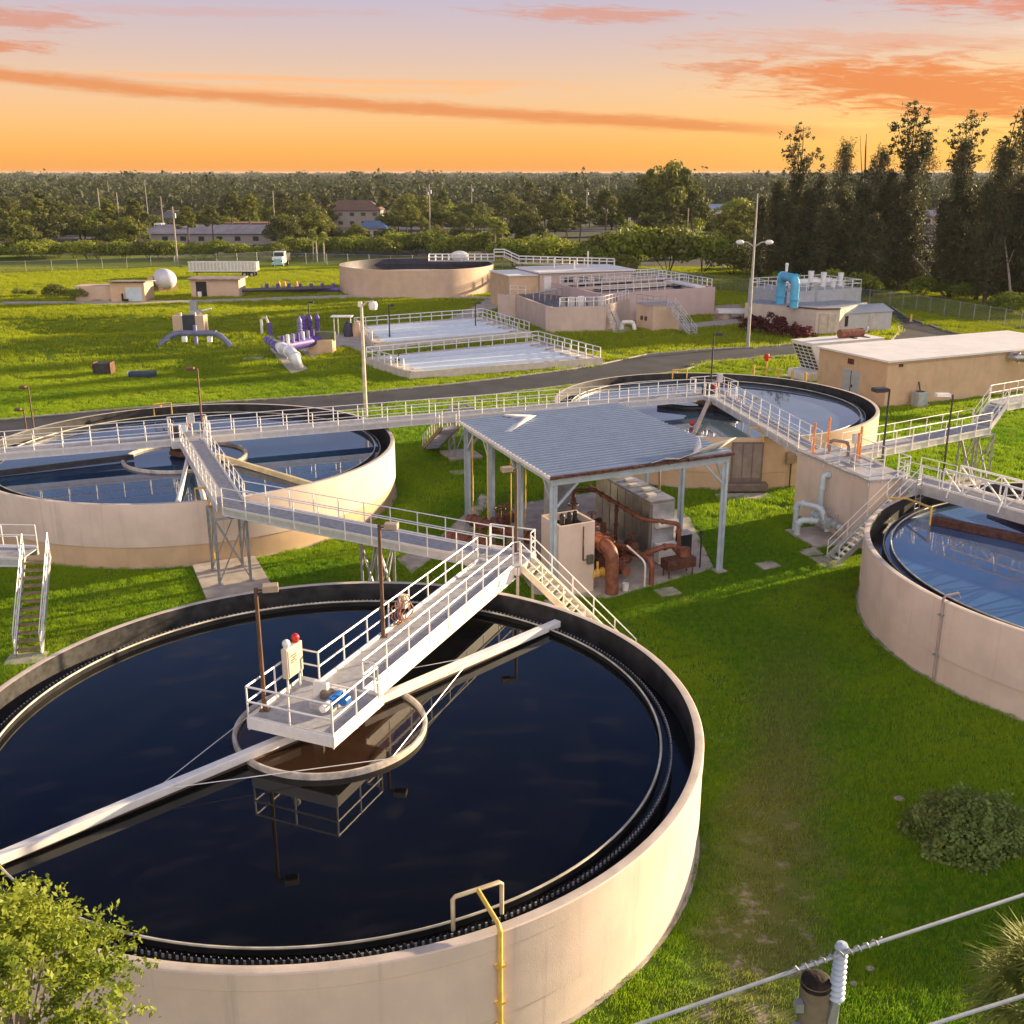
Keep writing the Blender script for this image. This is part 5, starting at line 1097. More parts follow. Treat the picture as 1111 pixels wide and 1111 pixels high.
a,b=G(205,301),G(279,301); t=thing('dump_trailer',a,'long ribbed silver dump trailer parked behind the pump hut','trailer')
lx=b.x-a.x; MB().box(((a.x+b.x)/2,a.y+1.3,2.05),(lx,2.5,1.7)).build('tub',M('trailer_silver',(.60,.60,.62),.35,.6,var=.1),t,smooth=False,bevel=.05)
for k in range(20): MB().box((a.x+.3+k*(lx-.6)/19,a.y-.02,2.05),(.16,.14,1.55)).build('rib',white,t,smooth=False)
for z in (1.2,2.92): MB().box(((a.x+b.x)/2,a.y-.04,z),(lx,.16,.16)).build('rail_bar',white,t,smooth=False)
MB().box(((a.x+b.x)/2,a.y+1.3,1.0),(lx*.9,.9,.3)).build('chassis',darkm,t,smooth=False)
for x in (-1.0,-2.4):
    for y in (.15,2.3): wheel(t,(b.x+x,a.y+y,.55),.55,.4)
MB().tube((a.x+1.5,a.y+.4,0),(a.x+1.5,a.y+.4,1.0),.1,8).build('landing_leg',darkm,t)
p=G(299.5,291); t=thing('truck',p,'white truck with pale green lower bumper parked on the far drive','truck'); wt=M('truck_white',(.74,.76,.74),.3,var=.04); tg=M('truck_teal',(.30,.55,.55),.35)
MB().box(p+Vector((0,2.6,1.45)),(2.3,1.9,1.5)).build('hood',wt,t,smooth=False,bevel=.15); MB().box(p+Vector((0,4.6,2.0)),(2.4,1.9,2.4)).build('cab',wt,t,smooth=False,bevel=.15); MB().box(p+Vector((0,3.62,2.65)),(2.0,.08,.8)).build('windshield',glass,t,smooth=False); MB().box(p+Vector((0,1.58,1.35)),(1.4,.1,.9)).build('grille',tg,t,smooth=False,bevel=.03); MB().box(p+Vector((0,1.45,.75)),(2.4,.25,.4)).build('bumper',tg,t,smooth=False,bevel=.04); MB().box(p+Vector((0,7.8,1.8)),(2.4,4.2,1.6)).build('bed',darkm,t,smooth=False)
for x in (-.95,.95): MB().sphere(p+Vector((x,1.55,1.35)),.2,10,6).build('headlight',glass,t); MB().box(p+Vector((x*1.45,3.6,2.6)),(.15,.1,.6)).build('mirror',darkm,t,smooth=False)
for x in (-1.0,1.0):
    for y in (2.4,7.5): wheel(t,p+Vector((x,y,.5)),.5,.35,(1,0,0))
t=thing('drain_grate',G(111,406),'square dark drain box half sunk in the left grass','drain'); p=G(111,407); MB().box(p+Vector((0,.6,.55)),(1.5,1.2,1.2)).build('box',darkm,t,smooth=False,bevel=.03); 
for x in (-.85,.85): MB().box(p+Vector((x,.6,.6)),(.12,1.3,1.3)).build('rail',rust2,t,smooth=False)
t=thing('pump_cover',G(153,410),'low navy covered pump lying on the left grass','cover'); p=G(153,411); MB().box(p+Vector((0,.6,.35)),(2.6,1.0,.6)).build('body',M('cover_navy',(.03,.05,.09),.4),t,smooth=False,bevel=.15); MB().tube(p+Vector((-1.3,.6,.4)),p+Vector((-1.5,.6,.4)),.25,10).build('port',pb,t)
o=MB().box(G(275,389)+Vector((0,0,.05)),(2.0,1.2,.1)).build('ground_hatch',conc,None,smooth=False); tag(o,'pale hatch flat in the grass left of the white bent pipe','hatch')
# ---------------------------------------------------------------- blue pipe building and shed
b0=Vector((30.4,141.7,0)); b1=Vector((37.9,134.9,0)); b2=Vector((40.9,135.1,0)); bb=Vector((.62,.78,0))
t=thing('chlorine_block',b0,'cream block building with dark flat edge below sky blue pipes','building')
wz_=M('block_cream',(.60,.50,.42),.8,var=.06,streak=.15)
MB().prism([tuple(p[:2]) for p in (b0,b1,b2,b2+bb*9,b0+bb*11)],0,3.2).build('wall',wz_,t,smooth=False); MB().prism([tuple(p[:2]) for p in (b0+Vector((.2,.3,0)),b1+Vector((0,.4,0)),b2+Vector((-.1,.4,0)),b2+bb*8.8,b0+bb*10.8)],3.2,3.28).build('roof',M('roof_slate',(.30,.33,.37),.6,var=.12),t,smooth=False)
for k in range(2): q=b1.lerp(b2,.3+.38*k); MB().box((q.x,q.y-.05,1.4),(.95,.08,2.5),math.atan2(b2.y-b1.y,b2.x-b1.x)).build('door',M('door_cream',(.56,.48,.38),.5),t,smooth=False)
mb=MB(); mb.beam(b0.lerp(b1,.6)+Vector((0,0,3.25)),b1+Vector((.2,-.05,3.25)),.3,.16); mb.build('burnt_edge',rust2,t,smooth=False); MB().beam(b1+Vector((0,-.05,3.25)),b2+Vector((0,-.05,3.25)),.3,.14).build('burnt_edge',rust2,t,smooth=False)
t=thing('round_plant_tank',(39,147,0),'railed grey plant tank with pale stacks behind the sky blue pipes','tank')
pc=Vector((39.5,147.2,0)); MB().prism([(pc.x+x*math.cos(.45)-y*math.sin(.45),pc.y+x*math.sin(.45)+y*math.cos(.45)) for x,y in ((-6.3,-4),(6.3,-4),(6.3,4),(-6.3,4))],0,4.7).build('wall',M('plant_grey',(.40,.42,.44),.7,var=.06),t,smooth=False)
rc=[Vector((pc.x+x*math.cos(.45)-y*math.sin(.45),pc.y+x*math.sin(.45)+y*math.cos(.45),4.7)) for x,y in ((-6.2,-3.9),(6.2,-3.9),(6.2,3.9),(-6.2,3.9))]
for k in range(4): railing(t,[rc[k],rc[(k+1)%4]],step=1.5,low=0,r=.05,toe=False)
for k,(u,v,h,mm) in enumerate(((.1,-2.2,2.3,white),(2.6,-.5,1.9,white),(5.1,-1.0,1.8,white),(1.6,.6,1.2,white),(3.8,-1.6,1.1,white),(-1.6,1.0,1.5,white))):
    p=pc+Vector((u,v+u*.45,4.7)); MB().path([p,p+Vector((0,0,h*.65)),p+Vector((0,0,h))],[.35,.35,.42],12).build('stack',mm,t)
p=pc+Vector((.1,-3.9,3.2)); MB().box(p+Vector((0,0,1.2)),(.9,.9,2.6)).build('equipment_cabinet',M('equip_grey',(.38,.40,.42)),t,smooth=False,bevel=.05)
MB().path([pc+Vector((-4,-1.5,5.3)),pc+Vector((4,2,5.3))],.5,12).build('white_pipe',white,t)
t=thing('blue_gooseneck',(36,141,3),'pair of joined sky blue gooseneck pipes on the cream block roof','pipe')
for e in (G(845.5,331,3.2),G(861,333.5,3.2)):
    pass
e0_,e1_=G(846,330,3.2),G(861,334,3.2); m_=(e0_+e1_)/2
flanged(t,elbowed([e0_,e0_+Vector((0,0,3.6)),e1_+Vector((0,0,3.6)),e1_],1.0),.55,skyb,(.1,.35,.65,.9),18,'gooseneck')
flanged(t,elbowed([e0_+Vector((.6,2.0,-.0)),e0_+Vector((.6,2.0,3.4)),e1_+Vector((.4,1.2,3.4))],1.0),.4,skyb,(.3,),16,'gooseneck')
p=e0_+Vector((.6,.2,4.1)); MB().tube(p,p+Vector((0,0,.8)),.18,8).build('air_valve',white,t); MB().box(p+Vector((0,0,.9)),(.4,.4,.4)).build('valve_cap',white,t,smooth=False,bevel=.1)
s0_,s1_=G(908,362),G(966,358.5); t=thing('metal_shed',s0_,'low grey gabled metal shed beside the cream block','shed')
sd_=(s1_-s0_).normalized(); sn=Vector((-sd_.y,sd_.x,0)); sp_=lambda u,v,z=0: s0_+sd_*u+sn*v+Vector((0,0,z)); SL=(s1_-s0_).length
vs=[sp_(u,v,z) for u in (0,SL) for v,z in ((0,0),(0,2.5),(2.2,3.2),(4.4,2.5),(4.4,0))]
MB().add(vs,[(4,3,2,1,0),(5,6,7,8,9),(0,1,6,5),(4,9,8,3)]).build('wall',M('shed_grey',(.50,.48,.48),.5,var=.05,streak=.1),t,smooth=False)
MB().add([sp_(u,v,z) for u in (-.2,SL+.2) for v,z in ((-.2,2.47),(2.2,3.24),(4.6,2.47))],[(0,3,4,1),(1,4,5,2)]).build('roof',M('shed_roof',(.30,.35,.42),.45,.3,var=.06),t,smooth=False)
MB().box(sp_(1.1,-.03,1.5),(.8,.06,1.3),math.atan2(sd_.y,sd_.x)).build('window',glass,t,smooth=False); MB().box(sp_(5.3,-.03,1.15),(1.2,.06,2.1),math.atan2(sd_.y,sd_.x)).build('door',M('door_shed',(.55,.50,.46),.5),t,smooth=False)
t=thing('vent_pipe_stub',G(790,346),'white low concrete culvert box on the gravel left of the cream block','culvert'); p=G(795,347); MB().box(p+Vector((0,1,1.1)),(4.2,2.2,.5)).build('slab',white,t,smooth=False,bevel=.05); MB().tube(p+Vector((-1.0,.9,.0)),p+Vector((-1.0,.9,.9)),.9,12).build('mouth',M('culvert_tan',(.5,.4,.3),.8),t)
slab('gravel_patch',[(772,332),(806,330),(806,347),(772,352)],.045,M('gravel',(.42,.33,.25),.95,var=.25,scale=1.5,bump=.5))
# rear wire fence
t=None
fm=bpy.data.materials.new('chain_link'); fm.use_nodes=True; nt_=fm.node_tree; b_=nt_.nodes['Principled BSDF']; b_.inputs['Base Color'].default_value=(.10,.11,.10,1); b_.inputs['Roughness'].default_value=.7
tr=nd(nt_,'ShaderNodeBsdfTransparent'); mx=nd(nt_,'ShaderNodeMixShader'); mx.inputs[0].default_value=.42; nt_.links.new(tr.outputs[0],mx.inputs[1]); nt_.links.new(b_.outputs[0],mx.inputs[2]); nt_.links.new(mx.outputs[0],nt_.nodes['Material Output'].inputs[0])
def fence(label,pts,h=2.0,step=3.0):
    t=thing('wire_fence',pts[0],label,'fence'); pts=[Vector(p) for p in pts]; mb=MB()
    for a,b in zip(pts[:-1],pts[1:]): d=b-a; mb.add([a,b,b+Vector((0,0,h)),a+Vector((0,0,h))],[(0,1,2,3)])
    mb.build('mesh_panel',fm,t,smooth=False); mb=MB(); mb.path([p+Vector((0,0,h)) for p in pts],.03,5); mb.build('top_rail',steel,t)
    off=pts[0]; me=None
    for k,p in enumerate(subdiv(pts,step)[:100]):
        if me is None: q=MB().tube((0,0,0),(0,0,h+.1),.045,6).build('post',steel); q.parent=t; me=q.data
        else: q=bpy.data.objects.new('post',me); COL.objects.link(q); q.parent=t
        q.location=p-off
fence('chain link fence along the back hedge at left',[G(-60,299),G(0,297),G(190,290),G(300,284)],2.3,5.0)
fence('chain link fence behind the distant tank and process plant',[G(310,286),G(545,292),G(700,304),G(805,318)],2.3,5.0)
fence('chain link fence sweeping along the right road under dark trees',[G(805,318),G(900,327),G(965,333),G(1040,346),G(1125,361),G(1210,375)],2.3,3.0)
for i,(px,py,h) in enumerate(((988,349,1.0),)):
    p=G(px,py); t=thing('marker_post',p,'small yellow marker stub beside the far right road bend','post'); MB().tube(p,p+Vector((0,0,h)),.15,10).build('post',yellow,t); MB().box(p+Vector((0,0,.05)),(.5,.5,.1)).build('base_plate',conc,t,smooth=False)
# ---------------------------------------------------------------- vegetation
def leaf_mat(name,a,b,tr=.35,rough=.6):
    m=bpy.data.materials.new(name); m.use_nodes=True; t=m.node_tree; p=t.nodes['Principled BSDF']
    g=nd(t,'ShaderNodeNewGeometry'); oi=nd(t,'ShaderNodeObjectInfo')
    f=NX(t,noise(t,g.outputs['Position'],.55,4,.7).outputs[0]).ss(.3,.7); r=NX(t,oi.outputs['Random'])
    k=(f*.6+r*.4); n=NX(t,noise(t,g.outputs['Position'],5.0,2).outputs[0])
    col=mixc(t,(k+(n-.5)*.7).max(0.0).min(1.0),a,b); t.links.new(col,p.inputs['Base Color'])
    p.inputs['Roughness'].default_value=rough; p.inputs['Specular IOR Level'].default_value=.25
    tl=nd(t,'ShaderNodeBsdfTranslucent'); t.links.new(col,tl.inputs[0]); mx=nd(t,'ShaderNodeMixShader'); mx.inputs[0].default_value=tr
    t.links.new(p.outputs[0],mx.inputs[1]); t.links.new(tl.outputs[0],mx.inputs[2]); t.links.new(mx.outputs[0],t.nodes['Material Output'].inputs[0]); return m
lm_broad=leaf_mat('leaf_green',(.055,.080,.013),(.22,.225,.032)); lm_dark=leaf_mat('leaf_dark',(.045,.060,.015),(.15,.155,.036)); lm_lite=leaf_mat('leaf_bright',(.10,.15,.014),(.30,.33,.035))
lm_far=leaf_mat('leaf_far',(.028,.040,.017),(.075,.085,.032),.2,.8)
lm_she=leaf_mat('leaf_sheoak',(.034,.042,.020),(.125,.120,.048),.3); lm_front=leaf_mat('leaf_front',(.13,.19,.016),(.40,.45,.06),.4); lm_palm=leaf_mat('leaf_palm',(.09,.13,.018),(.34,.36,.08),.35)
lm_bush=leaf_mat('leaf_mound',(.10,.165,.035),(.28,.35,.10),.35); lm_red=leaf_mat('leaf_croton',(.045,.008,.014),(.17,.025,.03),.2); lm_grass=leaf_mat('grass_blade',(.075,.170,.006),(.26,.33,.012),.45,.7)
bark=M('bark',(.12,.09,.065),.9,var=.25,scale=3,bump=.5,bscale=12,streak=.4); bark_pale=M('bark_pale',(.30,.25,.20),.9,var=.2,scale=3,streak=.3)
lm_grass.node_tree
def _gm():
    t=lm_grass.node_tree; g=nd(t,'ShaderNodeNewGeometry'); P=g.outputs['Position']; tr,dry,Y=lawn_fields(t,P)
    big=NX(t,noise(t,P,.07,4,.6).outputs[0]).ss(.40,.62)
    fine=NX(t,noise(t,P,3.5,3,.6).outputs[0]).ss(.3,.7)
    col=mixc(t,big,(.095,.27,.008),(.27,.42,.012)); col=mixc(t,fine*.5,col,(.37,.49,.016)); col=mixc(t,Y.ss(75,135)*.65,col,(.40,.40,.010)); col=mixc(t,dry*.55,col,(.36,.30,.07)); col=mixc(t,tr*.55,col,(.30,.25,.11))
    for n in t.nodes:
        if n.type=='BSDF_PRINCIPLED': t.links.new(col,n.inputs['Base Color'])
        if n.type=='BSDF_TRANSLUCENT': t.links.new(col,n.inputs[0])
_gm()
def unit(n): v=rng.standard_normal((n,3)); return v/np.linalg.norm(v,axis=1,keepdims=True)
def quads_mesh(name,V,mat):
    """V: (n,4,3) leaf corners -> one mesh"""
    n=len(V); me=bpy.data.meshes.new(name); me.vertices.add(n*4); me.vertices.foreach_set('co',V.reshape(-1).astype(np.float32))
    me.loops.add(n*4); me.loops.foreach_set('vertex_index',np.arange(n*4,dtype=np.int32)); me.polygons.add(n); me.polygons.foreach_set('loop_start',np.arange(0,n*4,4,dtype=np.int32)); me.polygons.foreach_set('loop_total',np.full(n,4,dtype=np.int32))
    me.materials.append(mat); me.update(); me.validate(); return me
def leaves(P,N,size,asp=.5,jit=.7):
    """diamond leaves at P roughly facing N"""
    n=len(P); nn=N+jit*rng.standard_normal((n,3)); nn/=np.linalg.norm(nn,axis=1,keepdims=True)
    a=np.cross(nn,unit(n)); a/=np.linalg.norm(a,axis=1,keepdims=True)+1e-9; b=np.cross(nn,a)
    s=(size*(.6+.8*rng.random(n)))[:,None]
    return np.stack([P-a*s,P-b*s*asp+nn*s*.12,P+a*s,P+b*s*asp+nn*s*.12],1)
def clumps(centers,radii,per,size,asp=.55,flat=.8):
    out=[]
    for c,r,k in zip(centers,radii,per):
        u=unit(int(k)); rr=r*(.55+.5*rng.random(int(k))**.5); u2=u*np.array([1,1,flat])
        out.append(leaves(c+u2*rr[:,None],u,size,asp))
    return np.concatenate(out)
def mesh_obj(name,me,parent):
    o=bpy.data.objects.new(name,me); COL.objects.link(o); o.parent=parent; return o
def tree_proto(name,kind,H,R,nl,size,mat,label,cat='tree',group=None,tb=None,loc=(0,0,0)):
    t=thing(name,loc,label,cat,group); off=np.array(loc)
    rs=np.array([R,R,1]); cs=[];rd=[]
    th0=rng.random()*6
    tr=MB(); base=Vector((0,0,-.2))
    if kind=='broad':
        k=30
        for i in range(k):
            a=th0+i*2.4; q=math.sqrt((i+.5)/k)*.85; z=H*(.24+.62*(1-q*q*.75)*(.35+.65*rng.random()))
            cs.append((R*q*math.cos(a),R*q*math.sin(a),z)); rd.append(R*(.20+.16*rng.random()))
        fork=Vector((0,0,H*.35)); tr.path([base,Vector((.04*H*.3,0,H*.18)),fork],[H*.028,H*.022,H*.018],8)
        for c in cs[::3]: tr.path([fork-Vector((0,0,H*.05)),fork.lerp(Vector(c),.5)+Vector((0,0,.03*H)),Vector(c)],[H*.013,H*.009,H*.004],6)
    elif kind=='pine':
        k=16; top=Vector((rng.standard_normal()*.04*H,rng.standard_normal()*.04*H,H*.95)); tr.path([base,top*.5+Vector((.02*H,0,0)),top],[H*.018,H*.014,H*.005],8)
        for i in range(k):
            f=.55+.45*(i+.5)/k; a=th0+i*2.4; q=R*(1.15-f)*1.5*(.5+.6*rng.random()); c=(top*f)
            cc=(c.x+q*math.cos(a),c.y+q*math.sin(a),H*f*.97); cs.append(cc); rd.append(R*(.22+.15*rng.random())); tr.path([top*(f-.04),Vector(cc)],[H*.006,H*.003],5)
    elif kind=='shrub':
        k=14
        for i in range(k):
            a=th0+i*2.4; q=math.sqrt((i+.5)/k)*.8; z=H*(.30+.45*(1-q*q)*(.6+.5*rng.random())); cs.append((R*q*math.cos(a),R*q*math.sin(a),z)); rd.append(R*(.30+.18*rng.random()))
        for c in cs[::3]: tr.path([base,Vector(c)*.5,Vector(c)],[.05,.04,.02],5)
    per=np.array([r**1.6 for r in rd]); per=per/per.sum()*nl
    if kind=='shrub' and size>0: pass
    me=quads_mesh('crown',clumps(np.array(cs),rd,np.maximum(8,per),size,flat=.75 if kind!='pine' else .6),mat)
    mesh_obj('crown',me,t); t2=tr.build('trunk',tb or bark); t2.parent=t; OFF[t2.name]=loc
    return t
def place(proto,first,loc,rz,sc,label=None):
    if first: proto.location=loc; proto.rotation_euler=(0,0,rz); proto.scale=(sc if hasattr(sc,'__len__') else (sc,)*3); 
    else: proto=copy_tree(proto,loc,rz,sc)
    if label: proto['label']=label
    return proto
def atd(px,d):
    """ground point at sight bearing px and distance d ahead"""
    return Vector(((px-PC)/FP*(d*CT+CZ*ST),d,0))
PR={}
PR['broad']=[tree_proto('broadleaf_tree','broad',11,4.6,3600,.30,m,'','tree') for m in (lm_broad,lm_dark,lm_broad)]
PR['pine']=[tree_proto('pine_tree','pine',15,3.6,2200,.30,lm_dark,'','tree'),tree_proto('pine_tree','pine',14,3.2,2000,.30,lm_broad,'','tree')]
PR['shrub']=[tree_proto('shrub','shrub',4.2,3.0,2000,.20,m,'','shrub') for m in (lm_lite,lm_broad,lm_lite)]
def palm_proto(H,n,L,name='palm_tree',wid=.10,nb=22,mat=None,droop=.9,tr=.17):
    t=thing(name,(0,0,0),'','palm'); b=MB().path([(0,0,-.2),(.1,0,H*.5),(0,.05,H)],[tr*1.25,tr,tr*1.1],10).build('trunk',bark_pale); b.parent=t
    V=[]
    for k in range(n):
        a=2.4*k; e=math.radians(80-115*(k+.5)/n); d=np.array([math.cos(a)*math.cos(e),math.sin(a)*math.cos(e),math.sin(e)]); s=np.array([-math.sin(a),math.cos(a),0]); u=np.cross(s,d); u=u if u[2]>0 else -u
        o=np.array([0,0,H]); hub=o+d*L*.42-np.array([0,0,droop*.06*L])
        V.append(np.stack([o-s*.02,hub-s*.02,hub+s*.02,o+s*.02]))
        for j in range(nb):
            f=(j/(nb-1)-.5)*2; an=f*1.75; dd=d*math.cos(an)+s*math.sin(an); ln=L*.58*(1-.25*abs(f))*(.85+.3*rng.random())
            mid=hub+dd*ln*.55+u*(.05*L*rng.random()); tip=hub+dd*ln-np.array([0,0,droop*.22*ln*(.5+rng.random())])
            w=np.cross(dd,u); w/=np.linalg.norm(w)+1e-9; w=w*wid*.5
            V.append(np.stack([hub-w*.4,mid-w,mid+w,hub+w*.4])); V.append(np.stack([mid-w,tip-w*.1,tip+w*.1,mid+w]))
    mesh_obj('crown',quads_mesh('crown',np.array(V),mat or lm_palm),t); return t
PR['palm']=[palm_proto(7.5,26,2.2,wid=.22,nb=12)]
used={}
def put(kind,i,px,d,h,label,group,wide=1.0):
    p=PR[kind][i%len(PR[kind])]; base={'broad':11,'pine':15,'shrub':4.2,'palm':8.3}[kind]; s=h/base
    o=place(p,not used.get((kind,i%len(PR[kind]))),atd(px,d),rng.random()*6.28,(s*wide,s*wide,s),label); used[(kind,i%len(PR[kind]))]=1; o['group']=group; return o
# shrubs along the back fence
for k,px in enumerate(np.arange(-45,300,15.5)): d=256-16*max(0,(px-50))/250*0+ (6*rng.random()); put('shrub',k,px+4*rng.standard_normal(),255+8*rng.random(),3.2+1.8*rng.random(),'bright leafy shrub in the row behind the left back fence','shrubs behind the back fence',1.25)
for k,px in enumerate(np.arange(310,560,14)): put('shrub',k,px+4*rng.standard_normal(),262+10*rng.random(),4.2+2.5*rng.random(),'bright leafy shrub in the row above the distant round tank','shrubs above the distant tank',1.2)
for k,px in enumerate(np.arange(555,690,14)): put('shrub',k,px+4*rng.standard_normal(),232+12*rng.random(),4.6+2.8*rng.random(),'leafy shrub in the row behind the process building','shrubs behind the process building',1.2)
for k,(px,d,h,w) in enumerate(((655,226,8.5,1.0),(690,222,10.5,1.05),(725,222,10.2,1.1),(762,222,9,1.1),(795,216,6.5,1.2),(640,216,6,1.2),(675,210,5,1.1))): put('shrub',1+k%2,px,d,h,'big rounded bushy mound in the thicket behind the process tank','thicket mounds behind the process tank',w*.9)
for k,(px,py) in enumerate(((812,303),(842,306),(870,310),(905,316),(935,319),(965,322),(1000,328),(1030,334),(1060,338),(1095,346),(1130,352),(825,299),(860,302),(890,308),(985,322),(1045,332),(1080,338))):
    g=G(px,py-1.5); put('shrub',k%3,px,g.y+5+5*(k%3),2.8+2.4*rng.random(),'leafy shrub along the right fence below the tall dark trees','shrubs along the right fence',1.25)
for k,(px,py) in enumerate(((842,286),(900,300),(934,306),(862,297))): g=G(px,318); put('shrub',0,px,g.y-8,4.0+rng.random(),'pale lit shrub behind the sky blue pipes','pale shrubs behind the blue pipes',1.0)
for k,(px,py,h) in enumerate(((22,322,1.6),(60,324,2.6),(88,326,2.2),(35,322,1.3),(76,324,1.8))): g=G(px,py); put('shrub',k%2,px,g.y,h,'low garden shrub left of the boarded shed','garden shrubs by the shed',1.1)
# the wooded belt
def scatter(n,d0,d1,h0,h1,label,group,kinds,x0=-60,x1=860,gap=0):
    xs_=np.linspace(x0,x1,n)+rng.standard_normal(n)*(x1-x0)/n*.5
    for k in range(n):
        kd=kinds[int(rng.integers(len(kinds)))]
        if gap and gap(xs_[k]): continue
        put(kd,int(rng.integers(3)),xs_[k],d0+(d1-d0)*rng.random(),(h0+(h1-h0)*rng.random())*(1.12 if kd=='pine' else 1),label,group,1.3 if kd=='broad' else 1.1)
scatter(26,275,310,7.5,11,'dark bushy tree in the belt just behind the left back fence','trees behind the back fence',['broad'],-60,330,lambda x:168<x<300)
scatter(16,285,320,4.5,6.5,'mid green tree low in the belt above the distant tank','trees above the distant tank',['broad'],300,560)
scatter(22,320,430,8,14.0,'tree standing among the far houses at left','trees among the far left houses',['broad','broad','pine'],-60,330,lambda x:(160<x<235))
scatter(20,355,480,9,14.5,'tree standing among the far houses at centre','trees among the far centre houses',['broad','pine','broad'],320,640,lambda x:(365<x<412))
scatter(14,262,330,8,14,'tree of the dense grove behind the process plant','grove behind the process plant',['broad','pine'],560,800)
for k,(px,d,h) in enumerate(((693,330,21),(705,335,22),(722,332,25),(738,330,22.5),(748,335,20),(716,340,20))): put('pine' if k%2 else 'broad',k,px,d,h,'tall dark tree of the clump breaking the horizon at centre right','tall clump breaking the horizon',.75)
for k,(px,d,h) in enumerate(((10,300,13),(45,320,13.5),(52,330,14),(120,310,13),(150,315,12.5),(205,285,12),(252,330,14),(272,330,14.5),(232,300,11),(335,360,14),(310,365,13.5))): put('pine',k,px,d,h,'rounded pine rising over the left tree belt','pines over the left tree belt',1.15)
scatter(60,450,760,8,13.5,'distant tree between house roofs below the horizon','distant trees below the horizon',['broad','broad','pine'],-70,1180)
for k,(px,py,h) in enumerate(((340,290,6.5),(352,288,6),(537,270,9),(545,275,8))): put('palm',0,px,252,h,'cabbage palm standing above the fence shrubs','cabbage palms above the fence shrubs')
scatter(40,335,470,6,11,'low leafy tree filling the centre woods behind the far road','low trees of the centre woods',['broad','broad','shrub'],420,840)
scatter(22,335,460,6,10,'low leafy tree filling the left woods among roofs','low trees of the left woods',['broad','shrub'],-60,340)
# far woods as one mass
n=7600; ang=(rng.random(n)*1100/FP-550/FP)*1.35; dist=520*(14**(rng.random(n)**.9)); hh=6+8*rng.random(n)+9*(rng.random(n)**7)
cx=ang*dist; C0=np.stack([cx,dist,hh*.55],-1); per=64; u=unit(n*per); rad=np.repeat(np.stack([4+.0040*dist,4+.0040*dist,hh*.5],-1),per,0); P=np.repeat(C0,per,0)+u*rad*(.6+.4*rng.random((n*per,1)))
V=leaves(P,u,np.repeat(.65+.0009*dist,per),.7); o=mesh_obj('forest',quads_mesh('forest',V,lm_far),None); o['kind']='stuff'
# tall dark she-oaks at right
def sheoak(loc,H,R,top,label,dead=False,lean=0.0,branches=None):
    t=thing('she_oak',loc,label,'tree'); lx,ly,_=loc; W_=Vector(loc)
    def q(f,s=0): return Vector((lean*f*f*H+.25*math.sin(f*9+lx),.2*math.sin(f*7+ly),H*f))
    tr=MB(); tr.path([W_+q(f) for f in np.linspace(0,1,12)],[.32*(1-f)+.04 for f in np.linspace(0,1,12)],7)
    V=[];hf=top
    for k in range(150):
        f=.06+(hf-.06)*k/150; a=2.4*k+rng.random(); prof=R*(.30+.62*math.sin(PI*min(1,f/hf*1.02)**.6))*(.35+.95*rng.random()**1.5); e=q(f)+Vector((math.cos(a)*prof,math.sin(a)*prof,prof*(.15+.5*rng.random())))
        if k%5==0: tr.path([W_+q(f*.97),W_+q(f*.97).lerp(e,.6)+Vector((0,0,.2)),W_+e],[.06,.04,.015],4)
        m=54; s=rng.random(m); pp=np.array(q(f*.97))+ (np.array(e)-np.array(q(f*.97)))*(.35+.75*s)[:,None]+rng.standard_normal((m,3))*np.array([.5,.5,.7])*R*.20
        V.append(leaves(pp,np.tile([math.cos(a),math.sin(a),.5],(m,1)),.30,.22,.9))
    for (f0,dx,f1,rr) in (branches or []):
        p0_=q(f0); p1=Vector((q(f1).x+dx,q(f1).y+rng.standard_normal()*.6,H*f1)); md=p0_.lerp(p1,.5)+Vector((dx*.12,0,.3)); tr.path([W_+p0_,W_+md,W_+p1],[.10,.07,.025],5)
        if rr>0:
            for j in range(int(11*(f1-f0)*H/5)+6):
                c=np.array(md.lerp(p1,rng.random()*1.05) if rng.random()<.75 else p0_.lerp(md,rng.random()))+rng.standard_normal(3)*rr*np.array([.75,.75,.5]); m=24; u=unit(m); V.append(leaves(c+rng.standard_normal((m,3))*rr*(.13+.16*rng.random())*np.array([1,1,.8]),u,.18,.55))
    mesh_obj('crown',quads_mesh('crown',np.concatenate(V),lm_she),t); t2=tr.build('trunk',bark); t2.parent=t
    t2.data.transform(Matrix.Translation(-W_)); return t
def so_at(px,py,ytop): 
    g=G(px,py); y=CT+(-(ytop-PC)/FP)*ST; w=-ST+(-(ytop-PC)/FP)*CT; return tuple(g),CZ+g.y/y*w
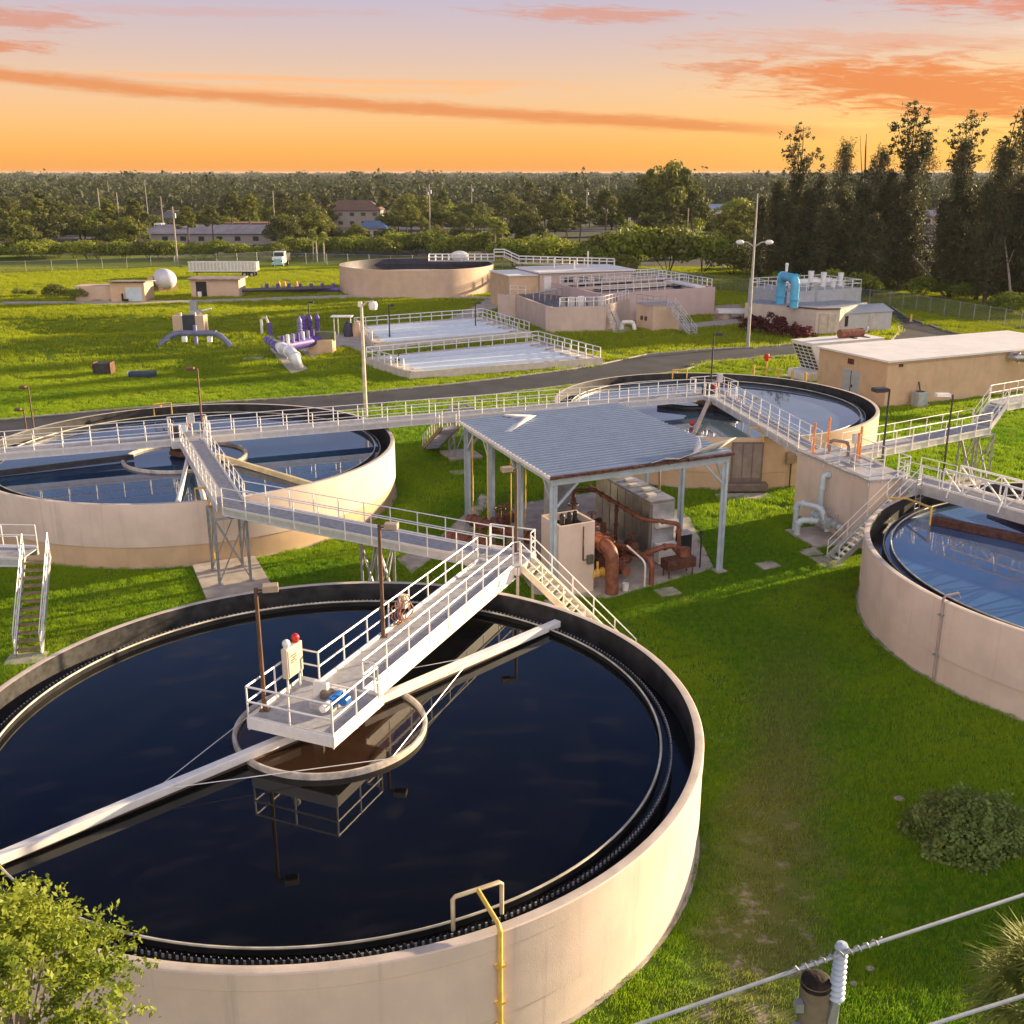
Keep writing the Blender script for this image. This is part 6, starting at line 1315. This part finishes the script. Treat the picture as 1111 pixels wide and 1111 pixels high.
SO=[(858,322,137,3.2,.70,'tall dark tree with two sparse leafy forks left of the dead tree',[(.60,-2.4,.95,1.0),(.58,-.6,1.0,1.1),(.6,-1.4,.86,.9),(.62,2.6,.86,1.0),(.56,3.8,.74,.9),(.56,.6,.80,1.0)]),
 (926,328,145,3.4,.66,'tall dark tree with bare dead top branches against the sky',[(.6,-1.2,.99,0),(.62,.2,1.0,0),(.6,2.2,.95,0),(.58,3.0,.85,.9),(.56,1.2,.8,.9),(.56,-.6,.76,.9)]),
 (974,330,116,4.0,.72,'tallest dark tree with a broad lacy crown against the sunset',[(.66,-3.2,.93,1.0),(.62,-1.6,1.0,1.1),(.68,.2,.99,1.0),(.66,1.4,.94,.9),(.62,2.4,.88,.9),(.6,-3.0,.82,.9),(.64,3.0,.82,.6),(.62,-1.0,.84,1.0),(.6,.9,.8,.9)]),
 (1028,336,124,3.6,.64,'tall dark tree with a slim forked top right of the tallest',[(.60,-1.2,.93,1.0),(.60,.8,.99,1.05),(.60,2.0,.92,.9),(.56,-.3,.82,1.0),(.56,1.1,.78,.9),(.58,-1.4,.76,.9)]),
 (1068,344,118,4.0,.78,'tall dark leaning tree at the right frame edge',[(.7,.6,.9,.9),(.74,1.4,1.0,.9),(.7,-.6,.85,.7)])]
for (px,py,yt,R,top,lab,br_) in SO: loc,Ht=so_at(px,py-13,yt); sheoak(loc,Ht,R,top,lab,lean=.045 if px==1068 else 0.0,branches=br_)
for k,(px,py,yt,R) in enumerate(((838,318,196,3.4),(884,322,190,3.6),(905,322,205,3.6),(945,326,186,2.6),(960,327,200,3.4),(1000,333,196,3.0)*0+(1060,338,192,4.2),(1085,340,200,4.0),(1042,334,205,3.6),(893,326,225,3.4),(872,322,205,3.0),(1122,346,170,4.4),(1015,330,215,2.8),(823,316,214,3.0),(942,334,235,3.2),(1110,340,205,4.2))):
    loc,Ht=so_at(px,py-12,yt); sheoak(loc,Ht,R,.98,['dark shaggy tree at the left end of the tall row','dark shaggy tree behind the double headed light','dark shaggy tree behind the pale shrubs','dark slanting tree left of the tallest tree','dark shaggy tree hugging the tallest trunk','dark shaggy tree right of the gap','dark shaggy tree near the right frame edge','dark shaggy tree right of the slim forked tree','lower shaggy tree before the dead topped tree','lower shaggy tree beside the two forked tree','dark tree cut by the right frame edge','pale lit tree beside the gap in the dark row','low dark tree at the far left of the tall row','brownish leaning tree low in the dark row','dense low tree under the leaning edge tree'][k],lean=.08 if k in (3,10) else 0)
for k in range(6):
    p=atd(905+42*k,236+4*k); sheoak((p.x,p.y,0),23+5*rng.random(),4.4,.97,'rear '+['shaggy tree behind the gap left of dead top','dark tree hidden behind the dead topped tree','dark tree behind the tallest crown','dark tree behind the slim forked top','dark tree behind the leaning edge tree','dark tree at the back by the frame edge'][k])
for k,(px,py,yt) in enumerate(((848,306,206),(868,307,214),(912,310,212),(934,312,222),(952,313,212),(984,316,224),(1046,322,208),(1076,325,214),(1096,327,190),(1118,330,180))):
    loc,Ht=so_at(px,py,yt); sheoak(loc,Ht,3.9,.98,'bushy dark tree filling the tall row, '+['left of the first forked top','below the first forked top','left of the dead top','below the dead top','left of the tallest crown','right of the tallest crown','under the slim forked top','right of the slim forked top','under the leaning edge tree','half cut by the right frame edge'][k])
for k in range(5):
    p=atd(1150+45*k+20*rng.random(),168+8*k); sheoak((p.x,p.y,0),22+5*rng.random(),4.2,.96,['first','second','third','fourth','fifth'][k]+' dark shaggy tree beyond the right frame edge from the leaning tree')
for k,(x,y) in enumerate(((93,205),(101,213),(111,216),(121,222),(132,227),(105,198),(143,236))): sheoak((x,y,0),30+3*rng.random(),5.0,.97,['nearest','second','third','fourth','fifth','inner','farthest'][k]+' very tall dark tree well beyond the right frame edge')
for k,(a,b) in enumerate((((985,318),(1026,338)),((1080,300),(1098,350)),((930,250),(965,310)))):
    p=G(b[0],b[1]-14); q=atd(a[0],p.y+6); q.z=[6.5,10,12][k]; t=thing('fallen_trunk',p,['pale fallen trunk leaning in the gap of the dark row','pale leaning trunk near the right frame edge','grey leaning branch trunk left of the tallest tree'][k],'trunk'); MB().path([p,p.lerp(q,.5)+Vector((0,0,.4)),q],[.22,.17,.08],7).build('trunk_wood',bark_pale,t); MB().path([p.lerp(q,.6),p.lerp(q,.8)+Vector((1.2,0,.4))],[.09,.04],6).build('side_branch',bark_pale,t)
# maroon hedge plants
for k,px in enumerate(np.linspace(809,872,9)):
    p=G(px,360+ (px-809)*.14); t=thing('croton_plant',p,'maroon leaved plant in the hedge along the cream block wall','plant','maroon hedge plants'); h=1.6+.9*rng.random()+(.9 if k in (4,) else 0)
    cs=[np.array([.55*rng.standard_normal(),.4*rng.standard_normal(),h*(.3+.6*rng.random())]) for _ in range(12)]
    mesh_obj('foliage',quads_mesh('foliage',clumps(cs,[.42]*12,[34]*12,.2,.4),lm_red),t); mb=MB()
    for c in cs[::3]: mb.path([(0,0,0),tuple(c)],[.04,.02],5)
    s=mb.build('stem',bark); s.parent=t
# ---------------------------------------------------------------- far houses, poles
def house(px,d,w,dp,h,roofc,wallc,label,rh=2.2,flat=False,rz=0.0,nw=4,storeys=1,group=None):
    p=atd(px,d); t=thing('house',p,label,'house',group); m=M('house_wall_%d'%int(wallc[0]*1000),wallc,.8,var=.05); r=M('house_roof_%d'%int(roofc[0]*1000+roofc[2]*100),roofc,.7,var=.12,scale=.4)
    X=Matrix.Rotation(rz,3,'Z'); tw=lambda x,y,z: p+X@Vector((x,y,z))
    MB().box(tw(0,0,h/2),(w,dp,h),m=X).build('wall',m,t,smooth=False)
    if flat: MB().box(tw(0,0,h+.15),(w+.8,dp+.8,.3),m=X).build('roof',r,t,smooth=False)
    else:
        e=.6; vs=[tw(*v) for v in ((-w/2-e,-dp/2-e,h),(w/2+e,-dp/2-e,h),(w/2+e,dp/2+e,h),(-w/2-e,dp/2+e,h),(-w/2+dp*.35,0,h+rh),(w/2-dp*.35,0,h+rh))]
        MB().add(vs,[(0,1,5,4),(1,2,5),(2,3,4,5),(3,0,4),(3,2,1,0)]).build('roof',r,t,smooth=False)
    for s in range(storeys):
        for k in range(nw): x=-w/2+w*(k+.5)/nw; MB().box(tw(x,-dp/2-.03,h/storeys*(s+.55)),(min(1.6,w/nw*.5),.08,1.2),m=X).build('window',glass,t,smooth=False)
    return t
brownr=(.17,.10,.075); greyr=(.16,.145,.14); lil=(.34,.31,.32); tanw=(.42,.33,.25); whw=(.62,.58,.54)
house(80,395,11,9,3.2,greyr,whw,'small house with dark hip roof among trees at far left')
house(205,405,22,9,3.6,greyr,(.30,.27,.26),'grey roofed house with porch posts behind the long grey roof',rh=2.2)
house(245,318,46,13,3.0,lil,(.30,.21,.18),'very long low building with pale grey roof behind the belt',rh=2.2,nw=9)
house(275,340,14,8,4.6,(.30,.17,.13),(.36,.22,.17),'reddish flat topped wing above the long pale roof',flat=True)
house(313,430,13,10,4.5,brownr,tanw,'tan house with brown gable roof left of the large white trimmed house')
house(385,415,21,13,6.2,brownr,(.27,.24,.22),'large two storey brown roofed house with white trim',rh=3.4,storeys=2,nw=5)
house(405,345,9,7,3.0,(.10,.16,.28),(.4,.35,.3),'low building with blue roof in front of the large brown roofed house')
house(352,440,9,9,5.2,brownr,(.5,.46,.42),'narrow gabled house beside the large brown roofed house',rh=3.0,storeys=2,nw=2)
house(665,470,14,8,3.0,(.4,.4,.42),whw,'white low house far behind the grove'); house(765,520,22,10,3.2,(.28,.36,.48),whw,'long pale house with blue tinted roof far right of centre')
for k in range(22):
    px=[-10,40,145,300,275,340,430,455,520,555,590,620,690,800,830,985,1000,1015,900,1050,1080,480][k]; d=[560,620,700,720,800,690,560,720,640,700,600,760,680,640,560,330,300,420,520,560,480,820][k]
    house(px,d,10+8*rng.random(),8,3.8,[greyr,lil,brownr,(.5,.5,.5)][k%4],[whw,tanw][k%2],['far house roof showing between trees beneath the horizon','small far house with light walls between distant trees'][k%2],nw=2,group='far houses beneath the horizon '+['one','two'][k%2])
p=atd(175,372); t=thing('white_van',p,'tall white camper van parked beside the grey roofed house','van'); MB().box(p+Vector((0,0,1.9)),(2.6,6,2.8)).build('body',wt,t,smooth=False,bevel=.2); MB().box(p+Vector((0,-3.03,2.3)),(2.0,.06,.9)).build('windshield',glass,t,smooth=False)
for x in (-1.1,1.1): wheel(t,p+Vector((x,-1.8,.45)),.45,.3,(1,0,0))
for k,(px,d,mm) in enumerate(((137,330,wt),(170,350,red),(590*0+400,372,wt),(668,430,wt))):
    p=atd(px,d); t=thing('parked_car',p,['white car parked near the poles at left','red car parked beside the camper van','white car before the large brown roofed house','white car on the far grey road'][k],'car'); MB().box(p+Vector((0,0,.65)),(4.4,1.8,.7)).build('body',mm,t,smooth=False,bevel=.2); MB().box(p+Vector((-.1,0,1.2)),(2.3,1.6,.6)).build('cabin',glass,t,smooth=False,bevel=.2)
    for x in (-1.4,1.4): wheel(t,p+Vector((x,-.85,.34)),.34,.2)
struct('road',MB().sheet([tuple(atd(a,b)[:2]) for a,b in ((430,398),(690,378),(690,392),(430,412))],.06),M('far_road',(.24,.22,.23),.85,var=.1,scale=.1))
struct('road',MB().sheet([tuple(atd(a,b)[:2]) for a,b in ((-20,330),(190,345),(190,358),(-20,342))],.06),M('far_road',(.24,.22,.23)))
struct('meadow',MB().sheet([tuple(atd(a,b)[:2]) for a,b in ((985,210),(1040,210),(1050,330),(985,330))],.05),M('dry_meadow',(.20,.19,.05),.95,var=.2,scale=.1))
def upole(px,d,ytop,label,arms=True):
    p=atd(px,d); y=CT+(-(ytop-PC)/FP)*ST; w=-ST+(-(ytop-PC)/FP)*CT; h=CZ+p.y/y*w; t=thing('utility_pole',p,label,'utility pole')
    MB().path([p,p+Vector((0,0,h))],[.20,.13],8).build('pole',M('pole_pale',(.42,.36,.30),.8,var=.12,streak=.3),t)
    if arms: MB().box(p+Vector((0,0,h-.9)),(2.6,.14,.16)).build('crossarm',M('pole_pale',(.42,.36,.30)),t,smooth=False); MB().tube(p+Vector((.35,-.1,h-2.4)),p+Vector((.35,-.1,h-1.4)),.25,10).build('transformer',steel,t)
for k,a in enumerate(((193,238,224),(112,330,204),(132,320,209),(299,360,207),(467,300,200),(512,400,200),(636,400,204),(464,420,204),(161,480,195),(238*0+120,600,196),(178,370,213),(683,360,205),(344,250,262),(352,250,264),(275*0+745,300,226),(660,640,190),(210,700,193))):
    upole(*a,['pale grey pole in front of the long grey roof at the back fence','tall tan pole at left of a pair above the belt','tall tan pole right of the pair above the belt','pale pole by the brown gable house','tall pale pole above the palm by the distant tank','tall pale pole right of the centre houses','pale pole beside the far grey road','thin pole behind the tall pale pole','distant thin pole near left horizon','very distant thin pole above the pair','thin pole next to the camper van','pole inside the grove behind process plant','leaning like pale pole by the truck','short pale pole near the truck drive','pale pole stub above the thicket mounds','very distant pole near the tall clump','very distant pole at left horizon'][k],arms=k in (0,4,5,6,7))
# ---------------------------------------------------------------- foreground
D0=9.9; up=G(886,1062,12.35); t=thing('utility_pole',(up.x,up.y,0),'weathered wooden pole top with charred cut in the foreground','utility pole')
MB().path([(up.x,up.y,0),(up.x,up.y,6),(up.x,up.y,12.33)],[.19,.16,.14],20).build('pole',wood,t)
mb=MB(); mb.lathe([(.001,.05),(.06,.045),(.105,.03),(.138,.0),(.142,-.05),(.141,-.07)],(up.x,up.y,12.345),20); mb.build('charred_top',M('charred_wood',(.03,.017,.012),.9,var=.4,scale=12,bump=.6),t)
for z in (12.12,11.85,11.3): MB().tube((up.x-.13,up.y-.06,z),(up.x-.2,up.y-.1,z),.028,10).build('bolt',steel,t); MB().box((up.x-.165,up.y-.08,z),(.07,.09,.09)).build('washer',steel,t,smooth=False)
i0=G(911,1048,12.55); t2=thing('insulator',i0,'white ribbed insulator carrying the wire above the pole top','insulator')
prof=[(.03,-.32)]
for k in range(9): z=-.27+.058*k; r=.076-.0018*k; prof+=[(r*.66,z),(r,z+.020),(r,z+.030),(r*.66,z+.050)]
prof+=[(.05,.27),(.065,.30),(.05,.34),(.001,.35)]
MB().lathe(prof,i0-Vector((0,0,.10)),24).build('ribbed_body',M('insulator_grey',(.46,.54,.64),.3,var=.05),t2); MB().path([i0-Vector((0,0,.4)),i0-Vector((.02,-.0,.62)),Vector((up.x+.1,up.y,12.0))],[.045,.05,.05],8).build('bracket',steel,t2)
def wire(label,pts,r=.024):
    P=[]; 
    for a,b in zip(pts[:-1],pts[1:]):
        L_=(b-a).length
        for k in range(24): f=k/24; P.append(a.lerp(b,f)-Vector((0,0,L_*.004*4*f*(1-f))))
    P.append(pts[-1]); r*=.72; t=thing('power_line',pts[0],label,'power line'); MB().path(P,r,8).build('cable',M('cable_grey',(.36,.40,.45),.5,.1,var=.08,scale=8),t); return t
wz=12.78; wa=G(911,1036,wz); wl=G(685,1111,wz); wr=G(1111,968,wz)
wire('grey overhead cable resting on the white insulator',[wa+(wl-wa)*9,wa,wa+(wr-wa)*7])
MB_=thing('wire_tie',wa,'spiral tie wire wrapped on the cable at the insulator','tie wire'); MB().path([wa+(wr-wa).normalized()*(s*.02-.5)+Vector((.0,.03*math.cos(s*1.3),.03*math.sin(s*1.3))) for s in range(50)],.008,5).build('coil',steel,MB_)
x0=G(985,1111,12.2); x1=G(1111,1072,12.2); wire('lower grey overhead cable at the bottom right corner',[x0+(x0-x1)*9,x0+(x1-x0)*9],.026)
# leafy tree at lower left
def front_tree():
    c=G(-12,1090,6.6); t=thing('leafy_tree',(c.x,c.y,0),'sunlit yellow green leafy tree in the lower left corner','tree'); tr=MB(); cs=[];rd=[]
    fk=Vector((0,0,3.2)); tr.path([(0,0,-.1),(.05,.05,1.8),tuple(fk)],[.22,.18,.15],10)
    for k in range(60):
        u=unit(1)[0]; 
        if u[2]<-.35: u[2]*=-1
        q=np.array([u[0]*1.95,u[1]*1.95,6.0+u[2]*2.0])*1.0; q[:2]*=(.75+.35*rng.random()); cs.append(q); rd.append(.38+.28*rng.random())
        if k%2==0: tr.path([fk,fk.lerp(Vector(q),.55)+Vector((0,0,.25)),Vector(q)],[.06,.035,.012],6)
    V=[]
    for q,r in zip(cs,rd):
        for j in range(9):
            d=unit(1)[0]*r*np.array([1.25,1.25,.9]); m=44; f=rng.random(m)[:,None]; P=q+d*(.25+.95*f)+rng.standard_normal((m,3))*.055; V.append(leaves(P,np.tile(d/np.linalg.norm(d)*.3+np.array([0,0,.7]),(m,1)),.056,.48,.9))
    mesh_obj('crown',quads_mesh('crown',np.concatenate(V),lm_front),t); s=tr.build('trunk',bark_pale); s.parent=t; return t
front_tree()
# vine mound
p=G(1043,912); t=thing('vine_mound',p,'rounded dark green vine covered bush alone on the lawn','bush'); m=9000; u=unit(m); u[:,2]=np.abs(u[:,2]); az_=np.arctan2(u[:,1],u[:,0]); bump_=1+.13*np.sin(3*az_+1)+.10*np.sin(7*az_)+.12*np.sin(5*u[:,2]*3)
P=u*np.array([1.65,1.4,1.35])*bump_[:,None]*(.80+.22*rng.random((m,1))); P[:,0]+=.25*P[:,2]; mesh_obj('foliage',quads_mesh('foliage',leaves(P,u,.065,.6,.8),lm_bush),t)
V=[]
for k in range(260):
    a=unit(1)[0]; a[2]=abs(a[2]); s=a*np.array([1.6,1.35,1.35])*1.0; d=(a+rng.standard_normal(3)*.5); d/=np.linalg.norm(d); w=np.cross(d,unit(1)[0])*.012; e=s+d*(.25+.3*rng.random())-np.array([0,0,.05]); V.append(np.stack([s-w,s+w,e+w*.3,e-w*.3]))
mesh_obj('tendrils',quads_mesh('tendrils',np.array(V),leaf_mat('leaf_vine',(.06,.08,.02),(.16,.17,.05))),t)
mb=MB()
for k in range(7): a=k*.9; mb.path([(.2*math.cos(a),.2*math.sin(a),-.1),(.9*math.cos(a),.8*math.sin(a),.9)],[.04,.02],5)
s=mb.build('stems',bark); s.parent=t
for k,(x,y,r) in enumerate(((995,885,.22),(1000,893,.16),(975,868,.14),(944,1052,.10),(926,1068,.08))):
    q=G(x,y); o=MB().sphere((q.x,q.y,r*.35),r,10,6,(1.3,1,.6)).build('stone',M('stone_pale',(.33,.29,.24),.9,var=.25,scale=9,bump=.4)); tag(o,['pale stone at the left foot of the vine mound','smaller pale stone touching the vine mound','small stone left of the vine mound','flat pale stone near the insulator','small flat stone beside the wooden pole'][k],'stone')
# palm at lower right
pc_=G(1150,1085,5.2); pt=palm_proto(5.2,40,1.9,name='fan_palm',wid=.045,nb=34,mat=lm_palm,droop=1.0,tr=.15); pt.location=(pc_.x,pc_.y,0); tag(pt,'fan palm with sunlit spiky fronds at the lower right corner','palm')
# ---------------------------------------------------------------- lawn blades
def inpoly(x,y,poly):
    ins=np.zeros(x.shape,bool); n=len(poly); j=n-1
    for i in range(n):
        xi,yi=poly[i][:2]; xj,yj=poly[j][:2]; c=((yi>y)!=(yj>y))&(x<(xj-xi)*(y-yi)/(yj-yi+1e-12)+xi); ins^=c; j=i
    return ins
BUILD=[[tuple(Q(*a)[:2]) for a in ((-.1,-.1),(3.2,-.1),(3.2,BLn+.1),(-.1,BLn+.1))],[tuple(H(*a)[:2]) for a in ((-.2,-.2),(24,-.2),(24,9),(-.2,9))],[tuple(g_(*a)[:2]) for a in ((-2.4,-.2),(7.8,-.2),(7.8,3.3),(-2.4,3.3))],far+near[::-1],[tuple(p[:2]) for p in (q0,q1,q2,q3,back3,back0)],[tuple(p[:2]) for p in (f1,f2,f3,f4)],pxs([(446,412),(651,396),(584,377),(398,396)]),pxs([(408,380),(574,366),(524,350),(385,361)]),pxs([(915,368.2),(966,372),(976,359),(975,351),(966,343),(930,335),(930,331),(967,333),(987.6,346),(1024,358),(1057,366.6),(1120,372),(1120,395),(930,380.5)])]
def blades(d0,d1,n,sc):
    y=np.sqrt(d0*d0+(d1*d1-d0*d0)*rng.random(n)); x=(rng.random(n)*2-1)*.53*(y+6)
    ok=np.ones(n,bool)
    for c,r in ((NC,NR),(LC,LR),(MC,MR),(RC,RR),(FC,FR)): ok&=np.hypot(x-c.x,y-c.y)>r+.1
    for p in EXCL+BUILD: ok&=~inpoly(x,y,p)
    wn=np.abs(x-y*.30+.6); ok&=~((rng.random(n)<.7*np.clip(1.2-wn/2.4,0,1)*np.clip((40-y)/14,0,1)))
    x,y=x[ok],y[ok]; return np.stack([x,y,hgt(x,y)],-1),np.full(ok.sum(),sc)
tv=[]
m=46; bx=rng.random((m,2))*.5-.25
for k in range(m):
    a=rng.random()*6.28; w=.011; h=.05+.055*rng.random(); b=np.array([bx[k,0],bx[k,1],0]); s=np.array([math.cos(a),math.sin(a),0])*w; l=np.array([math.cos(a+1.4),math.sin(a+1.4),0])*h*(.2+.6*rng.random())
    tv.append(np.stack([b-s,b+s,b+l+np.array([0,0,h])+s*.25,b+l+np.array([0,0,h])-s*.25]))
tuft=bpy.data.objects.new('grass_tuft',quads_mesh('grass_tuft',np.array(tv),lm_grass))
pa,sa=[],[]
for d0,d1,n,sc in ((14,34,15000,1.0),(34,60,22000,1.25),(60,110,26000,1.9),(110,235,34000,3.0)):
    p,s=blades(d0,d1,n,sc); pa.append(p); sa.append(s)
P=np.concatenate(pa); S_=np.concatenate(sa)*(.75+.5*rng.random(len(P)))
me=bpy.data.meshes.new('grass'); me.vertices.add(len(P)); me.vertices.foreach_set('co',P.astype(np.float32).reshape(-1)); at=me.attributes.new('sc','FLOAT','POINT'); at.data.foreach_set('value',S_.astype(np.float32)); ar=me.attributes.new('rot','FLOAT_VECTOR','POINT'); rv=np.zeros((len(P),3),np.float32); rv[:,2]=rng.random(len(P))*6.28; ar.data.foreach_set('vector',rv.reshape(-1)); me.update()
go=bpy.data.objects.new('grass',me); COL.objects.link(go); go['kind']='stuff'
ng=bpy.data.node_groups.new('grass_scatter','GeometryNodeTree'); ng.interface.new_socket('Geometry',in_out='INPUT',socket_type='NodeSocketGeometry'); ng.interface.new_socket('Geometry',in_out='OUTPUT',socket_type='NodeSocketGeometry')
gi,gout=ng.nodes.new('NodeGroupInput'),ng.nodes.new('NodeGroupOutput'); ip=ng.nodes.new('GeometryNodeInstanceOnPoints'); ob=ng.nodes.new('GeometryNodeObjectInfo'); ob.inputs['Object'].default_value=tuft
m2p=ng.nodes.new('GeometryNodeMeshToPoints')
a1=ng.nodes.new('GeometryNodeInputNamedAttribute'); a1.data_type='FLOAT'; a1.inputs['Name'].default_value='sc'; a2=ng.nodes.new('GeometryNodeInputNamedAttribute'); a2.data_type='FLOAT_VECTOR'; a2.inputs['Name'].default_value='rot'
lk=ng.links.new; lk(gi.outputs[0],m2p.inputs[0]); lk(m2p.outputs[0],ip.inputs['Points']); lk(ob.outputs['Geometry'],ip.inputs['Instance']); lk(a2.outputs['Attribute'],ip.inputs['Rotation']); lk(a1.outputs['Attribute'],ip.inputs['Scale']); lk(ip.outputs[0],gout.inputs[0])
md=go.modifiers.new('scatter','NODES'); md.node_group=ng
# ---------------------------------------------------------------- air
hz=MB().box((0,3900,10.5),(9000,9000,23)).build('haze',bpy.data.materials.new('haze'),None,smooth=False); hz['kind']='stuff'
m=hz.data.materials[0]; m.use_nodes=True; t=m.node_tree; t.nodes.remove(t.nodes['Principled BSDF']); v=nd(t,'ShaderNodeVolumePrincipled'); v.inputs['Color'].default_value=(.74,.78,.86,1); v.inputs['Density'].default_value=.00006; t.links.new(v.outputs[0],t.nodes['Material Output'].inputs['Volume'])
